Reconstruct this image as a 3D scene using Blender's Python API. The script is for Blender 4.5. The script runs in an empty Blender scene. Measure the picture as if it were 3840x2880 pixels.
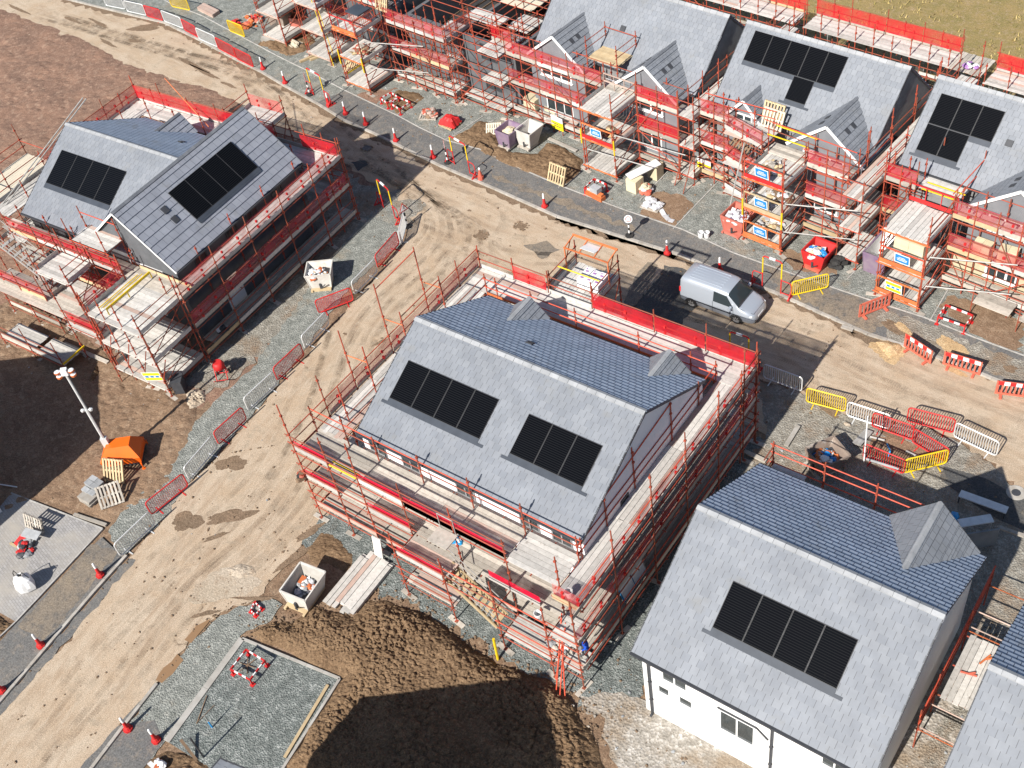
import bpy, bmesh, math, random
import numpy as np
from mathutils import Vector, Matrix, Euler
random.seed(7)
NR = np.random.default_rng(11)
scene = bpy.context.scene
COL = scene.collection
R_ = math.radians
# ---------------------------------------------------------------- camera
CAM_H = 43.0
F_PX = 4347.48
AX = (Vector((0.80869, 0.57345, -0.13104)), Vector((-0.34395, 0.64169, 0.68552)), Vector((-0.4772, 0.5093, -0.71617)))
cam = bpy.data.cameras.new("camera")
cam.sensor_width = 36.0
cam.lens = 36.0 * F_PX / 3840.0
cam.clip_end = 3000
camo = bpy.data.objects.new("camera", cam)
COL.objects.link(camo)
m = Matrix((AX[0], AX[1], -AX[2])).transposed().to_4x4()
m.translation = Vector((0, 0, CAM_H))
camo.matrix_world = m
scene.camera = camo
# ---------------------------------------------------------------- light
SUN_EL, SUN_AZ = 38.5, 267.3          # direction towards the sun, azimuth from +X anticlockwise
w = bpy.data.worlds.new("World")
scene.world = w
w.use_nodes = True
nt = w.node_tree
sky = nt.nodes.new("ShaderNodeTexSky")
sky.sky_type = 'NISHITA'
sky.sun_disc = False
sky.sun_elevation = R_(SUN_EL)
sky.sun_rotation = R_(90 - SUN_AZ)
sky.air_density = 1.0
sky.dust_density = 0.6
bg = nt.nodes["Background"]
bg.inputs[1].default_value = 0.07
nt.links.new(sky.outputs[0], bg.inputs[0])
sl = bpy.data.lights.new("sun", 'SUN')
sl.energy = 4.9
sl.angle = R_(0.53)
sl.color = (1.0, 0.95, 0.87)
so = bpy.data.objects.new("sun", sl)
COL.objects.link(so)
d = Vector((math.cos(R_(SUN_AZ)) * math.cos(R_(SUN_EL)), math.sin(R_(SUN_AZ)) * math.cos(R_(SUN_EL)), math.sin(R_(SUN_EL))))
so.rotation_euler = d.to_track_quat('Z', 'Y').to_euler()
so.location = (-30, -60, 80)
scene.view_settings.view_transform = 'Standard'
scene.view_settings.look = 'None'
scene.view_settings.exposure = 0.62
scene.view_settings.gamma = 1.0
scene.cycles.max_bounces = 5
scene.cycles.diffuse_bounces = 2
scene.cycles.glossy_bounces = 2
scene.cycles.transparent_max_bounces = 10
scene.cycles.caustics_reflective = False
scene.cycles.caustics_refractive = False

# survey points: a sighting (sheet, x, y) meets the horizontal plane at height z
SHEET = {'A': (0, 0, 1280), 'B': (1280, 0, 1280), 'C': (2560, 0, 1280), 'D': (0, 960, 1280), 'E': (1280, 960, 1280),
         'F': (2560, 960, 1280), 'G': (0, 1920, 1280), 'H': (1280, 1920, 1280), 'I': (2560, 1920, 1280),
         'J': (2000, 1300, 900), 'K': (2000, 1900, 900), 'L': (1050, 850, 900), 'M': (1000, 1500, 900),
         'N': (960, 0, 800), 'Q': (1700, 150, 800), 'S': (2400, 300, 800), 'U': (3040, 450, 800), 'W': (0, 700, 800),
         'X': (600, 400, 900), 'Y': (500, 0, 800), 'Z': (3200, 1700, 640)}


def at(v, x, y, z=0.0):
    ox, oy, wd = SHEET[v]
    k = wd / 2212.0
    u, q = ox + x * k, oy + y * k
    r = AX[0] * ((u - 1920) / F_PX) - AX[1] * ((q - 1440) / F_PX) + AX[2]
    s = (z - CAM_H) / r.z
    return Vector((r.x * s, r.y * s, z))


# ---------------------------------------------------------------- materials
MATS = {}


def new_mat(name):
    mt = bpy.data.materials.new(name)
    mt.use_nodes = True
    n = mt.node_tree.nodes
    MATS[name] = mt
    return mt, n, mt.node_tree.links, n["Principled BSDF"]


def rgb(c):
    return (c[0], c[1], c[2], 1.0)


def mixc(n, l, fac, a, b, mode='MIX'):
    x = n.new("ShaderNodeMix")
    x.data_type = 'RGBA'
    x.blend_type = mode
    for s, v in ((0, fac), (6, a), (7, b)):
        if isinstance(v, tuple):
            x.inputs[s].default_value = rgb(v)
        elif isinstance(v, (int, float)):
            x.inputs[s].default_value = v
        else:
            l.new(v, x.inputs[s])
    return x.outputs[2]


def noise(n, l, vec, scale, detail=4, rough=.55, dist=0):
    t = n.new("ShaderNodeTexNoise")
    t.inputs['Scale'].default_value = scale
    t.inputs['Detail'].default_value = detail
    t.inputs['Roughness'].default_value = rough
    t.inputs['Distortion'].default_value = dist
    l.new(vec, t.inputs['Vector'])
    return t.outputs[0]


def ramp(n, l, fac, lo, hi):
    t = n.new("ShaderNodeMapRange")
    t.inputs[1].default_value = lo
    t.inputs[2].default_value = hi
    l.new(fac, t.inputs[0])
    return t.outputs[0]


def pos(n, l, scale=(1, 1, 1), rz=0.0):
    g = n.new("ShaderNodeNewGeometry")
    mp = n.new("ShaderNodeMapping")
    mp.vector_type = 'TEXTURE'
    mp.inputs['Rotation'].default_value = (0, 0, rz)
    mp.inputs['Scale'].default_value = scale
    l.new(g.outputs['Position'], mp.inputs[0])
    return mp.outputs[0]


def bump(n, l, b, h, strength, dist=.02):
    t = n.new("ShaderNodeBump")
    t.inputs['Strength'].default_value = strength
    t.inputs['Distance'].default_value = dist
    l.new(h, t.inputs['Height'])
    l.new(t.outputs[0], b.inputs['Normal'])


def tint_attr(n):
    a = n.new("ShaderNodeAttribute")
    a.attribute_name = "tint"
    return a.outputs['Fac']


def pm(name, c1, c2=None, scale=3.0, rough=.75, tint=0.0, bmp=0.0, bscale=30.0, metal=0.0, big=None, spec=.3, tc=None):
    """general painted / worn surface: two tones by noise, optional per-piece tint, optional large stain tone"""
    mt, n, l, b = new_mat(name)
    p = pos(n, l)
    c2 = c2 or tuple(v * .8 for v in c1)
    f = ramp(n, l, noise(n, l, p, scale, 5), .35, .65)
    c = mixc(n, l, f, c1, c2)
    if big:
        f2 = ramp(n, l, noise(n, l, p, big[1], 6, .65), big[2], big[2] + .12)
        c = mixc(n, l, f2, c, big[0])
    if tint:
        t = tint_attr(n)
        if tc:
            c = mixc(n, l, t, c, tc)
        else:
            mr = n.new("ShaderNodeMapRange")
            mr.inputs[3].default_value = 1 - tint
            mr.inputs[4].default_value = 1 + tint * .7
            l.new(t, mr.inputs[0])
            hs = n.new("ShaderNodeHueSaturation")
            l.new(mr.outputs[0], hs.inputs['Value'])
            l.new(c, hs.inputs['Color'])
            c = hs.outputs[0]
    l.new(c, b.inputs['Base Color'])
    b.inputs['Roughness'].default_value = rough
    b.inputs['Metallic'].default_value = metal
    b.inputs['Specular IOR Level'].default_value = spec
    if bmp:
        bump(n, l, b, noise(n, l, p, bscale, 3), bmp)
    return mt


def road_mat(name, rz, base=(.43, .325, .228), pale=(.49, .40, .305), dark=(.335, .245, .17), stain=(.18, .132, .092)):
    mt, n, l, b = new_mat(name)
    p = pos(n, l)
    st = pos(n, l, (5, 1, 1), rz)
    c = mixc(n, l, ramp(n, l, noise(n, l, p, .45, 8, .68, .6), .36, .64), base, pale)
    c = mixc(n, l, ramp(n, l, noise(n, l, st, 1.3, 7, .7, .8), .48, .74), c, dark)
    c = mixc(n, l, ramp(n, l, noise(n, l, p, 1.1, 8, .75, .5), .53, .66), c, (.36, .29, .215))
    c = mixc(n, l, ramp(n, l, noise(n, l, st, 4, 5, .65, .5), .54, .72), c, pale)
    blot = ramp(n, l, noise(n, l, p, .9, 9, .78, .6), .615, .68)
    c = mixc(n, l, blot, c, stain)
    lump = ramp(n, l, noise(n, l, p, 6.5, 6, .75), .625, .70)
    c = mixc(n, l, lump, c, (.17, .125, .085))
    g = noise(n, l, p, 24, 5, .8)
    c = mixc(n, l, .75, c, ramp(n, l, g, .25, .75), 'OVERLAY')
    l.new(c, b.inputs['Base Color'])
    b.inputs['Roughness'].default_value = .95
    b.inputs['Specular IOR Level'].default_value = .1
    h = mixc(n, l, .5, noise(n, l, st, 4, 5, .6), g)
    bump(n, l, b, h, .55, .06)
    return mt


def gravel_mat(name, c1, c2, wash, sc=16, wf=.56):
    mt, n, l, b = new_mat(name)
    p = pos(n, l)
    v = n.new("ShaderNodeTexVoronoi")
    v.inputs['Scale'].default_value = sc
    l.new(p, v.inputs['Vector'])
    sep = n.new("ShaderNodeSeparateColor")
    l.new(v.outputs['Color'], sep.inputs[0])
    c = mixc(n, l, ramp(n, l, sep.outputs[0], .35, 1.0), c1, c2)
    c = mixc(n, l, ramp(n, l, noise(n, l, p, 2.2, 5, .6), .4, .7), c, tuple(x * .72 for x in c1))
    c = mixc(n, l, ramp(n, l, noise(n, l, p, .45, 7, .68), wf, wf + .16), c, wash)
    c = mixc(n, l, .45, c, ramp(n, l, noise(n, l, p, 22, 4, .8), .25, .75), 'OVERLAY')
    l.new(c, b.inputs['Base Color'])
    b.inputs['Roughness'].default_value = .95
    b.inputs['Specular IOR Level'].default_value = .15
    bump(n, l, b, v.outputs['Distance'], .8, .05)
    return mt


def soil_mat(name, a, b_, c_, sc=1.0, bs=.8):
    mt, n, l, b = new_mat(name)
    p = pos(n, l)
    c = mixc(n, l, ramp(n, l, noise(n, l, p, .3 * sc, 7, .65), .38, .62), a, b_)
    c = mixc(n, l, ramp(n, l, noise(n, l, p, 1.7 * sc, 6, .7), .5, .68), c, c_)
    g = noise(n, l, p, 14, 5, .75)
    c = mixc(n, l, .6, c, ramp(n, l, g, .25, .75), 'OVERLAY')
    l.new(c, b.inputs['Base Color'])
    b.inputs['Roughness'].default_value = 1.0
    b.inputs['Specular IOR Level'].default_value = .05
    bump(n, l, b, mixc(n, l, .5, g, noise(n, l, p, 4, 6, .7)), bs, .1)
    return mt


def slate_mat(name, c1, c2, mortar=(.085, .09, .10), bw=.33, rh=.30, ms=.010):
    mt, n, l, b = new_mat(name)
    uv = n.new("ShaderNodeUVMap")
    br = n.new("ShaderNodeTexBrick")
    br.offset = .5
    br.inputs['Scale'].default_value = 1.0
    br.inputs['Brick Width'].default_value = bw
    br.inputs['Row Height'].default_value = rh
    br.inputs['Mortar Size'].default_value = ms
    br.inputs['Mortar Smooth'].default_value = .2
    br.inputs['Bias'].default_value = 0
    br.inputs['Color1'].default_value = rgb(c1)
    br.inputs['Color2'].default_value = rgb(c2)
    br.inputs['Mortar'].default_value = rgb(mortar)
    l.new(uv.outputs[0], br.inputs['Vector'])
    p = pos(n, l)
    c = mixc(n, l, .16, br.outputs['Color'], ramp(n, l, noise(n, l, p, .9, 7, .65), .25, .75), 'OVERLAY')
    c = mixc(n, l, ramp(n, l, noise(n, l, p, 5, 6, .75), .66, .9), c, (.36, .37, .385))
    c = mixc(n, l, ramp(n, l, noise(n, l, p, .7, 5, .6), .6, .8), c, (.205, .205, .20))
    l.new(c, b.inputs['Base Color'])
    b.inputs['Roughness'].default_value = .52
    b.inputs['Specular IOR Level'].default_value = .35
    bump(n, l, b, br.outputs['Fac'], -.35, .01)
    return mt


def net_mat(name, col, op):
    mt, n, l, b = new_mat(name)
    out = n["Material Output"]
    n.remove(b)
    p = pos(n, l)
    df = n.new("ShaderNodeBsdfDiffuse")
    tl = n.new("ShaderNodeBsdfTranslucent")
    tr = n.new("ShaderNodeBsdfTransparent")
    for s in (df, tl):
        s.inputs[0].default_value = rgb(col)
    a = n.new("ShaderNodeMixShader")
    a.inputs[0].default_value = .45
    l.new(df.outputs[0], a.inputs[1])
    l.new(tl.outputs[0], a.inputs[2])
    x = n.new("ShaderNodeMixShader")
    mr = n.new("ShaderNodeMapRange")
    mr.inputs[1].default_value = .36
    mr.inputs[2].default_value = .66
    mr.inputs[3].default_value = op - .16
    mr.inputs[4].default_value = op + .18
    l.new(noise(n, l, p, .8, 3, .6), mr.inputs[0])
    l.new(mr.outputs[0], x.inputs[0])
    l.new(tr.outputs[0], x.inputs[1])
    l.new(a.outputs[0], x.inputs[2])
    l.new(x.outputs[0], out.inputs[0])
    return mt


road_mat('dirt_street', R_(-5))
road_mat('dirt_lane', R_(99))
gravel_mat('gravel_grey', (.225, .235, .215), (.37, .375, .345), (.29, .25, .195), 15, .55)
gravel_mat('gravel_dark', (.15, .168, .16), (.33, .345, .33), (.19, .185, .165), 15, .62)
gravel_mat('gravel_lime', (.34, .31, .27), (.55, .52, .48), (.27, .215, .16), 9, .47)
gravel_mat('gravel_mixed', (.255, .235, .20), (.40, .38, .335), (.235, .175, .125), 13, .50)
soil_mat('soil_red', (.285, .175, .125), (.22, .14, .105), (.36, .245, .18), 1.6, 1.0)
soil_mat('soil_brown', (.275, .185, .122), (.205, .135, .09), (.34, .245, .17), 1.5, .9)
soil_mat('clod_soil', (.20, .132, .08), (.14, .09, .054), (.245, .165, .10), 3.5, .7)
soil_mat('tarmac', (.135, .135, .135), (.175, .168, .158), (.235, .205, .175), 1.6, .3)
soil_mat('tarmac_wash', (.25, .205, .155), (.19, .165, .14), (.12, .115, .11), 1.3, .25)
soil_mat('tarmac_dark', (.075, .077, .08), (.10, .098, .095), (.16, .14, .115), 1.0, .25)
soil_mat('grass_rough', (.33, .245, .11), (.25, .205, .085), (.38, .285, .18), 2.6, 1.0)
soil_mat('puddle_mud', (.34, .22, .13), (.30, .19, .11), (.36, .25, .16), .8, .2)
pm('grass_blade', (.30, .25, .08), (.42, .32, .15), .8, .9, .35)
pm('kerb_stone', (.44, .415, .38), (.33, .30, .26), 2.5, .9, .12, .3, 40)
pm('edging_stone', (.46, .45, .43), (.36, .34, .31), 3, .9, .1)
pm('concrete', (.43, .415, .385), (.34, .32, .29), 2.2, .9, .08, .2, 30)
pm('render_white', (.80, .80, .79), (.76, .755, .74), .8, .85, 0, .05, 40)
pm('render_grey', (.78, .78, .80), (.72, .72, .745), .8, .85, 0, .05, 40)
pm('block_grey', (.26, .265, .27), (.20, .205, .21), 1.6, .9, .12, .3, 20)
pm('block_buff', (.56, .475, .33), (.47, .39, .26), 1.6, .9, .12, .3, 20)
pm('cladding_grey', (.21, .22, .235), (.17, .18, .195), 1.5, .8, .06)
pm('upvc_white', (.80, .80, .79), (.76, .76, .75), 2, .35)
pm('trim_dark', (.045, .048, .055), (.06, .062, .07), 3, .5)
pm('flashing', (.045, .053, .068), (.06, .07, .088), 1.5, .5)
pm('panel_edge', (.045, .045, .047), (.035, .035, .037), 3, .5)
pm('block_dark', (.13, .135, .145), (.095, .10, .108), 1.6, .9, .12, .3, 20)
pm('ridge_tile', (.36, .37, .385), (.29, .30, .315), 2.5, .6, .10)
pm('ridge_dark', (.14, .15, .17), (.18, .19, .21), 2.5, .6, .10)
pm('timber_pale', (.51, .465, .405), (.41, .37, .32), 5, .85, .30, .15, 60, big=((.27, .24, .205), 3.5, .585))
pm('timber_white', (.58, .555, .52), (.47, .45, .42), 5, .85, .24, .15, 60, big=((.32, .295, .265), 4.0, .59))
pm('timber_pink', (.53, .40, .34), (.47, .33, .27), 3, .85, .2, big=((.40, .34, .30), 4, .55))
pm('timber_new', (.56, .44, .27), (.48, .36, .21), 3, .8, .2)
pm('timber_dark', (.23, .155, .10), (.17, .115, .075), 3, .85, .2)
pm('tube_red', (.47, .085, .045), (.33, .06, .036), 5, .6, 1.0, tc=(.235, .075, .045), big=((.20, .085, .05), 9, .58))
pm('tube_bright', (.60, .10, .05), (.50, .07, .04), 4, .55, .2, big=((.36, .09, .05), 9, .62))
pm('tube_steel', (.46, .45, .43), (.34, .33, .31), 3, .5, .1, 0, 30, .2)
pm('beam_orange', (.66, .19, .065), (.52, .14, .05), 2, .6, .2)
pm('paint_red', (.58, .025, .025), (.50, .03, .03), 6, .55, .12, big=((.50, .12, .10), 7, .66))
pm('paint_faded_red', (.62, .16, .10), (.55, .12, .08), 3, .6, .1)
pm('paint_yellow', (.80, .56, .02), (.72, .50, .02), 3, .5, .08)
pm('paint_white', (.80, .80, .80), (.74, .74, .74), 3, .45, .06)
pm('steel_white', (.72, .73, .73), (.62, .63, .63), 5, .4, .06, 0, 30, .2)
pm('paint_orange', (.86, .15, .012), (.80, .13, .012), 1.0, .35, .0)
pm('paint_purple', (.20, .13, .22), (.26, .20, .25), 1.5, .6, .05, big=((.40, .36, .36), 2.0, .6))
pm('skip_white', (.62, .60, .56), (.50, .47, .43), 1.6, .8, .05, big=((.36, .32, .28), 2.2, .62))
pm('skip_red', (.42, .11, .08), (.50, .16, .12), 1.6, .7, .05, big=((.5, .4, .36), 2.5, .6))
pm('skip_brown', (.20, .155, .13), (.28, .22, .18), 1.6, .8, .05, big=((.46, .42, .38), 2.0, .56))
pm('board_pale', (.64, .57, .45), (.58, .52, .41), 1.5, .8)
pm('plastic_film', (.70, .70, .72), (.52, .53, .56), 3.5, .25, .25, .4, 9)
pm('rubber', (.03, .03, .032), (.045, .043, .04), 4, .8)
pm('sign_blue', (.02, .22, .58), (.03, .25, .60), 2, .4)
pm('sign_yellow', (.85, .70, .02), (.82, .66, .02), 2, .4)
pm('cloth_blue', (.015, .09, .55), (.01, .06, .42), 6, .8)
pm('bale_cream', (.66, .58, .40), (.60, .52, .36), 3, .8, .15)
pm('lime_splash', (.72, .70, .66), (.6, .57, .53), 3, .9)
pm('grey_block', (.36, .37, .38), (.28, .29, .30), 4, .85, .25)
pm('purple_print', (.30, .13, .38), (.40, .22, .46), 9, .5)
pm('pipe_blue', (.02, .30, .62), (.02, .27, .6), 3, .4)
pm('skin', (.5, .32, .24), (.48, .3, .22), 6, .6)
pm('dark_inside', (.035, .036, .04), (.05, .05, .052), 3, .9)
slate_mat('slate_light', (.195, .210, .237), (.226, .240, .265), (.10, .106, .118))
slate_mat('slate_course_shadow', (.275, .33, .42), (.33, .385, .475), (.05, .065, .105), bw=.33, ms=.014)  # rear slopes: bluer slate, its dark mortar lines paint in the course shadows
slate_mat('slate_big', (.235, .25, .29), (.275, .29, .33), (.10, .105, .125), .45, .46)
net_mat('net_red', (.85, .10, .13), .44)
net_mat('net_dense', (.82, .035, .05), .66)
net_mat('net_pink', (.80, .14, .14), .42)
net_mat('net_folded', (.80, .02, .06), .84)
net_mat('mesh_wire', (.5, .5, .5), .17)
net_mat('net_faint', (.75, .06, .09), .30)
mt, n, l, b = new_mat('tyre_tread')
out = n["Material Output"]
uv = n.new("ShaderNodeUVMap")
wv = n.new("ShaderNodeTexWave")
wv.bands_direction = 'DIAGONAL'
wv.inputs['Scale'].default_value = 1.6
wv.inputs['Distortion'].default_value = 2.0
l.new(uv.outputs[0], wv.inputs[0])
pp = pos(n, l)
a1 = ramp(n, l, noise(n, l, pp, 1.0, 6, .7), .42, .62)
mm = n.new("ShaderNodeMath")
mm.operation = 'MULTIPLY'
l.new(a1, mm.inputs[0])
l.new(ramp(n, l, wv.outputs[1], .25, .8), mm.inputs[1])
m2 = n.new("ShaderNodeMath")
m2.operation = 'MULTIPLY'
l.new(mm.outputs[0], m2.inputs[0])
m2.inputs[1].default_value = .42
b.inputs['Base Color'].default_value = (.17, .122, .08, 1)
b.inputs['Roughness'].default_value = 1
l.new(m2.outputs[0], b.inputs['Alpha'])

mt, n, l, b = new_mat('solar_glass')
uv = n.new("ShaderNodeUVMap")
wv = n.new("ShaderNodeTexWave")
wv.bands_direction = 'Y'
wv.inputs['Scale'].default_value = 3.4
l.new(uv.outputs[0], wv.inputs[0])
pn = pos(n, l)
sp = mixc(n, l, ramp(n, l, wv.outputs[1], .86, .99), (.0028, .003, .0038), (.017, .017, .017))
sp = mixc(n, l, ramp(n, l, noise(n, l, pn, 3.0, 5, .7), .66, .80), sp, (.013, .013, .0125))
l.new(sp, b.inputs['Base Color'])
b.inputs['Roughness'].default_value = .13
b.inputs['Specular IOR Level'].default_value = .22

mt, n, l, b = new_mat('window_glass')
b.inputs['Base Color'].default_value = (.03, .04, .045, 1)
b.inputs['Roughness'].default_value = .08
b.inputs['Specular IOR Level'].default_value = .6
mt, n, l, b = new_mat('van_paint')
b.inputs['Base Color'].default_value = (.46, .505, .57, 1)
b.inputs['Metallic'].default_value = .35
b.inputs['Roughness'].default_value = .32
b.inputs['Coat Weight'].default_value = .6
b.inputs['Coat Roughness'].default_value = .06
mt, n, l, b = new_mat('lamp_glass')
b.inputs['Base Color'].default_value = (.75, .77, .8, 1)
b.inputs['Roughness'].default_value = .1
mt, n, l, b = new_mat('muddy_water')
b.inputs['Base Color'].default_value = (.27, .165, .09, 1)
b.inputs['Roughness'].default_value = .12
mt, n, l, b = new_mat('paver')
p = pos(n, l, (1, 1, 1), R_(-12))
br = n.new("ShaderNodeTexBrick")
br.inputs['Scale'].default_value = 1
br.inputs['Brick Width'].default_value = .24
br.inputs['Row Height'].default_value = .12
br.inputs['Mortar Size'].default_value = .008
for k, c in (('Color1', (.27, .26, .255)), ('Color2', (.36, .35, .345)), ('Mortar', (.17, .16, .15))):
    br.inputs[k].default_value = rgb(c)
l.new(p, br.inputs['Vector'])
c = mixc(n, l, ramp(n, l, noise(n, l, p, .6, 6, .6), .4, .7), br.outputs['Color'], (.37, .34, .30))
l.new(c, b.inputs['Base Color'])
b.inputs['Roughness'].default_value = .9


# ---------------------------------------------------------------- mesh helpers
class MB:
    def __init__(s):
        s.v, s.f, s.m, s.t, s.uv = [], [], [], [], []

    def face(s, pts, m=0, t=None, uv=None):
        i = len(s.v)
        s.v += [tuple(p) for p in pts]
        s.f.append(list(range(i, i + len(pts))))
        s.m.append(m)
        s.t.append(random.random() if t is None else t)
        s.uv.append(uv or [(0, 0)] * len(pts))
        return s

    def obox(s, o, a, b, c, m=0, t=None):
        """box from corner o with edge vectors a, b, c"""
        o, a, b, c = Vector(o), Vector(a), Vector(b), Vector(c)
        if a.cross(b).dot(c) < 0:
            a, b = b, a
        t = random.random() if t is None else t
        p = [o, o + a, o + a + b, o + b, o + c, o + a + c, o + a + b + c, o + b + c]
        i = len(s.v)
        s.v += [tuple(q) for q in p]
        for q in ((0, 3, 2, 1), (4, 5, 6, 7), (0, 1, 5, 4), (1, 2, 6, 5), (2, 3, 7, 6), (3, 0, 4, 7)):
            s.f.append([i + k for k in q])
            s.m.append(m)
            s.t.append(t)
            s.uv.append([(0, 0), (1, 0), (1, 1), (0, 1)])
        return s

    def box(s, x0, x1, y0, y1, z0, z1, m=0, t=None):
        return s.obox((x0, y0, z0), (x1 - x0, 0, 0), (0, y1 - y0, 0), (0, 0, z1 - z0), m, t)

    def beam(s, p, q, wd, ht, m=0, t=None, up=(0, 0, 1)):
        """rectangular bar along p-q, its centre line at p-q"""
        p, q = Vector(p), Vector(q)
        d = q - p
        a = d.cross(Vector(up))
        if a.length < 1e-6:
            a = d.cross(Vector((1, 0, 0)))
        a.normalize()
        b = a.cross(d).normalized()
        return s.obox(p - a * wd / 2 - b * ht / 2, d, a * wd, b * ht, m, t)

    def tube(s, p, q, r, n=6, m=0, t=None, r2=None, caps=True):
        p, q = Vector(p), Vector(q)
        d = (q - p)
        a = d.orthogonal().normalized()
        b = d.cross(a).normalized()
        r2 = r if r2 is None else r2
        i = len(s.v)
        t = random.random() if t is None else t
        for k in range(n):
            an = 2 * math.pi * k / n
            o = a * math.cos(an) + b * math.sin(an)
            s.v.append(tuple(p + o * r))
            s.v.append(tuple(q + o * r2))
        for k in range(n):
            j = (k + 1) % n
            s.f.append([i + 2 * k, i + 2 * j, i + 2 * j + 1, i + 2 * k + 1])
            s.m.append(m)
            s.t.append(t)
            s.uv.append([(0, 0)] * 4)
        if caps:
            s.f.append([i + 2 * k for k in range(n)][::-1])
            s.f.append([i + 2 * k + 1 for k in range(n)])
            s.m += [m, m]
            s.t += [t, t]
            s.uv += [[(0, 0)] * n, [(0, 0)] * n]
        return s

    def path(s, pts, r, n=6, m=0, t=None):
        t = random.random() if t is None else t
        for a, b in zip(pts[:-1], pts[1:]):
            s.tube(a, b, r, n, m, t)
        return s

    def lathe(s, prof, c=(0, 0, 0), n=12, m=0, t=None):
        t = random.random() if t is None else t
        i = len(s.v)
        for (r, z) in prof:
            for k in range(n):
                an = 2 * math.pi * k / n
                s.v.append((c[0] + r * math.cos(an), c[1] + r * math.sin(an), c[2] + z))
        for a in range(len(prof) - 1):
            for k in range(n):
                j = (k + 1) % n
                s.f.append([i + a * n + k, i + a * n + j, i + (a + 1) * n + j, i + (a + 1) * n + k])
                s.m.append(m)
                s.t.append(t)
                s.uv.append([(0, 0)] * 4)
        s.f.append([i + (len(prof) - 1) * n + k for k in range(n)])
        s.m.append(m)
        s.t.append(t)
        s.uv.append([(0, 0)] * n)
        return s

    def prism(s, pts, z0, z1, m=0, t=None):
        t = random.random() if t is None else t
        n = len(pts)
        s.face([(p[0], p[1], z1) for p in pts], m, t)
        s.face([(p[0], p[1], z0) for p in pts][::-1], m, t)
        for k in range(n):
            a, b = pts[k], pts[(k + 1) % n]
            s.face([(a[0], a[1], z0), (b[0], b[1], z0), (b[0], b[1], z1), (a[0], a[1], z1)], m, t)
        return s

    def lump(s, c, r, m=0, jag=.3, t=None, flat=.7, sub=1):
        """an irregular lump (a stone, a crumpled bag)"""
        bm = bmesh.new()
        bmesh.ops.create_icosphere(bm, subdivisions=sub, radius=1)
        i = len(s.v)
        t = random.random() if t is None else t
        rr = r if isinstance(r, tuple) else (r, r, r * flat)
        for q in bm.verts:
            k = 1 + random.uniform(-jag, jag)
            s.v.append((c[0] + q.co.x * rr[0] * k, c[1] + q.co.y * rr[1] * k, c[2] + q.co.z * rr[2] * k))
        for fc in bm.faces:
            s.f.append([i + q.index for q in fc.verts])
            s.m.append(m)
            s.t.append(t)
            s.uv.append([(0, 0)] * 3)
        bm.free()
        return s

    def mesh(s, name, mats, off=(0, 0, 0), smooth=False):
        me = bpy.data.meshes.new(name)
        ox, oy = off[0], off[1]
        oz = off[2] if len(off) > 2 else 0
        me.from_pydata([(a - ox, b - oy, c - oz) for a, b, c in s.v], [], s.f)
        for k in (mats if isinstance(mats, (list, tuple)) else [mats]):
            me.materials.append(MATS[k])
        me.polygons.foreach_set('material_index', s.m)
        if smooth:
            me.polygons.foreach_set('use_smooth', [True] * len(s.f))
        at_ = me.attributes.new('tint', 'FLOAT', 'FACE')
        at_.data.foreach_set('value', s.t)
        uvl = me.uv_layers.new(name='UVMap')
        uvl.data.foreach_set('uv', [c for fc in s.uv for q in fc for c in q])
        me.update()
        return me

    def build(s, name, mats, parent=None, off=(0, 0, 0), smooth=False):
        o = bpy.data.objects.new(name, s.mesh(name, mats, off, smooth))
        COL.objects.link(o)
        o.parent = parent
        return o


def tag(o, label, cat, group=None, kind=None):
    if label:
        o['label'] = label
    if cat:
        o['category'] = cat
    if group:
        o['group'] = group
    if kind:
        o['kind'] = kind
    return o


def empty(name, loc, rz, label, cat, group=None):
    o = bpy.data.objects.new(name, None)
    o.empty_display_size = .2
    o.location = loc
    o.rotation_euler = (0, 0, rz)
    COL.objects.link(o)
    return tag(o, label, cat, group)


KIDS = {}


def copy_tree(o, parent=None):
    c = o.copy()
    COL.objects.link(c)
    c.parent = parent
    for ch in [x for x in o.children]:
        copy_tree(ch, c)
    return c


def place(o, loc, rz, label, group=None, cat=None, scale=None):
    o.location = loc
    o.rotation_euler = (o.rotation_euler[0], o.rotation_euler[1], rz)
    o['label'] = label
    if group:
        o['group'] = group
    if cat:
        o['category'] = cat
    if scale:
        o.scale = scale
    return o


class Proto:
    """first use places the thing itself, later uses place copies of it and of all its parts"""

    def __init__(s, root):
        s.r, s.used = root, False

    def put(s, loc, rz, label, group=None, scale=None):
        o = copy_tree(s.r) if s.used else s.r
        s.used = True
        o.rotation_euler = (0, 0, 0)
        return place(o, loc, rz, label, group, None, scale)


def vnoise(x, y, sc, seed):
    """smooth value noise, vectorised"""
    r = np.random.default_rng(seed).random((256, 256))
    x, y = x / sc, y / sc
    xi, yi = np.floor(x).astype(int), np.floor(y).astype(int)
    fx, fy = x - xi, y - yi
    fx, fy = fx * fx * (3 - 2 * fx), fy * fy * (3 - 2 * fy)
    g = lambda a, b: r[(xi + a) % 256, (yi + b) % 256]
    return (g(0, 0) * (1 - fx) + g(1, 0) * fx) * (1 - fy) + (g(0, 1) * (1 - fx) + g(1, 1) * fx) * fy
# ---------------------------------------------------------------- ground
def struct(o):
    o['kind'] = 'structure'
    return o


def jag_line(pts, jag, step=.28, closed=True):
    out = []
    n = len(pts)
    for i in range(n if closed else n - 1):
        a, b = Vector(pts[i][:2]), Vector(pts[(i + 1) % n][:2])
        k = max(1, int((b - a).length / step)) if jag else 1
        for j in range(k):
            p = a.lerp(b, j / k)
            if jag and j:
                nn = Vector((-(b - a).y, (b - a).x)).normalized()
                p = p + nn * random.gauss(0, jag)
            out.append((p.x, p.y))
    if not closed:
        out.append(tuple(pts[-1][:2]))
    return out


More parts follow.
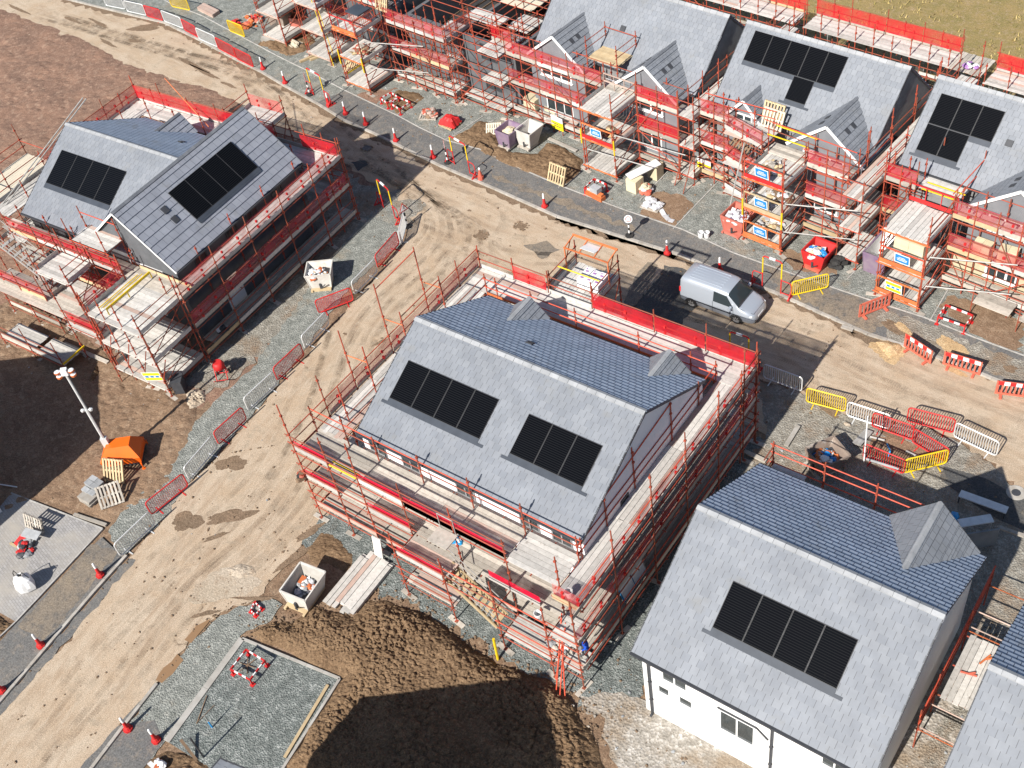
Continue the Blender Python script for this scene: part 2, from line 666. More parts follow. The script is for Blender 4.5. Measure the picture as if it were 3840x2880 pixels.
def sheet(name, pts, z, mat, jag=0.0, kind='structure'):
    pl = jag_line(pts, jag)
    area = sum(a[0] * b[1] - b[0] * a[1] for a, b in zip(pl, pl[1:] + pl[:1]))
    if area < 0:
        pl = pl[::-1]
    mb = MB()
    mb.face([(x, y, z) for x, y in pl])
    o = mb.build(name, mat)
    o['kind'] = kind
    return o


def poly(*a):
    """list of ground points from sightings 'A',x,y,x,y,..,'B',.."""
    out, v, k = [], None, 0
    while k < len(a):
        if isinstance(a[k], str):
            v = a[k]
            k += 1
        elif isinstance(a[k], (tuple, Vector)):
            out.append(Vector((a[k][0], a[k][1], 0)))
            k += 1
        else:
            out.append(at(v, a[k], a[k + 1]))
            k += 2
    return out


def strip(name, pts, wd, z0, z1, mat, seg=None, kind='structure', gap=.006):
    """kerb / edging along a line, laid as separate stones when seg is given"""
    mb = MB()
    P = [Vector((p[0], p[1], 0)) for p in pts]
    for a, b in zip(P[:-1], P[1:]):
        d = b - a
        L = d.length
        k = max(1, round(L / seg)) if seg else 1
        for j in range(k):
            p, q = a + d * (j / k), a + d * ((j + 1) / k)
            u = d.normalized()
            p, q = p + u * gap, q - u * gap
            mb.beam(p + Vector((0, 0, (z0 + z1) / 2)), q + Vector((0, 0, (z0 + z1) / 2)), wd, z1 - z0)
    o = mb.build(name, mat)
    o['kind'] = kind
    return o


# the whole site: one soil sheet to the horizon
mb = MB()
mb.face([(-600, -500, -.03), (500, -500, -.03), (500, 900, -.03), (-600, 900, -.03)])
struct(mb.build('ground', 'soil_brown'))
sheet('red_soil_ground', [(-140, -10), (-46, -10), (-46, 17), (-42, 22), (-42.5, 40), (-50, 45), (-60, 49), (-140, 70)], -.02, 'soil_red', .3)
# site street, tan compacted dirt
street = poly('A', -1500, -500, 420, 0, 'Y', 0, 175, 320, 250, 690, 430, 1080, 640, 1330, 760, 1560, 900, 1900, 1085, 2200, 1270,
              'B', 220, 880, 640, 1085, 1000, 1240, 1400, 1415, 2212, 1670, 'F', 330, 150, 600, 250, 1000, 430, 1200, 520, 1450, 600, 1800, 720, 2212, 890, 2600, 1060,
              3400, 1400, 3600, 2300, 2212, 1560, 1980, 1330, 1740, 1175, 1450, 1085, 1060, 1030, 790, 900, 490, 790, (-15.6, 33.6), (-24, 34), (-31.2, 34), (-34, 33),
              'B', 420, 1480, 330, 1300, 'X', 1960, 960, 1750, 800, (-44, 40), (-52, 42.2), 'A', 1350, 700, 1100, 590, 880, 440, 500, 430, 250, 380, 0, 300, -700, 50)
sheet('site_street', street, 0.0, 'dirt_street', .12)
lane = poly('B', 470, 1400, (-33, 34.4), (-31.9, 33.2), (-31.6, 26), (-31.5, 19.2), 'G', 2090, 20, 1960, 180, 1890, 290, 1800, 400, 1640, 575, 1430, 650, 1250, 800, 1130, 960, 1010, 1110,
            800, 1370, 500, 1680, 150, 2200, -1500, 2200, -500, 1640, 0, 1260, 420, 860, 820, 330, 1010, 110, 'D', 1215, 1480, 1420, 1290, 1800, 850, 2140, 470, 'B', 395, 1590)
sheet('dirt_lane', lane, 0.004, 'dirt_lane', .09)

# gravel verge left of the lane
sheet('gravel_verge', poly('G', 780, 290, 1030, 85, 'D', 1225, 1470, 1422, 1270, 1805, 835, 1970, 610, 'X', 1770, 1640, 2000, 1440, 'B', 395, 1585, 330, 1310,
                           'X', 1950, 960, 1830, 1080, 1640, 1330, 1500, 1480, 'D', 1850, 430, 1640, 720, 1380, 950, 1080, 1270, 830, 1600, 'G', 700, 130), .008, 'gravel_grey', .07)
sheet('gravel_apron', [(-59, 22.2), (-43, 22.0), (-42.3, 24), (-42.2, 40.5), (-58, 41)], .006, 'gravel_mixed', .25)
# footpath of the site street with kerb and edging
kerb_pts = poly('A', -300, -330, 420, -6, 'Y', 0, 165, 320, 240, 690, 420, 1080, 630, 1330, 752, 1560, 890, 1900, 1075, 2200, 1260, 'B', 220, 872, 640, 1078, 1000, 1230, 1400, 1408, 2212, 1662,
                'F', 330, 143, 600, 242, 1000, 422, 1200, 510, 1450, 590, 1800, 715, 2212, 882, 2600, 1050, 3400, 1390)
edge_pts = poly('A', 300, -420, 'Y', 380, 40, 720, 175, 1200, 430, 1500, 592, 1850, 765, 2200, 950, 'N', 1250, 1105, 1480, 1215, 1700, 1335, 1985, 1470, 'B', 900, 975, 1080, 1065, 1430, 1215, 1840, 1370, 2212, 1495,
                'F', 330, -12, 700, 120, 1000, 222, 1230, 300, 1560, 405, 1900, 540, 2212, 655, 2600, 800, 3400, 1100)
FZ = .09
ki = 14
path_l = kerb_pts[:9] + [at('B', 220, 872)] + [at('B', 300, 800)] + edge_pts[:8][::-1]
sheet('footpath_gravel', path_l, FZ - .004, 'gravel_grey')
sheet('footpath', kerb_pts[8:] + edge_pts[6:][::-1], FZ, 'tarmac')
sheet('path_wash', poly('F', 560, 60, 700, 140, 1180, 300, 1330, 420, 1250, 500, 1000, 400, 600, 225), FZ + .004, 'tarmac_wash', .2)
sheet('path_wash', poly('B', 950, 1120, 1400, 1290, 1900, 1480, 1950, 1530, 1400, 1330, 1000, 1170), FZ + .004, 'tarmac_wash', .12)
sheet('path_patch', poly('F', 1240, 330, 1530, 430, 2212, 690, 2600, 850, 2600, 1000, 2212, 850, 1750, 680, 1330, 540), FZ + .008, 'gravel_mixed', .12)
strip('kerb', kerb_pts, .16, -.02, .115, 'kerb_stone', .9)
strip('edging', edge_pts, .07, -.02, .125, 'edging_stone', .9)
# front gardens of the terrace: gravel, beyond the footpath
sheet('garden_gravel', edge_pts + [Vector((10, 45, 0)), Vector((10, 60, 0)), Vector((-110, 70, 0))], .07, 'gravel_grey')
for pts in (poly('Q', 420, 845, 5, 1010), poly('B', 920, 760, 700, 905), poly('Q', 1360, 1290, 1090, 1545), poly('S', 290, 960, 0, 1260), poly('S', 835, 1040, 345, 1555), poly('U', 600, 1440, 380, 1659),
            poly('F', 1750, 170, 1600, 430), poly('N', 640, 560, 400, 660), poly('N', 1700, 1030, 1470, 1200)):
    strip('edging', pts, .06, .02, .115, 'edging_stone', .9)
sheet('garden_soil', poly('S', 345, 1545, 0, 1400, 60, 1250, 170, 1170, 430, 1200, 560, 1300), .078, 'soil_brown', .06)
sheet('garden_soil', poly('N', 1010, 1000, 1190, 940, 1480, 930, 1320, 1000, 1250, 1090), .076, 'soil_red', .08)
sheet('garden_soil', poly('F', 560, -60, 950, 20, 1000, 130, 720, 100), .076, 'soil_brown', .1)
sheet('garden_soil', poly('F', 1640, 330, 1760, 260, 2212, 430, 2212, 640, 1900, 520), .078, 'soil_brown', .12)
sheet('puddle', poly('S', 120, 1190, 400, 1210, 520, 1290, 470, 1400, 330, 1480, 200, 1400), .083, 'soil_brown', .1)
# grass beyond the terrace
sheet('grass_bank', [(-33, 65.6), (-20, 64.6), (-8, 62.3), (60, 56), (200, 60), (200, 300), (-200, 300), (-60, 69)], .075, 'grass_rough', .4)
# ground right of the middle house
sheet('gravel_yard', poly((-15.7, 33.4), 'F', 490, 800, 790, 905, 1060, 1035, 1450, 1090, 1740, 1178, 1990, 1335, 2212, 1570, (4, 32), (4, 24), (-15.7, 24)), .004, 'gravel_mixed', .1)
sheet('soil_strip', poly('F', 720, 870, 1050, 1030, 1340, 1110, 1480, 1200, 1430, 1400, 1160, 1290, 1150, 1130, 900, 1050, 760, 960), .010, 'gravel_mixed', .12)
sheet('trench', poly('F', 1230, 1160, 1460, 1200, 1690, 1320, 1560, 1350, 1440, 1385, 1190, 1280), .016, 'soil_brown', .05)
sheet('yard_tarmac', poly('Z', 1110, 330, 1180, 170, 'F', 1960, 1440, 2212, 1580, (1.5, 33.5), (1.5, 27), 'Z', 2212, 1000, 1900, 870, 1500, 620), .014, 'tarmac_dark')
# ground around the white house
sheet('lime_ground', poly('H', 1545, 1190, (-15.2, 18.2), (-13.9, 18.7), (-1.8, 18.7), (-3, 8), (-12, 8), 'H', 1800, 1659, 1700, 1400), .008, 'gravel_lime', .12)
sheet('lime_ground', [(-4.6, 18.7), (-1.6, 18.7), (-1.4, 27.5), (-4.6, 27.5)], .010, 'gravel_lime', .06)
sheet('soil_strip', [(-3.6, 18.9), (-2.9, 18.9), (-2.8, 26.8), (-3.4, 26.8)], .015, 'gravel_mixed', .10)
sheet('house_gravel', [(-32, 17.4), (-15.2, 17.4), (-13.8, 17.8), (-13.8, 33.2), (-32, 33.2)], .002, 'gravel_dark', .2)
# parking slab with its edging, bottom of the lane
slab = poly('G', 1572, 825, 2205, 1085, 1700, 1880, 1085, 1490)
sheet('gravel_pad', slab, .05, 'gravel_dark')
strip('slab_edging', [slab[3], slab[0]], .30, -.02, .10, 'concrete', 2.4)
strip('slab_edging', [slab[0], slab[1], slab[2]], .12, -.02, .10, 'concrete', .9)
sheet('gravel_strip', poly('G', 1020, 1120, 1130, 990, 1250, 830, 1430, 670, 1640, 590, 1760, 560, 1830, 600, 1760, 700, 1560, 800, 1060, 1500, 990, 1600, 640, 1659), .010, 'gravel_grey', .06)
sheet('lower_footpath', poly('G', 800, 1380, 1000, 1350, 1060, 1490, 900, 1700, 560, 1900, 480, 1800), .016, 'tarmac', .02)
strip('kerb', poly('G', 1020, 1115, 800, 1395, 600, 1659, 400, 1930), .15, -.02, .10, 'kerb_stone', .9)
sheet('kerb_channel', poly('G', 1010, 1110, 585, 1659, 360, 1930, 280, 1930, 520, 1659, 800, 1340), .009, 'tarmac', .03)
for i, pts in enumerate((poly('G', 1010, 1090, 1060, 1010, 1150, 920, 1190, 960, 1120, 1050, 1050, 1110), poly('G', 1195, 830, 1270, 740, 1370, 690, 1290, 790, 1240, 850))):
    sheet('puddle', pts, .0145, 'muddy_water', .03)
# footpath and block paving left of the lane
strip('kerb', poly('G', 822, 285, 610, 520, 400, 765, 200, 1000, 0, 1235, -300, 1590), .15, -.02, .10, 'kerb_stone', .9)
sheet('kerb_channel', poly('G', 830, 300, 880, 310, 600, 640, 420, 850, 0, 1320, -300, 1680, -300, 1600, 0, 1245), .009, 'tarmac', .05)
sheet('side_footpath', poly('G', 780, 275, 810, 285, 400, 755, 0, 1225, -300, 1580, -300, 1090, 0, 845, 100, 735, 660, 165), .05, 'tarmac')
sheet('path_wash', poly('G', 590, 215, 765, 265, 480, 620, 280, 840, 120, 745, 400, 430), .054, 'tarmac_wash', .06)
drive = poly('G', -300, 350, 'D', 75, 1540, 'G', 668, 112, 105, 715, 0, 655, -300, 560)
sheet('block_paving', drive, .062, 'paver')
strip('edging', poly('G', 668, 112, 105, 715, -200, 1000), .07, -.02, .075, 'edging_stone', .9)
strip('edging', poly('D', 75, 1540, 'G', 668, 112), .07, -.02, .075, 'edging_stone', .9)
# asphalt patches in the street and worn marks
sheet('asphalt_patch', poly('E', 1890, 330, 2050, 150, 2090, 60, 2212, 80, 2400, 150, 2300, 330, 2130, 520, 1990, 390), .012, 'tarmac_dark', .05)
sheet('asphalt_patch', poly('E', 1830, 300, 1900, 140, 1985, 40, 2050, 60, 1960, 250, 1890, 340), .012, 'tarmac_wash', .05)
sheet('asphalt_patch', poly('B', 60, 1050, 150, 1040, 175, 1070, 110, 1110), .010, 'tarmac_dark', .04)
sheet('dirt_patch', poly('B', 1180, 1590, 1330, 1560, 1420, 1620, 1300, 1680), .010, 'tarmac_wash', .08)


def blotch(v, x, y, rx, ry, z, mat, rz=0, nm='dirt_and_hole_shade'):
    c = at(v, x, y)
    pts = []
    ph = [random.uniform(0, 6.28) for _ in range(4)]
    for k in range(44):
        a = 2 * math.pi * k / 44
        r = 1 + .16 * math.sin(2 * a + ph[0]) + .13 * math.sin(3 * a + ph[1]) + .09 * math.sin(5 * a + ph[2]) + random.uniform(-.10, .10)
        px, py = rx * r * math.cos(a), ry * r * math.sin(a)
        pts.append((c.x + px * math.cos(rz) - py * math.sin(rz), c.y + px * math.sin(rz) + py * math.cos(rz)))
    return sheet(nm, pts, z, mat)


soil_mat('stain_and_hole_shade', (.20, .145, .10), (.235, .165, .112), (.15, .105, .07), 1.5, .7)
soil_mat('stain_pale', (.46, .39, .31), (.40, .33, .25), (.33, .25, .18), 1.2, .5)
blotch('D', 1500, 1345, .75, .5, .0095, 'stain_and_hole_shade', .7)
blotch('G', 1215, 60, .8, .55, .0095, 'stain_and_hole_shade', .8)
blotch('G', 1490, 30, 1.1, .40, .0095, 'stain_and_hole_shade', .8)
blotch('G', 1400, 160, .7, .12, .0095, 'stain_and_hole_shade', .95)
blotch('G', 1450, 480, 1.7, .8, .0090, 'stain_pale', .6)
blotch('A', 940, 180, 1.3, .55, .008, 'stain_and_hole_shade', .4)
blotch('A', 300, 200, 1.2, .4, .008, 'stain_and_hole_shade', -.1)
blotch('A', 870, 265, .6, .25, .008, 'stain_and_hole_shade', 0)
for x, y, L in ((700, 280, 1.2), (1250, 420, 2.2), (1330, 470, 1.8), (1480, 550, .8), (120, 60, 1.6), (640, 150, 1.5), (470, 130, 1.3)):
    blotch('A', x, y, L, .16, .008, 'stain_and_hole_shade', -.12)
soil_mat('sand', (.50, .355, .20), (.44, .30, .165), (.55, .41, .25), 2, .6)
blotch('F', 1330, 600, 1.1, .7, .012, 'sand', -.4)
blotch('F', 1390, 480, .95, .32, FZ + .013, 'stain_and_hole_shade', -.35)  # flat dark sheet painting the shaded inside of the dug hole
blotch('F', 1430, 480, .6, .2, FZ + .017, 'sand', -.35)
blotch('F', 1740, 590, .9, .4, FZ + .013, 'sand', -.35)
blotch('F', 1760, 740, .6, .2, .012, 'sand', -.35)
blotch('F', 2120, 740, .35, .22, FZ + .013, 'stain_and_hole_shade', .2)


def mound(name, pts, base, amp, cell, mat, seed, clod=.26, edge=.7, kind='stuff', z0=0.0):
    """a heap of dug soil: height field over the outline"""
    P = np.array([(p[0], p[1]) for p in pts])
    x0, y0 = P.min(0) - .3
    x1, y1 = P.max(0) + .3
    nx, ny = int((x1 - x0) / cell), int((y1 - y0) / cell)
    X, Y = np.meshgrid(np.linspace(x0, x1, nx), np.linspace(y0, y1, ny), indexing='ij')
    ins = np.zeros(X.shape, bool)
    dist = np.full(X.shape, 1e9)
    for a, b in zip(P, np.roll(P, -1, 0)):
        c = (a[1] > Y) != (b[1] > Y)
        with np.errstate(divide='ignore', invalid='ignore'):
            ins ^= c & (X < (b[0] - a[0]) * (Y - a[1]) / (b[1] - a[1]) + a[0])
        d = b - a
        t = np.clip(((X - a[0]) * d[0] + (Y - a[1]) * d[1]) / (d @ d), 0, 1)
        dist = np.minimum(dist, np.hypot(X - a[0] - t * d[0], Y - a[1] - t * d[1]))
    dist = np.where(ins, dist, -dist) + .25 * (vnoise(X, Y, .7, seed) - .5)
    e = np.clip(dist / edge, 0, 1)
    h = base * e ** .7 * (.5 + vnoise(X, Y, 2.4, seed + 1))
    for k, (s, a_) in enumerate(((clod * 1.5, .75), (clod * .8, .55), (clod * .45, .35))):
        r1 = np.random.default_rng(seed + 3 + k).random((4, 128, 128))
        gx, gy = np.floor(X / s).astype(int), np.floor(Y / s).astype(int)
        best = np.zeros(X.shape)
        for dx in (-1, 0, 1):
            for dy in (-1, 0, 1):
                ix, iy = (gx + dx) % 128, (gy + dy) % 128
                px, py = (gx + dx + r1[0, ix, iy]) * s, (gy + dy + r1[1, ix, iy]) * s
                rr = s * (.35 + .55 * r1[2, ix, iy])
                dd = ((X - px) ** 2 + (Y - py) ** 2) / rr ** 2
                best = np.maximum(best, np.sqrt(np.clip(1 - dd, 0, 1)) * (.3 + .7 * r1[3, ix, iy]))
        h += amp * a_ * best * e ** .5 * (.25 + 1.1 * vnoise(X, Y, 1.7 + k, seed + 30 + k))
    h *= 1
    h += amp * .25 * (vnoise(X, Y, clod * .5, seed + 9) - .5) * e
    h -= amp * .3
    Z = np.where(dist > 0, h + z0, z0 - .08)
    v = np.stack([X, Y, Z], -1).reshape(-1, 3)
    idx = np.arange(nx * ny).reshape(nx, ny)
    keep = (dist > -.1)
    f = []
    K = keep[:-1, :-1] | keep[1:, :-1] | keep[1:, 1:] | keep[:-1, 1:]
    a, b, c, d = idx[:-1, :-1][K], idx[1:, :-1][K], idx[1:, 1:][K], idx[:-1, 1:][K]
    me = bpy.data.meshes.new(name)
    me.from_pydata(v.tolist(), [], np.stack([a, b, c, d], -1).tolist())
    me.materials.append(MATS[mat])
    me.update()
    o = bpy.data.objects.new(name, me)
    COL.objects.link(o)
    o['kind'] = kind
    return o


mound('soil_mound', poly('G', 1590, 790, 1780, 700, 1900, 720, 2030, 600, 2150, 640, 'H', 80, 690, 180, 560, 330, 590, 520, 640, 700, 760, 850, 880, 1000, 965, 1130, 1010, 1330, 1090, 1480, 1200, 1560, 1330,
                         1640, 1500, 1800, 1900, 300, 1900, 'G', 1830, 1659, 2230, 1075), .40, .19, .045, 'clod_soil', 5, .15, .9)
mound('soil_heap', poly('G', 1960, 250, 2080, 120, 2180, 150, 2280, 260, 2340, 440, 2250, 420, 2130, 330, 2010, 330), .06, .12, .09, 'clod_soil', 25, .2)
mound('soil_heap', poly('B', 705, 905, 900, 790, 985, 800, 1010, 900, 1100, 990, 1270, 1000, 1330, 930, 1450, 960, 1560, 1040, 1560, 1110, 1460, 1190, 1320, 1170, 1100, 1080, 900, 985), .16, .17, .09, 'clod_soil', 45, .24, .5, z0=.09)
mound('soil_heap', poly('N', 240, 400, 350, 330, 560, 330, 640, 470, 500, 540, 340, 600, 20, 470, 60, 420), .05, .16, .12, 'clod_soil', 65, .3, .4, z0=.08)
mound('soil_heap', poly('N', 1290, 1090, 1480, 940, 1700, 960, 1740, 1020, 1560, 1160, 1470, 1190), .04, .12, .12, 'clod_soil', 85, .3, .4, z0=.08)
mound('soil_heap', poly('D', 600, 720, 640, 650, 660, 760, 600, 830, 560, 820), .22, .2, .09, 'clod_soil', 95, .22, .4)
mound('soil_bank', poly('D', -200, 380, 0, 470, 180, 560, 330, 590, 540, 610, 480, 660, 200, 640, 0, 560, -200, 470), .25, .16, .12, 'soil_red', 98, .3, .5)
mound('sand_pile', poly('F', 1260, 560, 1330, 540, 1420, 580, 1400, 640, 1340, 670, 1270, 620), .22, .06, .08, 'sand', 105, .22, .5)
mound('rubble_heap', poly('D', 1200, 900, 1260, 860, 1330, 870, 1320, 940, 1230, 1010), .1, .2, .07, 'stain_pale', 115, .13, .3)
mound('lump_of_slurry', poly('G', 1470, 370, 1560, 330, 1660, 350, 1680, 400, 1600, 440, 1480, 420), .04, .1, .07, 'stain_pale', 125, .25, .4)
mound('soil_heap', poly('G', -100, 560, 0, 665, 105, 722, 0, 840, -100, 900), .05, .16, .09, 'clod_soil', 135, .22, .3)
mound('soil_heap', poly('G', 960, 1590, 1080, 1540, 1390, 1640, 1330, 1760, 900, 1700), .08, .16, .09, 'clod_soil', 145, .22, .3)
mound('churned_soil', [(-58, 8), (-46.4, 8), (-45.2, 12.5), (-41, 13.4), (-39.8, 16), (-41.5, 20), (-43.3, 21.8), (-50, 21.5), (-60, 22.5), (-62, 14)], .05, .09, .11, 'soil_brown', 155, .5, .6, 'structure', -.02)
mound('churned_soil', [(-112, 34), (-64, 24), (-62, 34), (-61.5, 40.5), (-58, 43.5), (-66, 44.5), (-74, 44.2), (-82, 45.5), (-96, 46)], .06, .12, .2, 'soil_red', 165, .9, 1.0, 'structure', -.012)


def ribbon(name, pts, wd, z, mat):
    P = [Vector((p[0], p[1], 0)) for p in pts]
    Q = []
    for i in range(len(P) - 1):       # smooth the polyline
        p0, p1, p2, p3 = P[max(i - 1, 0)], P[i], P[i + 1], P[min(i + 2, len(P) - 1)]
        for k in range(8):
            t = k / 8
            Q.append(.5 * ((2 * p1) + (p2 - p0) * t + (2 * p0 - 5 * p1 + 4 * p2 - p3) * t * t + (3 * p1 - p0 - 3 * p2 + p3) * t ** 3))
    Q.append(P[-1])
    mb = MB()
    s_ = 0
    for a, b in zip(Q[:-1], Q[1:]):
        d = (b - a)
        n_ = Vector((-d.y, d.x, 0)).normalized() * wd / 2
        zz = Vector((0, 0, z))
        mb.face([a - n_ + zz, b - n_ + zz, b + n_ + zz, a + n_ + zz], 0, .5, [(s_ * 4, 0), ((s_ + d.length) * 4, 0), ((s_ + d.length) * 4, wd * 4), (s_ * 4, wd * 4)])
        s_ += d.length
    o = mb.build(name, mat)
    o['kind'] = 'structure'


LN = [at('G', 250, 1500), at('G', 700, 950), at('G', 1150, 450), at('D', 1750, 1560), at('D', 2050, 1000), at('L', 650, 800), at('B', 620, 1480), at('B', 330, 1150), at('X', 1700, 480), at('N', 300, 1180), at('Y', 1100, 800), at('A', 900, 300), at('A', 300, 120)]
for j, (dx, dy) in enumerate(((-.9, 0), (.85, .1), (-2.0, .2), (-.2, -.3), (1.9, .1), (2.6, 0))):
    for w_ in (0, 1.65):
        ribbon('tyre_track', [p + Vector((dx + w_ * .9 + random.uniform(-.35, .35), dy - w_ * .25 * (1 if k < 7 else -2) + random.uniform(-.2, .2), 0)) for k, p in enumerate(LN[(j % 3):])], .34, .0062 + .0004 * j + .0002 * (w_ > 0), 'tyre_tread')
S2 = [at('B', 300, 1200), at('B', 900, 1450), at('E', 900, 60), at('E', 1500, 130), at('F', 0, 330), at('F', 800, 560), at('F', 1500, 850), at('F', 2200, 1120)]
for j, dy in enumerate((-.6, .7, 1.6, -1.6)):
    for w_ in (0, 1.6):
        ribbon('tyre_track', [p + Vector((0, dy - w_ + random.uniform(-.3, .3), 0)) for p in S2[j % 2:]], .32, .0092 + .0004 * j + .0002 * (w_ > 0), 'tyre_tread')
kp = [Vector((p[0], p[1], 0)) for p in kerb_pts]
for i0, i1, wd in ((1, 8, .5), (7, 15, .42), (13, 20, .35)):
    pl = jag_line(kp[i0:i1], .0, .28, False)
    mb = MB()
    fine = []
    for p, q in zip(pl[:-1], pl[1:]):
        k = max(1, int(math.hypot(q[0] - p[0], q[1] - p[1]) / .3))
        fine += [(p[0] + (q[0] - p[0]) * j / k, p[1] + (q[1] - p[1]) * j / k) for j in range(k)]
    ws = [wd * random.uniform(.25, 1.2) for _ in fine]
    for (p, q, wa, wb) in zip(fine[:-1], fine[1:], ws[:-1], ws[1:]):
        mb.face([(p[0] - .02, p[1] - .10 - wa, .0125), (q[0] - .02, q[1] - .10 - wb, .0125), (q[0], q[1] - .10, .0125), (p[0], p[1] - .10, .0125)])
    o = mb.build('mud_edge', 'stain_and_hole_shade')
    o['kind'] = 'structure'
for v, x, y, rx, ry, rz in (('G', 1900, 300, .9, .22, 1.25), ('G', 2010, 130, .8, .2, 1.2), ('G', 1650, 560, .9, .12, .5), ('G', 1330, 660, .6, .13, .75),
                            ('F', 900, 950, 1.2, .3, -.35), ('F', 1340, 1150, 1.0, .25, -.35), ('F', 1040, 470, .9, .16, -.3), ('F', 1150, 520, .7, .2, -.5), ('B', 1000, 1250, .8, .12, -.35), ('B', 1650, 1490, 1.2, .12, -.3), ('E', 250, 560, .5, .1, 1.2), ('L', 600, 990, .14, .09, 0), ('L', 940, 1030, .10, .06, 0), ('B', 830, 1365, .12, .1, 0)):
    blotch(v, x, y, rx, ry, .0132, 'stain_and_hole_shade', rz)
# loose stones and clods on the dirt: nobody could count them
mb = MB()
for k in range(900):
    a, b = random.choice(((street, 0), (lane, 0)))[0], 0
    i = random.randrange(len(a))
    p = a[i].lerp(a[(i * 7 + 3) % len(a)], random.random())
    r = random.choice((.02, .03, .035, .05, .07))
    mb.lump((p.x, p.y, .012), r, 0, .35)
MD = poly('G', 1590, 790, 1780, 700, 2030, 600, 'H', 180, 560, 520, 640, 850, 880, 1130, 1010, 1480, 1200, 1640, 1500)
for a, b in zip(MD[:-1], MD[1:]):
    for k in range(int((b - a).length * 26)):
        p = a.lerp(b, random.random()) + Vector((random.gauss(.1, .35), random.gauss(.15, .35), 0))
        mb.lump((p.x, p.y, .02), random.choice((.025, .035, .05, .07)), 0, .4)
o = mb.build('loose_clods', 'stain_and_hole_shade')
o['kind'] = 'stuff'
mb = MB()
rects = [(-60, -45, 18, 24, 200), (-15.5, -13.6, 17, 32, 220), (-4, -1.4, 18, 29, 260), (-15, -6, 11, 17.5, 420), (-46, -34, 12, 24, 60), (-15, -6, 29.5, 34, 160), (-60, -14, 44.5, 50, 300)]
for x0, x1, y0, y1, k in rects:
    for _ in range(k):
        r = random.choice((.02, .025, .03, .04, .07))
        mb.lump((random.uniform(x0, x1), random.uniform(y0, y1), .02 + (.07 if y0 > 40 else 0)), r, random.choice((0, 1, 2, 2) if x0 > -16 else (1, 2, 2, 2, 2)), .35)
o = mb.build('rubble', ['gravel_lime', 'grey_block', 'stain_and_hole_shade'])
o['kind'] = 'stuff'
# rough grass tufts
mb = MB()
for k in range(7000):
    x = random.uniform(-60, 0)
    y = random.uniform(64, 92)
    lim = np.interp(x, (-60, -33, -20, -8, 0), (69, 66, 65, 62.8, 61.8))
    if y < lim:
        continue
    c = vnoise(np.array([x]), np.array([y]), 4.0, 3)[0]
    if random.random() > c * 1.3:
        continue
    for _ in range(3):
        a = random.uniform(0, 6.28)
        hh = random.uniform(.12, .34)
        wv_ = random.uniform(.03, .07)
        dx, dy = math.cos(a), math.sin(a)
        ox, oy = x + random.uniform(-.15, .15), y + random.uniform(-.15, .15)
        le = random.uniform(.05, .2)
        mb.face([(ox - dx * wv_, oy - dy * wv_, .07), (ox + dx * wv_, oy + dy * wv_, .07), (ox - dy * le, oy + dx * le, hh)])
o = mb.build('grass', 'grass_blade')
o['kind'] = 'stuff'
# ---------------------------------------------------------------- houses
class Frame:
    """a yawed building frame; coordinates are given in it, objects are parented to an empty at (cx, cy)"""

    def __init__(s, yaw, cx, cy):
        s.yaw, s.c = R_(yaw), (cx, cy)
        cs, sn = math.cos(s.yaw), math.sin(s.yaw)
        s.loc = (cx * cs - cy * sn, cx * sn + cy * cs, 0)

    def root(s, name, label, cat, group=None):
        return empty(name, s.loc, s.yaw, label, cat, group)


def slope(mb, o, u, sd, L, S, g=.30, step=.028, m=0, u0=0.0, ins=.02):
    """a tiled slope: o eave corner, u along the eave (unit), sd up the slope (unit); every course is a real lapped step"""
    o, u, sd = Vector(o), Vector(u), Vector(sd)
    n = u.cross(sd).normalized()
    if n.z < 0:
        n = -n
        flip = True
    else:
        flip = False
    k = int(math.ceil(S / g))
    for i in range(k):
        s0, s1 = i * g, min(S, (i + 1) * g)
        a, b = o + sd * s0, o + sd * s1
        h = n * step
        e0, e1 = u * random.uniform(-.014, .014), u * random.uniform(-.014, .014)
        q = [a + h + e0, a + u * L + h + e1, b + u * L + n * step * .12 + e1, b + n * step * .12 + e0]
        uv = [(u0, s0 + ins), (u0 + L, s0 + ins), (u0 + L, s0 + g - ins), (u0, s0 + g - ins)]
        r = [a + n * step * .12 + e0, a + u * L + n * step * .12 + e1, a + u * L + h + e1, a + h + e0]
        ruv = [(u0, s0 + .02), (u0 + L, s0 + .02), (u0 + L, s0 + .03), (u0, s0 + .03)]
        if flip:
            q, uv, r, ruv = q[::-1], uv[::-1], r[::-1], ruv[::-1]
        mb.face(q, m, .5, uv)
        mb.face(r, m, .5, ruv)
    # underside
    e = -n * .07
    q = [o + e, o + sd * S + e, o + u * L + sd * S + e, o + u * L + e]
    mb.face(q if not flip else q[::-1], m, .5)
    for a, b in ((o, o + u * L), (o, o + sd * S), (o + u * L, o + u * L + sd * S)):
        mb.face([a + e, b + e, b + n * step, a + n * step], m, .5)


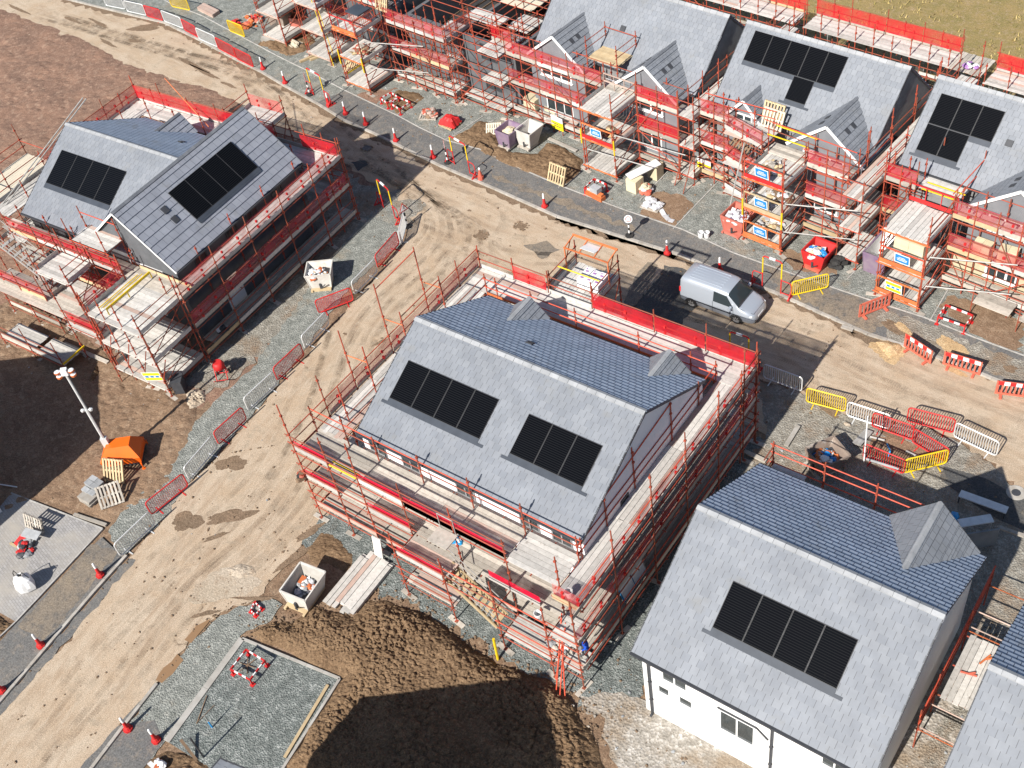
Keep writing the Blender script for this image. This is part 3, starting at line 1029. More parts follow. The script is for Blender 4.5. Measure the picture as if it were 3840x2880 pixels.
def ridge_tiles(p, q, wd, drop, mat, parent, off, seg=.45):
    p, q = Vector(p), Vector(q)
    d = q - p
    L = d.length
    u = d.normalized()
    a = u.cross(Vector((0, 0, 1))).normalized()
    mb = MB()
    k = max(1, round(L / seg))
    for i in range(k):
        s, e = p + u * (L * i / k + .008), p + u * (L * (i + 1) / k - .004)
        z = Vector((0, 0, .055 + .004 * (i % 2)))
        w_ = a * wd
        dn = Vector((0, 0, -drop * wd + .02))
        t = random.random()
        mb.face([s + z, e + z, e + w_ + dn + z, s + w_ + dn + z], 0, t)
        mb.face([e + z, s + z, s - w_ + dn + z, e - w_ + dn + z], 0, t)
        b = Vector((0, 0, -.05))
        mb.face([s + w_ + dn + z, e + w_ + dn + z, e + w_ + dn + b, s + w_ + dn + b], 0, t)
        mb.face([e - w_ + dn + z, s - w_ + dn + z, s - w_ + dn + b, e - w_ + dn + b], 0, t)
        mb.face([s + z, s + w_ + dn + z, s - w_ + dn + z], 0, t)
        mb.face([e + z, e - w_ + dn + z, e + w_ + dn + z], 0, t)
    return mb.build('ridge_tiles', mat, parent, off)


class Plane:
    """roof plane for placing panels: origin on the eave line, unit vectors along eave and up slope"""

    def __init__(s, o, u, sd):
        s.o, s.u, s.sd = Vector(o), Vector(u).normalized(), Vector(sd).normalized()
        s.n = s.u.cross(s.sd)
        if s.n.z < 0:
            s.n = -s.n

    def p(s, a, b, h=0):
        return s.o + s.u * a + s.sd * b + s.n * h


def panels(pl, a0, a1, b0, b1, k, parent, off, h=.045):
    wd = (a1 - a0) / k
    for i in range(k):
        x0, x1 = a0 + i * wd + .004, a0 + (i + 1) * wd - .004
        mb = MB()
        P = [pl.p(x0, b0, h), pl.p(x1, b0, h), pl.p(x1, b1, h), pl.p(x0, b1, h)]
        B = [q - pl.n * .05 for q in P]
        fr = .022
        q = [pl.p(x0 + fr, b0 + fr, h + .002), pl.p(x1 - fr, b0 + fr, h + .002), pl.p(x1 - fr, b1 - fr, h + .002), pl.p(x0 + fr, b1 - fr, h + .002)]
        if (P[1] - P[0]).cross(P[3] - P[0]).dot(pl.n) < 0:
            q, P, B = q[::-1], P[::-1], B[::-1]
        mb.face(q, 0, .5, [(0, 0), (1, 0), (1, 1.8), (0, 1.8)])
        mb.face(P, 1, .5)
        for j in range(4):
            mb.face([B[j], B[(j + 1) % 4], P[(j + 1) % 4], P[j]], 1, .5)
        mb.build('solar_panel', ['solar_glass', 'panel_edge'], parent, off)
    # thin bright joints between the panels
    return


def flashing(pl, a0, a1, b0, b1, parent, off, h=.034, ext=.30):
    mb = MB()
    d = .012
    for (x0, x1, y0, y1, hh) in ((a0, a1, b0 + .12, b1, h + .006), (a0 - ext, a1 + ext, b0, b0 + .13, h)):
        o = pl.p(x0, y0, hh - d)
        mb.obox(o, pl.u * (x1 - x0), pl.sd * (y1 - y0), pl.n * d, 0, .5)
    return mb.build('flashing', 'flashing', parent, off)


def window(parent, off, c, u, n, wd, ht, k=2, frame_mat='upvc_white', sill=True, fw=.07):
    """window on a wall: c centre of its foot on the wall face, u along the wall, n outward"""
    c, u, n = Vector(c), Vector(u).normalized(), Vector(n).normalized()
    zz = Vector((0, 0, 1))
    mb, gl = MB(), MB()
    o = c - u * wd / 2 - n * .03
    dp = n * .07
    mb.obox(o, u * wd, zz * fw, dp, 0, .5)
    mb.obox(o + zz * (ht - fw), u * wd, zz * fw, dp, 0, .5)
    for i in range(k + 1):
        x = (wd - fw) * i / k
        mb.obox(o + u * x + zz * fw, u * fw, zz * (ht - 2 * fw), dp, 0, .5)
    if sill:
        mb.obox(o - u * .06 - zz * .05 + n * .0, u * (wd + .12), zz * .05, n * .14, 0, .5)
    w_ = mb.build('window', frame_mat, parent, off)
    for i in range(k):
        x = (wd - fw) * i / k + fw
        gl.obox(o + u * x + zz * fw + n * .02, u * ((wd - fw) / k - fw), zz * (ht - 2 * fw), n * .02, 0, .5)
    g = gl.build('pane', 'window_glass', w_)
    # parts of a part share the part's frame (its mesh is already in the house frame)
    for vtx in g.data.vertices:
        vtx.co.x -= off[0]
        vtx.co.y -= off[1]
    return w_


def subfix(o, off):
    for vtx in o.data.vertices:
        vtx.co.x -= off[0]
        vtx.co.y -= off[1]


def walls_x(mb, x0, x1, y0, y1, ze, zr, yr, m=0):
    """four walls of a house whose ridge runs along x, gables at x0 and x1"""
    mb.face([(x0, y0, -.05), (x1, y0, -.05), (x1, y0, ze), (x0, y0, ze)], m, .5)
    mb.face([(x1, y1, -.05), (x0, y1, -.05), (x0, y1, ze), (x1, y1, ze)], m, .5)
    mb.face([(x1, y0, -.05), (x1, y1, -.05), (x1, y1, ze), (x1, yr, zr), (x1, y0, ze)], m, .5)
    mb.face([(x0, y1, -.05), (x0, y0, -.05), (x0, y0, ze), (x0, yr, zr), (x0, y1, ze)], m, .5)


def walls_y(mb, x0, x1, y0, y1, ze, zr, xr, m=0):
    mb.face([(x0, y1, -.05), (x0, y0, -.05), (x0, y0, ze), (x0, y1, ze)], m, .5)
    mb.face([(x1, y0, -.05), (x1, y1, -.05), (x1, y1, ze), (x1, y0, ze)], m, .5)
    mb.face([(x0, y0, -.05), (x1, y0, -.05), (x1, y0, ze), (xr, y0, zr), (x0, y0, ze)], m, .5)
    mb.face([(x1, y1, -.05), (x0, y1, -.05), (x0, y1, ze), (xr, y1, zr), (x1, y1, ze)], m, .5)


def gutter(p, q, out, parent, off):
    mb = MB()
    p, q, out = Vector(p), Vector(q), Vector(out)
    mb.beam(p + out * .05 - Vector((0, 0, .06)), q + out * .05 - Vector((0, 0, .06)), .11, .09, 0, .5)
    return mb.build('gutter', 'trim_dark', parent, off)


def verge_trim(pairs, parent, off, mat='trim_dark', wd=.05, ht=.17, dz=-.03, name='verge_trim'):
    out = []
    for a, b in pairs:
        mb = MB()
        mb.beam(Vector(a) + Vector((0, 0, dz)), Vector(b) + Vector((0, 0, dz)), wd, ht, 0, .5)
        out.append(mb.build(name, mat, parent, off))
    return out


def dormer(root, off, cx, hw, ze, zr, yfront, yapex, mats, face, barge=None, win=None, name='dormer', cheek_y=None, vents=0, over=.0):
    """gabled dormer with its ridge along y; yfront is its outer end, yapex where its ridge meets the main roof; face = -1 faces -y"""
    S = math.hypot(hw, zr - ze)
    L = abs(yapex - yfront)
    ya, yb = min(yfront, yapex), max(yfront, yapex)
    wall = MB()
    yw = yfront - face * .12
    e = .1
    wall.face([(cx - hw + e, yw, -.03 if face < 0 else ze - 1.2), (cx + hw - e, yw, -.03 if face < 0 else ze - 1.2), (cx + hw - e, yw, ze), (cx, yw, zr - .06), (cx - hw + e, yw, ze)], 0, .5)
    cy = cheek_y if cheek_y is not None else yapex
    for sx in (-1, 1):
        x = cx + sx * (hw - e)
        zb = -.03 if face < 0 else ze - 1.2
        wall.face([(x, yw, zb), (x, cy, zb), (x, cy, ze), (x, yw, ze)], 0, .5)
    d = wall.build(name, mats[0], root, off)
    rf = MB()
    slope(rf, (cx - hw, ya, ze), (0, 1, 0), (hw / S, 0, (zr - ze) / S), L, S, .36, .03)
    slope(rf, (cx + hw, ya, ze), (0, 1, 0), (-hw / S, 0, (zr - ze) / S), L, S, .36, .05)
    r = rf.build('dormer_roof', mats[1], d)
    subfix(r, off)
    t = ridge_tiles((cx, ya, zr), (cx, yb, zr), .11, (zr - ze) / hw, mats[2], d, (0, 0))
    subfix(t, off)
    if barge:
        y = yfront + face * .03
        verge_trim([((cx - hw - .03, y, ze - .02), (cx, y, zr)), ((cx + hw + .03, y, ze - .02), (cx, y, zr))], d, off, barge, .05, .16, -.05, 'barge_board')
        for sx in (-1, 1):
            mb = MB()
            mb.beam((cx + sx * (hw + .04), ya, ze - .05), (cx + sx * (hw + .04), yb - .3, ze - .05), .1, .09, 0, .5)
            mb.build('dormer_gutter', 'trim_dark', d, off)
    if vents:
        for sx in (-1, 1):
            pl = Plane((cx + sx * hw, ya, ze), (0, 1, 0), (-sx * hw / S, 0, (zr - ze) / S))
            for a in (.75, 1.35):
                mb = MB()
                mb.obox(pl.p(a, S * .62, .03), pl.u * .26, pl.sd * .32, pl.n * .03, 0, .5)
                mb.build('roof_vent', 'trim_dark', d, off)
    return d


def vent_tile(pl, a, b, parent, off, wd=.30, ht=.30):
    mb = MB()
    mb.obox(pl.p(a, b, .03), pl.u * wd, pl.sd * ht, pl.n * .055, 0, .5)
    return mb.build('roof_vent', 'trim_dark', parent, off)


def downpipe(parent, off, x, y, z0, z1, n=(0, -1, 0)):
    mb = MB()
    n = Vector(n)
    b = Vector((x, y, 0)) + n * .09
    mb.tube(b + Vector((0, 0, z0)), b + Vector((0, 0, z1 - .3)), .05, 8, 0, .5)
    mb.tube(b + Vector((0, 0, z1 - .3)), b + n * .25 + Vector((0, 0, z1 - .05)), .05, 8, 0, .5)
    mb.tube(b + Vector((0, 0, z0 + .06)), b + n * .14 + Vector((0, 0, z0)), .05, 8, 0, .5)
    for k in (.25, .55, .85):
        z = z0 + (z1 - z0) * k
        mb.obox(b + Vector((-.07, -.03, z)), (.14, 0, 0), (0, .10, 0), (0, 0, .05), 0, .5)
    return mb.build('downpipe', 'trim_dark', parent, off)


def house_x(name, label, yaw, x0, x1, yf, yb, ze, zr, yr, wallmat, slate=('slate_light', 'slate_course_shadow'), inset=.32, rt='ridge_tile', vin=.06, wall_cut=None, group=None):
    fr = Frame(yaw, (x0 + x1) / 2, (yf + yb) / 2)
    root = fr.root(name, label, 'house', group)
    off = fr.c
    wl = MB()
    kf = (zr - ze) / (yr - yf)
    kb = (zr - ze) / (yb - yr)
    zi = ze - .10
    yfi, ybi = yf + inset, yb - inset
    walls_x(wl, x0 + vin, x1 - vin, yfi, ybi, min(ze + kf * inset, ze + kb * inset) - .10, zr - .10, yr)
    wall = wl.build('wall', wallmat, root, off)
    rf = MB()
    Sf, Sb = math.hypot(yr - yf, zr - ze), math.hypot(yb - yr, zr - ze)
    slope(rf, (x0, yf, ze), (1, 0, 0), (0, (yr - yf) / Sf, (zr - ze) / Sf), x1 - x0, Sf, m=0)
    slope(rf, (x0, yb, ze), (1, 0, 0), (0, -(yb - yr) / Sb, (zr - ze) / Sb), x1 - x0, Sb, step=.05, m=1, ins=.0)  # no inset here, so the painted course-shadow lines show
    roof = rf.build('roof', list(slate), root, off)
    t = ridge_tiles((x0, yr, zr), (x1, yr, zr), .15, (zr - ze) / (yb - yr), rt, roof, (0, 0))
    subfix(t, off)
    gutter((x0, yf, ze), (x1, yf, ze), (0, -1, 0), root, off)
    gutter((x0, yb, ze), (x1, yb, ze), (0, 1, 0), root, off)
    ed = .02
    verge_trim([((x, y, ze), (x, yr, zr)) for x in (x0 + ed, x1 - ed) for y in (yf, yb)], root, off, 'trim_dark', .035, .14, -.05)
    return root, roof, wall, off, Plane((0, yf, ze), (1, 0, 0), (0, yr - yf, zr - ze)), Plane((0, yb, ze), (1, 0, 0), (0, yr - yb, zr - ze))


# H1: the scaffolded house in the middle
r, roof, wall, off, pf, pb = house_x('detached_house', 'grey tiled house ringed by red scaffolding in the middle, with two solar arrays', 0, -29.12, -17.26, 20.68, 30.51, 6.0, 8.632, 25.73, 'render_grey', inset=.16)
def pan(roof, off, pl, a0, a1, b0, b1, k, fl=True, flb=None, ext=.3, h=.045):
    panels(pl, a0, a1, b0, b1, k, roof, off, h)
    if fl:
        f0 = b0 - .30 if flb is None else flb
        flashing(pl, a0, a1, f0, b0 + .01, roof, off, h - .011, ext=ext)


pan(roof, off, pf, -28.38, -23.41, 1.95, 3.81, 4)
pan(roof, off, pf, -21.86, -18.25, 1.94, 3.77, 3)
vent_tile(pb, -24.4, 3.3, roof, off, .32, .3)
for cx in (-26.54, -19.05):
    dormer(r, off, cx, 1.0, 6.0, 6.94, 30.64, 28.8, ('render_grey', 'slate_light', 'ridge_tile'), 1)
for x in (-28.2, -26.3, -23.3, -20.0, -18.4):
    window(r, off, (x, 20.68 + .16, 4.85), (1, 0, 0), (0, -1, 0), 1.0, 1.0, 2, 'block_grey', sill=False)
for x in (-27, -23.5, -19.5):
    window(r, off, (x, 20.68 + .16, 1.0), (1, 0, 0), (0, -1, 0), 1.4, 1.2, 2, 'trim_dark')
window(r, off, (-17.32, 23.8, 4.3), (0, 1, 0), (1, 0, 0), .6, 1.0, 1, 'trim_dark')
window(r, off, (-17.32, 27.5, 1.2), (0, 1, 0), (1, 0, 0), .9, 1.0, 1, 'trim_dark')
# H2: the finished white house at lower right
r, roof, wall, off, pf, pb = house_x('detached_house', 'finished white rendered house with one solar array, at the lower right without front scaffolding', 0, -13.6, -4.15, 18.13, 28.42, 4.7, 7.7, 23.3, 'render_white', vin=.24)
pan(roof, off, pf, -11.19, -6.38, 2.14, 3.99, 4)
dormer(r, off, -6.22, 1.76, 4.7, 6.70, 28.55, 25.0, ('render_white', 'slate_light', 'ridge_tile'), 1)
E2 = 18.13 + .32
window(r, off, (-11.95, E2, 3.2), (1, 0, 0), (0, -1, 0), 1.1, .9, 2, 'upvc_white')
window(r, off, (-12.45, E2, 2.05), (1, 0, 0), (0, -1, 0), .55, .62, 1)
window(r, off, (-11.5, E2, 2.05), (1, 0, 0), (0, -1, 0), .62, .62, 1)
window(r, off, (-9.35, E2, 1.75), (1, 0, 0), (0, -1, 0), 1.45, 1.5, 2)
window(r, off, (-5.6, E2, 3.25), (1, 0, 0), (0, -1, 0), 1.0, .9, 2)
mb = MB()
mb.box(-10.15, -8.55, E2 - .06, E2 - .002, 3.30, 3.36, 0, .5)
mb.beam((-8.55, E2 - .04, 3.33), (-8.1, E2 - .04, 2.9), .05, .05, 0, .5)
mb.build('waste_pipe', 'trim_dark', r, off)
downpipe(r, off, -13.05, E2, .02, 4.6)
downpipe(r, off, -7.95, E2, .02, 4.6)
mb = MB()
mb.box(-7.5, -7.3, E2 - .07, E2 - .002, 2.2, 2.45, 0, .5)
mb.build('wall_vent', 'upvc_white', r, off)
# H3: the house cut by the right edge
r, roof, wall, off, pf, pb = house_x('detached_house', 'grey tiled house cut off by the right edge, beyond the white house', 0, -2.32, 7.2, 17.1, 27.3, 4.7, 7.7, 22.25, 'render_white')
# H5, H6: houses at the frame's border whose shadows fall across the ground
for nm, lab, x0, x1, ys, yn, ze, zr, xr in (('detached_house', 'grey gabled roof just showing at the bottom edge below the gravel pad', -23.75, -12.7, -3, 6.62, 5.2, 8.9, -18.2),
                                          ('detached_house', 'house left of the lighting tower, standing mostly outside the picture', -57.6, -46.2, 0, 11.0, 4.8, 8.3, -51.9)):
    fr = Frame(0, (x0 + x1) / 2, (ys + yn) / 2)
    r = fr.root(nm, lab, 'house')
    off = fr.c
    wl = MB()
    walls_y(wl, x0 + .3, x1 - .3, ys + .1, yn - .08, ze, zr - .1, xr)
    wl.build('wall', 'render_white', r, off)
    rf = MB()
    hw = (x1 - x0) / 2
    S = math.hypot(xr - x0, zr - ze)
    slope(rf, (x0, ys, ze), (0, 1, 0), ((xr - x0) / S, 0, (zr - ze) / S), yn - ys, S)
    S2 = math.hypot(x1 - xr, zr - ze)
    slope(rf, (x1, ys, ze), (0, 1, 0), (-(x1 - xr) / S2, 0, (zr - ze) / S2), yn - ys, S2)
    roof = rf.build('roof', 'slate_light', r, off)
    t = ridge_tiles((xr, ys, zr), (xr, yn, zr), .15, .65, 'ridge_tile', roof, (0, 0))
    subfix(t, off)
    verge_trim([((x0, yn - .02, ze), (xr, yn - .02, zr)), ((x1, yn - .02, ze), (xr, yn - .02, zr))], r, off, 'trim_dark', .05, .15, -.05)
    gutter((x0, ys, ze), (x0, yn, ze), (-1, 0, 0), r, off)
    gutter((x1, ys, ze), (x1, yn, ze), (1, 0, 0), r, off)

# H4: the T-shaped house at upper left
Y4 = 2.7
fr = Frame(Y4, -51, 32.2)
r = fr.root('detached_house', 'grey tiled house with a cross wing and two solar arrays at upper left', 'house')
off = fr.c
x0, xw0, xr, xw1 = -57.45, -51.6, -48.1, -44.6
yf, yr, yb = 27.1, 32.2, 37.35
ze, zr = 5.3, 8.2
wl = MB()
walls_x(wl, x0 + .1, xw0 + 2, yf + .3, yb - .3, ze, zr - .1, yr)
walls_y(wl, xw0 + .3, xw1 - .3, yf + .12, yb + .1, ze, zr - .1, xr, 0)
wl.build('wall', 'block_dark', r, off)
rf = MB()
S = math.hypot(yr - yf, zr - ze)
slope(rf, (x0, yf, ze), (1, 0, 0), (0, (yr - yf) / S, (zr - ze) / S), xr - x0 - .02, S, m=0)
S = math.hypot(yb - yr, zr - ze)
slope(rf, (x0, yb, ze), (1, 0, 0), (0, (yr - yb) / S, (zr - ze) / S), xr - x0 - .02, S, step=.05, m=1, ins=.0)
yw0, yw1 = 27.05, 37.6
S = math.hypot(xw1 - xr, zr - ze)
slope(rf, (xw1, yw0, ze), (0, 1, 0), ((xr - xw1) / S, 0, (zr - ze) / S), yw1 - yw0, S, .46, .045, 2)
S = math.hypot(xr - xw0, zr - ze)
slope(rf, (xw0, yw0, ze), (0, 1, 0), ((xr - xw0) / S, 0, (zr - ze) / S), yw1 - yw0, S, .30, .03, 1)
roof = rf.build('roof', ['slate_light', 'slate_course_shadow', 'slate_big'], r, off)
for a, b, k in (((x0, yr, zr), (xr, yr, zr), .57), ((xr, yw0, zr), (xr, yw1, zr), .83)):
    t = ridge_tiles(a, b, .14, k, 'ridge_tile' if k < .6 else 'ridge_dark', roof, (0, 0))
    subfix(t, off)
pf = Plane((0, yf, ze), (1, 0, 0), (0, yr - yf, zr - ze))
pan(roof, off, pf, -56.70, -51.18, 2.14, 4.28, 4, ext=.0)
pr = Plane((xw1, 0, ze), (0, 1, 0), (xr - xw1, 0, zr - ze))
pan(roof, off, pr, 30.18, 35.3, 1.39, 3.46, 4, ext=.0, h=.095)
for b in (2.68, 1.95):
    vent_tile(pr, 29.15, b, roof, off, .34, .40)
gutter((x0, yf, ze), (xw0, yf, ze), (0, -1, 0), r, off)
gutter((xw1, yw0, ze), (xw1, yw1, ze), (1, 0, 0), r, off)
verge_trim([((x0 + .02, yf, ze), (x0 + .02, yr, zr)), ((x0 + .02, yb, ze), (x0 + .02, yr, zr))], r, off, 'trim_dark', .04, .14, -.05)
verge_trim([((xw0, yw0 + .0, ze), (xr, yw0, zr)), ((xw1, yw0, ze), (xr, yw0, zr))], r, off, 'upvc_white', .05, .12, -.05, 'barge_board')
verge_trim([((xw1, yw1, ze), (xr, yw1, zr)), ((xw0, yw1, ze), (xr, yw1, zr))], r, off, 'ridge_dark', .05, .18, -.06, 'barge_board')
dormer(r, off, -54.1, 1.1, 5.3, 6.4, 37.55, 35.4, ('block_grey', 'slate_big', 'ridge_dark'), 1)
vent_tile(Plane((0, yb, ze), (1, 0, 0), (0, yr - yb, zr - ze)), -51.4, 2.6, roof, off)
window(r, off, (-47.4, yf + .12, 3.4), (1, 0, 0), (0, -1, 0), 2.6, 1.3, 4)
for y in (29, 31.5, 33.2, 35.4):
    window(r, off, (xw1 - .3, y, 4.1), (0, 1, 0), (1, 0, 0), .9, .95, 2, 'trim_dark')
for x in (-56, -53.8):
    window(r, off, (x, yf + .3, 3.8), (1, 0, 0), (0, -1, 0), 1.2, 1.0, 2, 'trim_dark')
mb = MB()
mb.box(xw1 - .31, xw1 - .27, 29.6, 30.9, .05, 2.3, 0, .5)
mb.build('door', 'upvc_white', r, off)

# terrace along the street (frame turned by -6 degrees)
YT = -6
T_Y = (47.9, 54.7, 4.8, 8.2, 51.33)


def terrace(label, x0, x1, dorms, small=None, group='houses of the scaffolded terrace'):
    yf, yb, ze, zr, yr = T_Y
    r, roof, wall, off, pf, pb = house_x('terraced_house', label, YT, x0, x1, yf, yb, ze, zr, yr, 'block_grey', inset=.3, rt='ridge_tile')
    for cx, hw in dorms:
        zz = 6.62 if hw > 1.5 else 5.95
        yfr = 46.62 if hw > 1.5 else 47.35
        ya = yf + (zz - ze) / (zr - ze) * (yr - yf)
        d = dormer(r, off, cx, hw, ze, zz, yfr, ya + .02, ('cladding_grey', 'slate_light', 'ridge_dark'), -1, 'upvc_white', cheek_y=48.3, vents=1 if hw > 2.25 else 0)
        if hw > 1.5:
            window(r, off, (cx - .1, yfr + .12, 3.55), (1, 0, 0), (0, -1, 0), 2.5, 1.15, 3, fw=.10)
            window(r, off, (cx - .1, yfr + .12, 1.0), (1, 0, 0), (0, -1, 0), 2.2, 1.15, 3, fw=.10)
        else:
            window(r, off, (cx, yfr + .12, 4.15), (1, 0, 0), (0, -1, 0), 1.1, .85, 2, fw=.09)
    return r, roof, off, pf


r, roof, off, pf = terrace('terraced house pair with two large front gables and no solar panels', -46.9, -34.45, [(-44.15, 2.3), (-37.2, 2.3)])
vent_tile(pf, -41.15, 2.2, roof, off, .36, .34)
window(r, off, (-42, 47.9 + .3, 1.0), (1, 0, 0), (0, -1, 0), 1.4, 1.3, 2)
r, roof, off, pf = terrace('terraced house with a T-shaped solar array and a small and a large front gable', -33.3, -23.2, [(-25.3, 2.3), (-30.9, 1.1)])
pan(roof, off, pf, -32.55, -26.68, 2.69, 4.43, 5, ext=.0, flb=2.43)
pan(roof, off, pf, -29.2, -27.92, 1.36, 2.68, 1, flb=1.10)
r, roof, off, pf = terrace('terraced house with an L-shaped solar array at the right edge', -21.7, -10.6, [(-14.8, 2.35)])
pan(roof, off, pf, -21.15, -17.75, 2.40, 4.01, 3, ext=.0, flb=2.12)
pan(roof, off, pf, -21.15, -18.88, .95, 2.385, 2, flb=.62, ext=.25)
vent_tile(pf, -17.1, 2.45, roof, off, .36, .34)
mb = MB()
mb.box(-18.0, -11, 46.62, 46.75, .05, 2.55, 0, .5)
mb.build('blockwork', 'block_buff', r, off)
for x in (-14.9, -12.4):
    window(r, off, (x, 46.62, .9), (1, 0, 0), (0, -1, 0), 1.7, 1.2, 3, fw=.12)

# the unfinished, roofless houses at top left
for lab, x0, x1 in (('roofless terraced house shell of grey blocks beside the gabled pair', -57.6, -47.6), ('roofless house shell at the top edge behind the leftmost loading tower', -72, -59.2)):
    fr = Frame(YT, (x0 + x1) / 2, 50)
    r = fr.root('house_shell', lab, 'house', None)
    off = fr.c
    mb = MB()
    zt = 4.55
    yf, yb = 46.6, 54.6
    th = .28
    for a in ((x0, x1, yf, yf + th), (x0, x1, yb - th, yb), (x0, x0 + th, yf + th, yb - th), (x1 - th, x1, yf + th, yb - th), ((x0 + x1) / 2 - .1, (x0 + x1) / 2 + .1, yf + th, yb - th)):
        mb.box(a[0], a[1], a[2], a[3], -.03, zt + random.choice((0, .0, .01)), 0, .5)
    mb.build('wall', 'block_dark', r, off)
    mb = MB()
    mb.box(x0 + th, x1 - th, yf + th, yb - th, 2.35, 2.5, 0, .5)
    mb.build('upper_floor', 'dark_inside', r, off)
    mb = MB()
    for k in range(int((x1 - x0) / .6)):
        x = x0 + .4 + k * .6
        mb.box(x, x + .05, yf + th, yb - th, 2.5, 2.62, 0)
    mb.build('floor_joists', 'timber_dark', r, off)
    for x in (x0 + 1.9, x1 - 2.3):
        for z in (1.0, 3.2):
            window(r, off, (x, yf, z), (1, 0, 0), (0, -1, 0), 1.5, 1.15, 2, 'trim_dark', sill=False)
# ---------------------------------------------------------------- scaffolding
TUBE = .031


class Scaf:
    """one scaffold = one thing; every standard, rail, deck, net, toe board ... is a part of it"""

    def __init__(s, label, yaw, cx, cy, name='scaffold', cat='scaffold', group=None):
        s.fr = Frame(yaw, cx, cy)
        s.root = s.fr.root(name, label, cat, group)
        s.p = {}
        s.lv = (.6, 2.6, 4.65)

    def add(s, kind, mb, mats, c):
        s.p.setdefault(kind, []).append((mb, mats, c))

    def pole(s, x, y, z0, z1, mat='tube_red', cl=None):
        mb = MB()
        lean = random.uniform(-.02, .02)
        mb.tube((x, y, z0), (x + lean, y, z1), TUBE, 6)
        t = random.random() * .3
        zs = [z for L in s.lv for z in (L - .08, L + .5, L + 1.03)] if cl is None else cl
        zz = list(zs)
        if z1 > 6.3:
            zz += [s.lv[-1] + 1.7, s.lv[-1] + 2.3]
        for z in zz:
            if z0 + .1 < z < z1 - .05:
                mb.box(x - .05, x + .05, y - .05, y + .05, z - .045, z + .045, 0, t)
        s.add('pole', mb, mat, (x, y, (z0 + z1) / 2))

    def rail(s, a, b, mat='tube_red', kind='rail', r=None):
        mb = MB()
        mb.tube(a, b, r or TUBE * .92, 6)
        s.add(kind, mb, mat, tuple((Vector(a) + Vector(b)) / 2))

    def deck(s, x0, x1, y0, y1, z, along='x', mat='timber_pale', odd=None, trans=True):
        mb = MB()
        L = (y1 - y0) if along == 'x' else (x1 - x0)
        k = max(1, round(L / .225))
        wd = L / k
        for i in range(k):
            a = i * wd
            m_ = 1 if random.random() < .045 else 0
            if odd and i in odd:
                m_ = 1
            dz = random.uniform(-.006, .006)
            e0, e1 = random.uniform(-.03, .05), random.uniform(-.03, .05)
            if along == 'x':
                mb.box(x0 - e0, x1 + e1, y0 + a + .008, y0 + a + wd - .008, z - .04 + dz, z + dz, m_)
            else:
                mb.box(x0 + a + .008, x0 + a + wd - .008, y0 - e0, y1 + e1, z - .04 + dz, z + dz, m_)
        if trans:
            D = (x1 - x0) if along == 'x' else (y1 - y0)
            q = max(2, int(D / 1.2) + 1)
            for i in range(q):
                a = .08 + (D - .16) * i / (q - 1)
                if along == 'x':
                    mb.tube((x0 + a, y0 - .1, z - .075), (x0 + a, y1 + .1, z - .075), TUBE, 5, 2)
                else:
                    mb.tube((x0 - .1, y0 + a, z - .075), (x1 + .1, y0 + a, z - .075), TUBE, 5, 2)
        s.add('deck', mb, [mat, 'timber_pink', 'tube_red'], ((x0 + x1) / 2, (y0 + y1) / 2, z))

    def net(s, a, b, z0, z1, mat='net_red', lean=(0, 0)):
        """brick guard / debris netting, slightly slack"""
        mb = MB()
        a, b = Vector((a[0], a[1], 0)), Vector((b[0], b[1], 0))
        k = max(2, int((b - a).length / .5))
        n = Vector((-(b - a).y, (b - a).x, 0)).normalized()
        prev = None
        for i in range(k + 1):
            p = a.lerp(b, i / k)
            sl_ = n * (random.uniform(-.03, .03))
            ln = Vector((lean[0], lean[1], 0))
            col = [p + Vector((0, 0, z0)), p + sl_ + ln * .5 + Vector((0, 0, (z0 + z1) / 2)), p + ln + Vector((0, 0, z1 + random.uniform(-.04, .0)))]
            if prev:
                for j in range(2):
                    mb.face([prev[j], col[j], col[j + 1], prev[j + 1]], 0, .5)
            prev = col
        # the clips that hold it
        if z1 - z0 > .6:
            for i in range(max(1, int((b - a).length / 1.3))):
                p = a.lerp(b, min(.95, (i + random.uniform(.3, .7)) * 1.3 / max((b - a).length, 1.3)))
                for z in (z0 + .12, (z0 * .45 + z1 * .55)):
                    e = random.uniform(.045, .065)
                    mb.box(p.x - e, p.x + e, p.y - .05, p.y + .05, z - e * 1.4, z + e, 1, .5)
        s.add('safety_net', mb, [mat, 'paint_red'], tuple((a + b) / 2) [:2] + (z0,))

    def toe(s, a, b, z, mat='timber_white', h=.24):
        mb = MB()
        mb.beam((a[0], a[1], z + h / 2), (b[0], b[1], z + h / 2), .038, h)
        s.add('toe_board', mb, mat, ((a[0] + b[0]) / 2, (a[1] + b[1]) / 2, z))

    def sole(s, x, y, rz=None, z=.0):
        mb = MB()
        a = rz if rz is not None else random.uniform(-.4, .4)
        u = Vector((math.cos(a), math.sin(a), 0)) * .45
        mb.beam(Vector((x, y, z + .025)) - u, Vector((x, y, z + .025)) + u, .225, .04)
        mb.box(x - .075, x + .075, y - .075, y + .075, z + .045, z + .055, 1)
        s.add('sole_board', mb, ['timber_pale', 'tube_red'], (x, y, z))

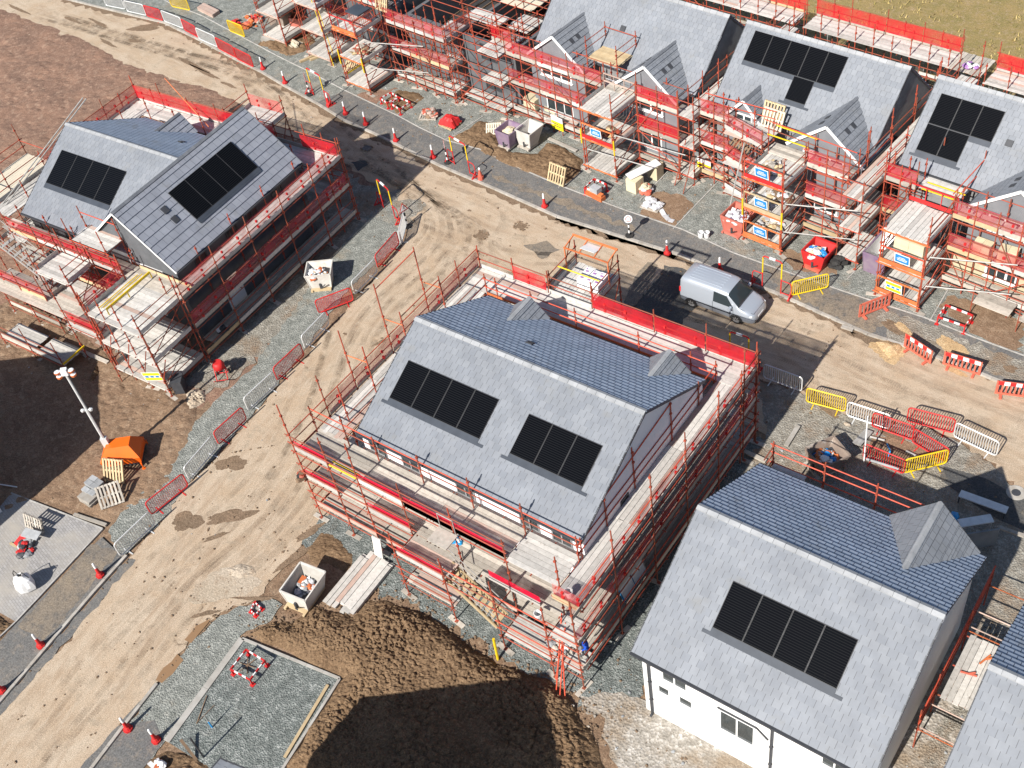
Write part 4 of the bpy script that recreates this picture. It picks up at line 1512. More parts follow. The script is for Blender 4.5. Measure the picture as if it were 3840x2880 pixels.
    def run(s, a, b, levels, out, poles=None, inner=None, net=(), toe=True, rails=True, bays=None, z1=None, z0=.05, sole=True, netmat='net_red', ends=(0, 0), toemat=None, low=True, dense=True):
        """a straight scaffold run from a to b (outer line); out = unit outward normal; poles = spacing params"""
        a, b = Vector((a[0], a[1], 0)), Vector((b[0], b[1], 0))
        L = (b - a).length
        u = (b - a).normalized()
        o = Vector((out[0], out[1], 0))
        k = bays or max(1, round(L / 2.4))
        top = levels[-1]
        if dense:
            for i in range(k):
                p = a + u * (L * (i + .5) / k)
                s.pole(p.x, p.y, z0, top + random.uniform(.9, 1.5))
                zz = (z0,) + tuple(levels)
                for j, (za, zb) in enumerate(zip(zz[:-1], zz[1:])):
                    if random.random() < .6:
                        p0, p1 = a + u * (L * i / k), a + u * (L * (i + (1 if random.random() < .5 else .5)) / k)
                        if (i + j) % 2:
                            p0, p1 = p1, p0
                        s.rail((p0.x + o.x * .06, p0.y + o.y * .06, za + .1), (p1.x + o.x * .06, p1.y + o.y * .06, zb + .1), kind='brace')
                if inner:
                    q = p - o * inner
                    s.pole(q.x, q.y, z0, top + random.uniform(.9, 1.4))
                for z in levels[:-1]:
                    if inner:
                        for dz in (.5, 1.0):
                            qa, qb = a - o * inner, b - o * inner
                            s.rail((qa.x, qa.y, z + dz), (qb.x, qb.y, z + dz))
        for i in range(k + 1):
            p = a + u * (L * i / k)
            zt = (z1 if z1 else top + 1.25) + random.choice((0, .15, .35, .5))
            s.pole(p.x, p.y, z0, zt)
            if sole:
                s.sole(p.x, p.y, z=z0 - .05)
            if inner:
                q = p - o * inner
                s.pole(q.x, q.y, z0, top + (1.2 if rails else .2) + random.choice((0, .2)))
                for z in levels:
                    pp = p + o * .12
                    s.rail((pp.x, pp.y, z - .11), (q.x - o.x * .1, q.y - o.y * .1, z - .11), kind='transom')
        for z in levels:
            for dz in ((-.1, .5, 1.03) if (z == top or low) else (-.1,)):
                s.rail(tuple(a - u * .15 + o * .035 + Vector((0, 0, z + dz))), tuple(b + u * .15 + o * .035 + Vector((0, 0, z + dz))))
            if toe:
                for i in range(k):
                    p, q = a + u * (L * i / k + .03), a + u * (L * (i + 1) / k - .03)
                    s.toe(p - o * .045, q - o * .045, z, toemat or random.choice(('timber_white', 'timber_white', 'timber_pale', 'timber_pale', 'timber_white', 'timber_new')))
        for (z, i0, i1) in net:
            for i in range(i0, i1):
                p, q = a + u * (L * i / k + .02), a + u * (L * (i + 1) / k - .02)
                s.net(p - o * .075, q - o * .075, z + .16, z + 1.08, netmat)

    def decks(s, x0, x1, y0, y1, z, along='x', bay=3.9, **kw):
        """decks laid end to end"""
        if along == 'x':
            k = max(1, round((x1 - x0) / bay))
            for i in range(k):
                s.deck(x0 + (x1 - x0) * i / k, x0 + (x1 - x0) * (i + 1) / k, y0, y1, z + .012 * (i % 2), 'x', **kw)
        else:
            k = max(1, round((y1 - y0) / bay))
            for i in range(k):
                s.deck(x0, x1, y0 + (y1 - y0) * i / k, y0 + (y1 - y0) * (i + 1) / k, z + .012 * (i % 2), 'y', **kw)

    def sign(s, c, wd, ht, tilt=-.25, mat='sign_blue', nrm=(0, -1)):
        """a board hung on a gate: white rim, coloured face, lines of small lettering too fine to read"""
        nx, ny = nrm
        u = Vector((-ny, nx, 0))
        up = Vector((-nx * math.sin(tilt), -ny * math.sin(tilt), math.cos(tilt)))
        n = u.cross(up)
        if n.dot(Vector((nx, ny, 0))) < 0:
            u = -u
            n = -n
        c = Vector(c)
        mb = MB()
        o = c - u * wd / 2 - up * ht / 2
        mb.obox(o, u * wd, up * ht, n * .012, 1, .5)
        e = .05
        o2 = o + u * e + up * e + n * .013
        mb.obox(o2, u * (wd - 2 * e), up * (ht - 2 * e), n * .003, 0, .5)
        if mat == 'sign_blue':
            for i, (y, a0, a1) in enumerate(((.60, .28, .70), (.45, .17, .83), (.30, .20, .80))):
                x = a0
                while x < a1:
                    L = random.uniform(.04, .09)
                    mb.obox(o + u * wd * x + up * ht * y + n * .017, u * wd * min(L, a1 - x), up * ht * .085, n * .002, 1, .5)
                    x += L + .015
        else:
            mb.obox(o + u * wd * .06 + up * ht * .36 + n * .017, u * wd * .88, up * ht * .28, n * .002, 1, .5)
            for x in (.12, .4, .68):
                mb.obox(o + u * wd * x + up * ht * .40 + n * .02, u * wd * .18, up * ht * .2, n * .002, 2, .5)
        s.add('sign', mb, [mat, 'paint_white', 'sign_blue'], tuple(c))

    def gate(s, x0, x1, y, z, mat='beam_orange', kick=True, kmat='paint_red', h=1.0, up=False):
        """loading-bay gate: top beam, posts, kick board"""
        mb = MB()
        for zz in (z + h, z + h * .5) if not kick else (z + h,):
            mb.beam((x0, y, zz), (x1, y, zz), .05, .07)
        for i in range(4):
            x = x0 + (x1 - x0) * i / 3
            mb.beam((x, y, z), (x, y, z + h), .04, .04, up=(1, 0, 0))
        if kick:
            mb.beam((x0, y - .02, z + .12), (x1, y - .02, z + .12), .03, .24, 1)
        s.add('gate', mb, [mat, kmat], ((x0 + x1) / 2, y, z))

    def tower(s, x0, x1, y0, y1, levels, top=1.3, toemat='timber_pink', sides=True, along='y', gates=None, soles=True, z0=.05, mat='timber_white'):
        """loading tower: four corner standards (doubled in front), decks, side rails and boarded sides"""
        for (x, y) in ((x0, y0), (x1, y0), (x0, y1), (x1, y1)):
            s.pole(x, y, z0, levels[-1] + top + random.choice((0, .2, .35)))
            if y == y0 and soles:
                s.sole(x, y, z=z0 - .05)
        for x in (x0, x1):
            s.pole(x + (.09 if x == x0 else -.09), y0 + .1, z0, levels[-1] + .3)
            for a, b in zip((z0,) + tuple(levels[:-1]), levels):
                s.rail((x, y0, a + .3), (x, y1, b - .15), kind='brace')
        for z in levels:
            s.deck(x0 + .04, x1 - .04, y0 - .06, y1 + .06, z, along, mat=mat)
            s.rail((x0 - .15, y0 - .05, z - .13), (x1 + .15, y0 - .05, z - .13), 'tube_bright')
            mb = MB()
            mb.beam((x0 - .05, y0 - .08, z - .1), (x1 + .05, y0 - .08, z - .1), .03, .10, 0, .6)
            s.add('toe_board', mb, toemat, ((x0 + x1) / 2, y0, z))
            for x in (x0, x1):
                s.rail((x, y0 - .1, z - .11), (x, y1 + .1, z - .11))
                if sides:
                    for dz in (.5, 1.0):
                        s.rail((x, y0 + .02, z + dz), (x, y1, z + dz))
                    s.toe((x, y0 + .05), (x, y1 - .05), z)
            s.rail((x0, y1, z - .11), (x1, y1, z - .11))

    def finish(s):
        for kind, L in s.p.items():
            L.sort(key=lambda q: (s.fr.loc[0] + 0) * 0 + (Vector(q[2]) - s.camlocal()).length)
            for mb, mats, c in L[:98]:
                mb.build(kind, mats, s.root, s.fr.c)
            rest = L[98:]
            by = {}
            for mb, mats, c in rest:
                by.setdefault(tuple(mats) if isinstance(mats, list) else (mats,), []).append(mb)
            if rest:
                allm, big_ = [], MB()
                for ms, mbs in by.items():
                    for mb in mbs:
                        mp = []
                        for k in ms:
                            if k not in allm:
                                allm.append(k)
                            mp.append(allm.index(k))
                        i = len(big_.v)
                        big_.v += mb.v
                        big_.f += [[i + q for q in f] for f in mb.f]
                        big_.m += [mp[q] for q in mb.m]
                        big_.t += mb.t
                        big_.uv += mb.uv
                o = big_.build(kind + 's', allm, s.root, s.fr.c)
                o['kind'] = 'stuff'
        return s.root

    def camlocal(s):
        cs, sn = math.cos(-s.fr.yaw), math.sin(-s.fr.yaw)
        return Vector((0, 0, CAM_H))


# ---- the middle house
s = Scaf('red tube scaffold with boarded lifts and netting round the middle house', 0, -23.9, 26)
s.lv = (1.0, 3.0, 5.0)
LV = s.lv
# front, outer line y = 19.0
xs = [-31.68, -29.6, -27.85, -25.3, -22.6, -19.95]
for i, x in enumerate(xs):
    s.pole(x, 19.0, .05, (8.0, 7.0, 7.6, 6.5, 6.6, 6.3)[i])
    s.sole(x, 19.0 - .05, .0 if i else .0)
for x in xs + [-17.35]:
    s.pole(x if x != -31.68 else -31.6, 20.42, .05, random.choice((6.6, 6.85, 7.0)))
    for z in LV:
        s.rail((x, 18.85, z - .11), (x, 20.5, z - .11), kind='transom')
for z in LV:
    for dz in (-.10, .5, 1.02):
        s.rail((-31.9, 18.96, z + dz), (-24.9 if z < 5 else -19.8, 18.96, z + dz))
        if z == 5.0 and dz > 0:
            s.rail((-31.7, 20.45, z + dz + .38), (-17.2, 20.45, z + dz + .38), 'tube_bright' if dz > .9 else 'tube_red')
for i in range(5):
    a, b = xs[i] + .04, xs[i + 1] - .04
    if i != 1:
        s.net((a, 19.06), (b, 19.06), 5.24, 5.66, 'net_folded')
        s.toe((a, 19.03), (b, 19.03), 5.0, 'timber_white' if i != 3 else 'timber_new')
    if i in (0, 2):
        s.net((a, 19.06), (b, 19.06), 3.24, 3.66, 'net_folded')
        s.toe((a, 19.03), (b, 19.03), 3.0, 'timber_white')
    if i == 3 or i == 4:
        s.toe((a, 19.03), (b, 19.03), 5.0, 'timber_new')
    s.toe((a, 19.03), (b, 19.03), 1.0, 'timber_pink')
s.decks(-31.5, -19.95, 19.12, 20.60, 5.0, 'x', 3.8)
s.decks(-31.5, -17.4, 19.12, 20.72, 3.0, 'x', 3.6)
s.decks(-31.5, -17.4, 19.12, 20.72, 1.0, 'x', 3.6)
s.deck(-19.9, -17.4, 18.95, 20.60, 5.02, 'x', mat='timber_white')
# yellow ladder gate in the gap
mb = MB()
for y in (19.0, 19.25):
    mb.beam((-29.5, y, 5.25), (-27.9, y, 5.25), .05, .05)
s.add('gate', mb, 'paint_yellow', (-28.7, 19, 5.2))
# outer row y = 17.8 with the stair
ox = [-25.3, -22.6, -19.95, -17.4]
for i, x in enumerate(ox):
    s.pole(x, 17.8, .05, (4.6, 4.6, 4.9, 5.1)[i])
    s.sole(x + .1, 17.72, -.15)
    for z in (1.0, 3.0):
        s.rail((x, 17.65, z - .11), (x, 19.1, z - .11), kind='transom')
for z in (1.0, 3.0):
    for dz in (-.1, .5, 1.02):
        s.rail((-25.5, 17.77, z + dz), (-22.4, 17.77, z + dz))
        s.rail((-20.1, 17.77, z + dz) if z < 2 else (-22.6, 17.77, z + dz), (-17.2, 17.77, z + dz), 'tube_bright' if dz > .9 else 'tube_red')
s.net((-25.2, 17.86), (-22.7, 17.86), 3.24, 3.66, 'net_folded')
s.toe((-25.2, 17.83), (-22.7, 17.83), 3.0, 'timber_white')
s.net((-21.0, 18.86), (-18.4, 18.86), 3.24, 3.66, 'net_folded')
s.toe((-21.0, 18.83), (-18.4, 18.83), 3.0, 'timber_white')
s.decks(-25.2, -22.6, 17.85, 19.0, 3.0, 'x')
s.decks(-25.2, -22.5, 17.85, 18.95, 1.0, 'x')
s.decks(-19.85, -17.4, 17.85, 19.0, 1.0, 'x', mat='timber_white')
s.deck(-21.5, -17.4, 18.85, 19.1, 3.0, 'x')
# stair: two stringers with treads between them
mb = MB()
A_, B_ = Vector((-22.9, 18.05, 3.0)), Vector((-20.3, 18.05, 1.0))
for y in (17.95, 18.70):
    o_ = Vector((0, y - 18.05, 0))
    mb.beam(A_ + o_, B_ + o_, .05, .20, 0)
    for dz in (.55, 1.0):
        mb.tube(A_ + o_ + Vector((0, 0, dz)), B_ + o_ + Vector((0, 0, dz)), .022, 5, 1)
for i in range(10):
    p = A_.lerp(B_, (i + .5) / 10)
    mb.box(p.x - .12, p.x + .12, 17.97, 18.68, p.z - .02, p.z + .02, 0)
s.add('stair', mb, ['timber_new', 'tube_steel'], (-21.6, 18.2, 2))
mb = MB()
mb.box(-23.3, -22.3, 18.1, 18.9, 5.0, 5.05, 0)
for x in (-23.2, -22.4):
    mb.tube((x, 18.9, 5.0), (x, 18.9, 6.0), .022, 5, 1)
mb.tube((-23.2, 18.9, 6.0), (-22.4, 18.9, 6.0), .022, 5, 1)
s.add('stair_landing', mb, ['timber_pale', 'tube_steel'], (-22.8, 18.4, 5))
A2, B2 = Vector((-22.0, 18.45, 5.0)), Vector((-20.3, 18.45, 3.05))
# south-east corner bay
for x, y, zt in ((-16.0, 17.9, 6.5), (-17.35, 19.0, 7.0), (-16.0, 20.9, 7.3)):
    s.pole(x, y, .05, zt)
    s.sole(x, y, 1.4)
for z in (1.0, 3.0):
    for dz in (-.1, .5, 1.02):
        s.rail((-17.5, 17.86, z + dz), (-15.85, 17.86, z + dz))
s.rail((-17.4, 18.5, 5.0), (-15.9, 18.5, 5.0))
s.net((-17.3, 18.55), (-16.1, 18.55), 5.1, 5.9, 'net_pink')
s.toe((-17.35, 18.5), (-16.05, 18.5), 4.85, 'timber_new', .32)
s.decks(-17.35, -16.05, 17.95, 19.2, 2.98, 'x', mat='timber_white')
s.decks(-17.35, -16.05, 17.95, 19.0, 1.02, 'x', mat='timber_white')
for q in ((-17.2, 17.6, .1, -16.9, 18.4, 3.2), (-16.9, 17.2, .1, -17.3, 18.8, 3.4), (-16.6, 17.0, .1, -17.1, 18.7, 3.0), (-16.4, 17.1, .1, -17.2, 18.5, 2.6)):
    s.rail(q[:3], q[3:], 'tube_bright', 'brace')
# east side x = -16.05
ys = [17.9, 20.9, 23.85, 26.6, 29.4, 31.75, 33.0]
for y in ys[2:]:
    s.pole(-16.03, y, .05, {23.85: 7.5, 26.6: 7.2, 29.4: 7.0, 31.75: 7.4, 33.0: 6.3}[y])
    s.sole(-15.95, y, .05)
for y in (20.55, 22.4, 24.6, 27.6, 29.9, 31.5):
    s.pole(-17.28, y, .05, {24.6: 7.6, 22.4: 6.9, 27.6: 7.4, 20.55: 6.4, 29.9: 6.5, 31.5: 6.3}[y])
    for z in LV:
        s.rail((-17.45, y, z - .11), (-15.9, y, z - .11), kind='transom')
for z in LV:
    for dz in (-.1, .5, 1.02):
        s.rail((-16.0, 18.3 if z < 5 else 18.5, z + dz), (-16.0, 33.2, z + dz), 'tube_bright' if dz > .4 else 'tube_red')
        if z == 5.0 and dz > 0:
            s.rail((-17.3, 20.3, z + dz), (-17.3, 31.6, z + dz), 'tube_bright')
    for a, b in zip(ys[:-1], ys[1:]):
        s.toe((-16.07, a + .04), (-16.07, b - .04), z, 'timber_pale')
        if z > 2:
            s.net((-16.12, a + .05), (-16.12, b - .05), z + .22, z + 1.02, 'net_red')
    s.decks(-17.3, -16.12, 18.6 if z > 4 else 19.2, 31.6, z, 'y', 3.9, mat='timber_white' if z > 4 else 'timber_pale')
s.rail((-17.28, 22.4, 6.85), (-17.28, 27.6, 7.3), 'tube_bright')
# north side y = 33.0
nx = [-16.1, -18.6, -21.3, -24.75, -27.3, -29.4, -31.55]
for x in nx:
    s.pole(x, 33.0, .05, 6.4 + random.choice((0, .3)))
    s.pole(x + .05 if x > -31 else -30.0, 31.5, .05, 6.3)
    for z in LV:
        s.rail((x, 31.4, z - .11), (x, 33.15, z - .11), kind='transom')
for z in LV:
    for dz in (-.1, .5, 1.02):
        s.rail((-31.7, 33.03, z + dz), (-15.9, 33.03, z + dz))
        if z == 5.0 and dz > 0:
            s.rail((-30.1, 31.46, z + dz), (-17.2, 31.46, z + dz), 'tube_bright')
    s.decks(-31.5, -16.1, 31.55, 32.95, z, 'x', 3.9, mat='timber_white')
    for a, b in zip(nx[1:], nx[:-1]):
        s.toe((a + .04, 32.98), (b - .04, 32.98), z, 'timber_white')
for a, b in ((-18.55, -16.15), (-21.25, -18.65), (-24.7, -21.35)):
    s.net((a, 32.95), (b, 32.95), 5.1, 6.05, 'net_dense')
s.net((-29.35, 32.95), (-27.4, 32.95), 5.1, 6.0, 'net_dense')
s.toe((-30.0, 31.5), (-17.4, 31.5), 4.98, 'beam_orange', .12)
# west side x = -31.7
for y, zt in ((21.4, 7.6), (23.35, 8.7), (26.05, 9.3), (28.95, 9.3), (31.4, 6.6)):
    s.pole(-31.68, y, .05, zt)
for y, zt in ((21.6, 7.2), (23.55, 8.0), (26.2, 7.9), (29.1, 7.8)):
    s.pole(-30.65, y, .05, zt)
for y in (23.4, 26.1, 29.0):
    s.rail((-31.68, y, 7.1), (-30.65, y + .15, 7.0), 'beam_orange')
s.rail((-31.68, 26.05, 9.0), (-31.68, 28.95, 9.1), 'tube_bright')
s.rail((-30.65, 26.2, 7.6), (-30.65, 29.1, 7.6))
for z in LV:
    for dz in (-.1, .5, 1.02):
        s.rail((-31.72, 18.9, z + dz), (-31.72, 33.2, z + dz), 'tube_red')
        if z == 5.0 and dz > 0:
            s.rail((-30.1, 21, z + dz), (-30.1, 31.6, z + dz), 'tube_red')
    s.decks(-31.55, -30.15, 20.5, 31.5, z, 'y', 3.7, mat='timber_white')
for a, b in ((21.45, 23.3), (23.4, 26.0), (26.1, 28.9), (29.0, 31.3), (31.4, 32.95)):
    s.net((-31.62, a), (-31.62, b), 5.15, 6.05, 'net_pink')
    s.toe((-31.65, a), (-31.65, b), 5.0, 'timber_pale')
# loading bay on the street side
s.tower(-27.3, -24.8, 33.15, 35.5, (5.0,), 1.1, 'tube_bright')
mb = MB()
mb.tube((-27.25, 33.9, 6.0), (-24.85, 33.9, 6.0), .035, 6)
s.add('gate', mb, 'paint_yellow', (-26, 33.9, 6))
mb = MB()
ga, gb, gh = 34.65, 35.5, 6.7
for y, z in ((ga, 6.6), (gb, 6.78)):
    mb.beam((-27.35, y, z), (-24.75, y, z), .06, .11 if y == gb else .06)
for x in (-27.3, -26.45, -25.6, -24.8):
    mb.beam((x, ga, 6.6), (x, gb, 6.78), .05, .05)
for x in (-27.3, -24.8):
    mb.beam((x, ga, 5.05), (x, ga, 6.6), .05, .05, up=(1, 0, 0))
    mb.beam((x, ga, 5.8), (x, gb - .3, 6.72), .04, .04)
s.add('gate', mb, 'beam_orange', (-26, 35.8, 7))
s.sign((-26.02, 35.08, 6.74), .84, .72, tilt=-1.3, nrm=(0, -1))
s.finish()

# ---- the cross-wing house at upper left
s = Scaf('red tube scaffold round the cross-wing house at upper left', Y4, -51, 31)
LV = s.lv
# right side
s.run((-43.35, 26.0), (-43.35, 39.6), LV, (1, 0), inner=1.25, bays=5, net=((4.65, 0, 5), (2.6, 0, 5)), netmat='net_red', dense=False)
for z in LV:
    s.decks(-44.6, -43.45, 26.9, 39.6, z, 'y', mat='timber_pale' if z < 4 else 'timber_white')
# front
s.run((-57.6, 26.05), (-48.0, 26.05), LV[1:], (0, -1), inner=1.0, bays=4, net=((4.65, 0, 4), (2.6, 2, 4)), netmat='net_dense', dense=False)
for z in LV:
    s.decks(-58.5, -47.6, 26.1, 27.0, z, 'x', mat='timber_pale')
# the loading tower on the right
s.tower(-47.7, -43.55, 23.05, 25.9, LV, 1.4, 'timber_white', along='x')
s.deck(-47.6, -43.5, 25.9, 27.0, 4.67, 'x')
for z in LV:
    for x in (-46.3, -45.0):
        if z == 4.65:
            s.pole(x, 23.05, .05, 6.2)
            s.sole(x, 23.05)
s.pole(-47.0, 22.6, .05, 5.6)
for x in (-47.7, -46.3, -45.0, -43.55):
    s.rail((x, 23.0, 1.2), (x + 1.2, 23.0, 3.4), kind='brace')
mb = MB()
mb.beam((-46.3, 23.4, 5.1), (-46.3, 26.6, 5.1), .06, .12)
for y in (23.4, 24.9, 26.6):
    mb.beam((-46.3, y, 4.7), (-46.3, y, 5.1), .05, .05, up=(1, 0, 0))
s.add('gate', mb, 'paint_yellow', (-46.3, 25, 5))
mb = MB()
mb.beam((-46.75, 23.5, 4.95), (-46.75, 26.4, 4.95), .04, .04)
mb.beam((-47.2, 23.5, 4.75), (-47.2, 26.4, 4.75), .04, .04)
s.add('gate', mb, 'paint_yellow', (-47, 25, 5))
s.toe((-47.6, 26.95), (-43.6, 26.95), 4.68, 'timber_new', .18)
s.net((-47.75, 23.3), (-47.75, 25.9), 4.85, 5.7, 'net_red')
s.sign((-44.4, 23.0, 1.25), 1.05, .75, tilt=-.15, mat='sign_yellow', nrm=(.45, -.9))
# second tower, left of it
s.tower(-53.2, -50.5, 24.25, 25.95, LV, 1.3, 'timber_white', along='x')
s.deck(-53.2, -50.4, 24.2, 25.7, 4.67, 'x', mat='timber_white')
s.run((-50.4, 23.1), (-47.7, 23.1), (2.6,), (0, -1), bays=1, net=((2.6, 0, 1),), z1=4.2, netmat='net_dense', dense=False)
s.run((-57.8, 23.9), (-53.2, 23.9), (.6, 2.6), (0, -1), bays=2, net=((2.6, 0, 2),), z1=4.0, dense=False)
s.decks(-57.8, -47.7, 23.3, 25.0, 2.6, 'x', mat='timber_pale')
s.decks(-56, -53.3, 21.7, 23.0, .6, 'x', mat='timber_white')
s.run((-56, 21.7), (-50.6, 21.7), (.6,), (0, -1), bays=2, z1=2.2, dense=False)
s.deck(-52.9, -50.5, 21.7, 23.0, .62, 'x', mat='timber_white')
mb = MB()
mb.beam((-50.3, 21.6, .9), (-50.3, 23.2, .9), .06, .10)
s.add('gate', mb, 'paint_yellow', (-50, 22, 1))
# raised deck at the inner corner
s.deck(-51.2, -48.4, 25.95, 27.3, 6.25, 'x', mat='timber_white')
for x in (-51.2, -48.4):
    for y in (25.95, 27.1):
        s.pole(x, y, .05, 7.7)
    s.rail((x, 25.9, 6.15), (x, 27.4, 6.15))
for dz in (-.1,):
    s.rail((-51.4, 25.92, 6.25 + dz), (-48.2, 25.92, 6.25 + dz), 'tube_bright')
s.rail((-51.2, 27.1, 7.3), (-48.4, 27.1, 7.3), 'tube_bright')
# steel stair at far left
mb = MB()
for y in (24.9, 25.8):
    mb.beam((-57.6, y, 4.65), (-53.8, y, 2.6), .04, .14, 0)
    for dz in (.5, 1.0):
        mb.tube((-57.6, y, 4.65 + dz), (-53.8, y, 2.6 + dz), .022, 5, 0)
for i in range(9):
    mb.box(-57.3 + i * .4, -57.05 + i * .4, 24.9, 25.8, 4.45 - i * .22, 4.49 - i * .22, 0)
s.add('stair', mb, 'tube_steel', (-55.7, 25.3, 3.6))
# back
s.run((-60.6, 39.5), (-43.4, 39.5), (2.6, 4.65), (0, 1), inner=1.3, bays=7, net=((4.65, 0, 5),), netmat='net_dense', sole=False, dense=False)
for z in LV[1:]:
    s.decks(-60.5, -43.4, 38.2, 39.4, z, 'x', mat='timber_white')
s.net((-43.5, 39.4), (-46.2, 39.4), 4.8, 5.7, 'net_dense')
s.tower(-52.6, -49.7, 39.6, 41.8, (4.65,), 1.2, 'timber_white', along='x', soles=False)
s.net((-52.5, 41.75), (-49.8, 41.75), 4.75, 5.6, 'net_red')
s.rail((-57, 39.5, 7.0), (-53.2, 38.6, 4.9), 'beam_orange')
# left
s.run((-60.6, 26), (-60.6, 39.5), (2.6, 4.65), (-1, 0), inner=1.6, bays=5, net=((4.65, 2, 5),), netmat='net_pink', sole=False, dense=False)
for z in LV[1:]:
    s.decks(-60.5, -58.9, 27, 39.4, z, 'y', mat='timber_white')
s.deck(-63.2, -60.6, 27.8, 32.0, 4.65, 'y', mat='board_pale')
for y in (27.8, 32.0):
    s.pole(-63.2, y, .05, 6.8)
    s.rail((-63.3, y, 5.6), (-60.5, y, 5.6))
for dz in (.5, 1.0):
    s.rail((-63.2, 27.7, 4.65 + dz), (-63.2, 32.2, 4.65 + dz))
s.rail((-59.6, 35.2, 7.6), (-60.4, 26.5, 4.2), 'tube_steel', 'brace', .04)
s.rail((-59.3, 35.2, 7.6), (-60.1, 26.5, 4.2), 'tube_steel', 'brace', .04)
s.finish()

# ---- terrace
TF = 46.0
LV = (.6, 2.6, 4.65)


def corridor(s, x0, x1, y0, y1, top=4.65):
    for z in LV:
        s.decks(x0 + .05, x1 - .05, y0, y1 if z > 4 else y0 + 3.6, z, 'y', mat='timber_white')
    for x in (x0, x1):
        y = y0
        while y < y1:
            s.pole(x, y, .05, top + random.choice((1.2, 1.5, 2.6)))
            y += 2.5
        for dz in (-.1, .5, 1.03):
            s.rail((x, y0, top + dz), (x, y1, top + dz))
        for z in LV[:2]:
            for dz in (-.1, .5, 1.0):
                s.rail((x, y0, z + dz), (x, y0 + 3.6, z + dz))
    for z in LV:
        s.rail((x0 - .15, y0, z - .1), (x1 + .15, y0, z - .1), 'tube_bright')
        s.rail((x0 - .15, y0, z + 1.0), (x1 + .15, y0, z + 1.0))
        s.toe((x1, y0), (x1, y0 + 3.6), z, 'timber_pale')
    for x in (x0, x1):
        s.sole(x, y0 - .1, 1.2, .07)


def backrun(s, x0, x1, y=57.5, bays=3, mat='net_dense'):
    s.run((x1, y + 1.6), (x0, y + 1.6), (2.6, 4.65), (0, 1), inner=1.5, bays=bays, net=((4.65, 0, bays),), netmat=mat, sole=False)
    s.decks(x0, x1, y, y + 1.5, 4.65, 'x', mat='timber_white')


# T1
s = Scaf('red scaffold and loading tower in front of the gabled pair without solar panels', YT, -41, 47)
s.run((-47.8, 46.0), (-40.0, 46.0), LV, (0, -1), inner=1.0, bays=3, net=((4.65, 0, 3), (2.6, 0, 3)), z0=.12)
s.run((-37.4, 46.0), (-34.4, 46.0), LV, (0, -1), inner=1.0, bays=1, net=((4.65, 0, 1), (2.6, 0, 1)), netmat='net_dense', z0=.12)
for z in LV:
    s.decks(-47.8, -34.4, 46.05, 47.0, z, 'x', mat='timber_pale')
s.tower(-39.9, -37.5, 43.78, 46.2, LV, 1.4, 'beam_orange', z0=.12)
s.gate(-39.85, -37.55, 43.7, 2.6)
s.gate(-39.85, -37.55, 46.1, 4.65, 'timber_pink', False)
s.sign((-38.7, 43.62, 3.3), .82, .55, -.1)
s.sign((-38.9, 46.0, 5.45), 1.0, .6, -.9)
for x, z in ((-37.5, 3.4), (-39.9, 1.6)):
    s.rail((x, 43.9, z), (x + 4.8, 44.3, z + .1), 'tube_steel', 'brace', .034)
for x in (-37.45, -39.95):
    mb = MB()
    mb.tube((x, 43.7, 2.1), (x, 43.7, 3.1), .045, 6)
    s.add('sleeve', mb, 'paint_yellow', (x, 43.7, 2.5))
# chimney-like raised cage on the roof edge between the gables
s.deck(-41.9, -39.6, 47.1, 49.0, 5.55, 'x', mat='timber_new')
for x in (-41.9, -39.6):
    for y in (47.1, 49.0):
        s.pole(x, y, 4.6, 7.0)
    for dz in (.6, 1.1):
        s.rail((x, 47, 5.55 + dz), (x, 49.1, 5.55 + dz))
s.rail((-42, 49.0, 6.65), (-39.5, 49.0, 6.65))
corridor(s, -34.45, -33.35, 46.0, 57.2)
backrun(s, -47, -34, bays=5)
s.rail((-47.9, 46.8, 5.7), (-41.9, 47.0, 5.7))
s.rail((-41.9, 46.9, 5.75), (-34.6, 46.9, 5.75))
s.finish()
# T2
s = Scaf('red scaffold with a three-sign loading tower before the house with the T-shaped array', YT, -28, 47)
s.run((-33.4, 46.65), (-31.4, 46.65), LV, (0, -1), inner=1.0, bays=1, net=((4.65, 0, 1), (2.6, 0, 1)), z0=.12)
s.run((-31.4, 46.2), (-28.5, 45.55), LV, (0, -1), inner=1.2, bays=1, net=((4.65, 0, 1), (2.6, 0, 1)), z0=.12)
s.run((-25.8, 45.5), (-23.2, 45.5), LV, (0, -1), inner=1.0, bays=1, net=((4.65, 0, 1), (2.6, 0, 1)), z0=.12)
for z in LV:
    s.decks(-33.4, -31.2, 46.7, 47.7, z, 'x')
    s.decks(-31.2, -28.6, 45.8, 47.8 if z > 4 else 47.0, z, 'x', mat='timber_white')
    s.decks(-28.3, -23.2, 45.55, 46.5, z, 'x')
TL = (.55, 2.55, 4.55)
s.tower(-28.12, -25.7, 43.28, 45.6, TL, 1.4, 'beam_orange', z0=.12)
s.gate(-28.05, -25.75, 43.2, 4.55, 'tube_bright')
s.gate(-28.05, -25.75, 43.2, 2.55, 'timber_new', True, 'timber_new')
s.gate(-28.05, -25.75, 43.2, .55, 'beam_orange', True, 'beam_orange')
for z in (5.2, 3.2, 1.25):
    s.sign((-26.95, 43.12, z), .84, .62, -.12)
mb = MB()
for y, z in ((45.6, 5.75), (46.5, 5.75)):
    mb.beam((-28.2, y, z), (-25.7, y, z), .05, .05)
s.add('gate', mb, 'paint_yellow', (-27, 46, 5.7))
for x in (-28.15, -25.68):
    mb = MB()
    mb.tube((x, 43.2, 1.9), (x, 43.2, 3.0), .05, 6)
    s.add('sleeve', mb, 'paint_yellow', (x, 43.2, 2.4))
for z in (3.5, 1.6):
    s.rail((-25.7, 43.4, z), (-21.9, 44.3, z + .5), 'tube_steel', 'brace', .034)
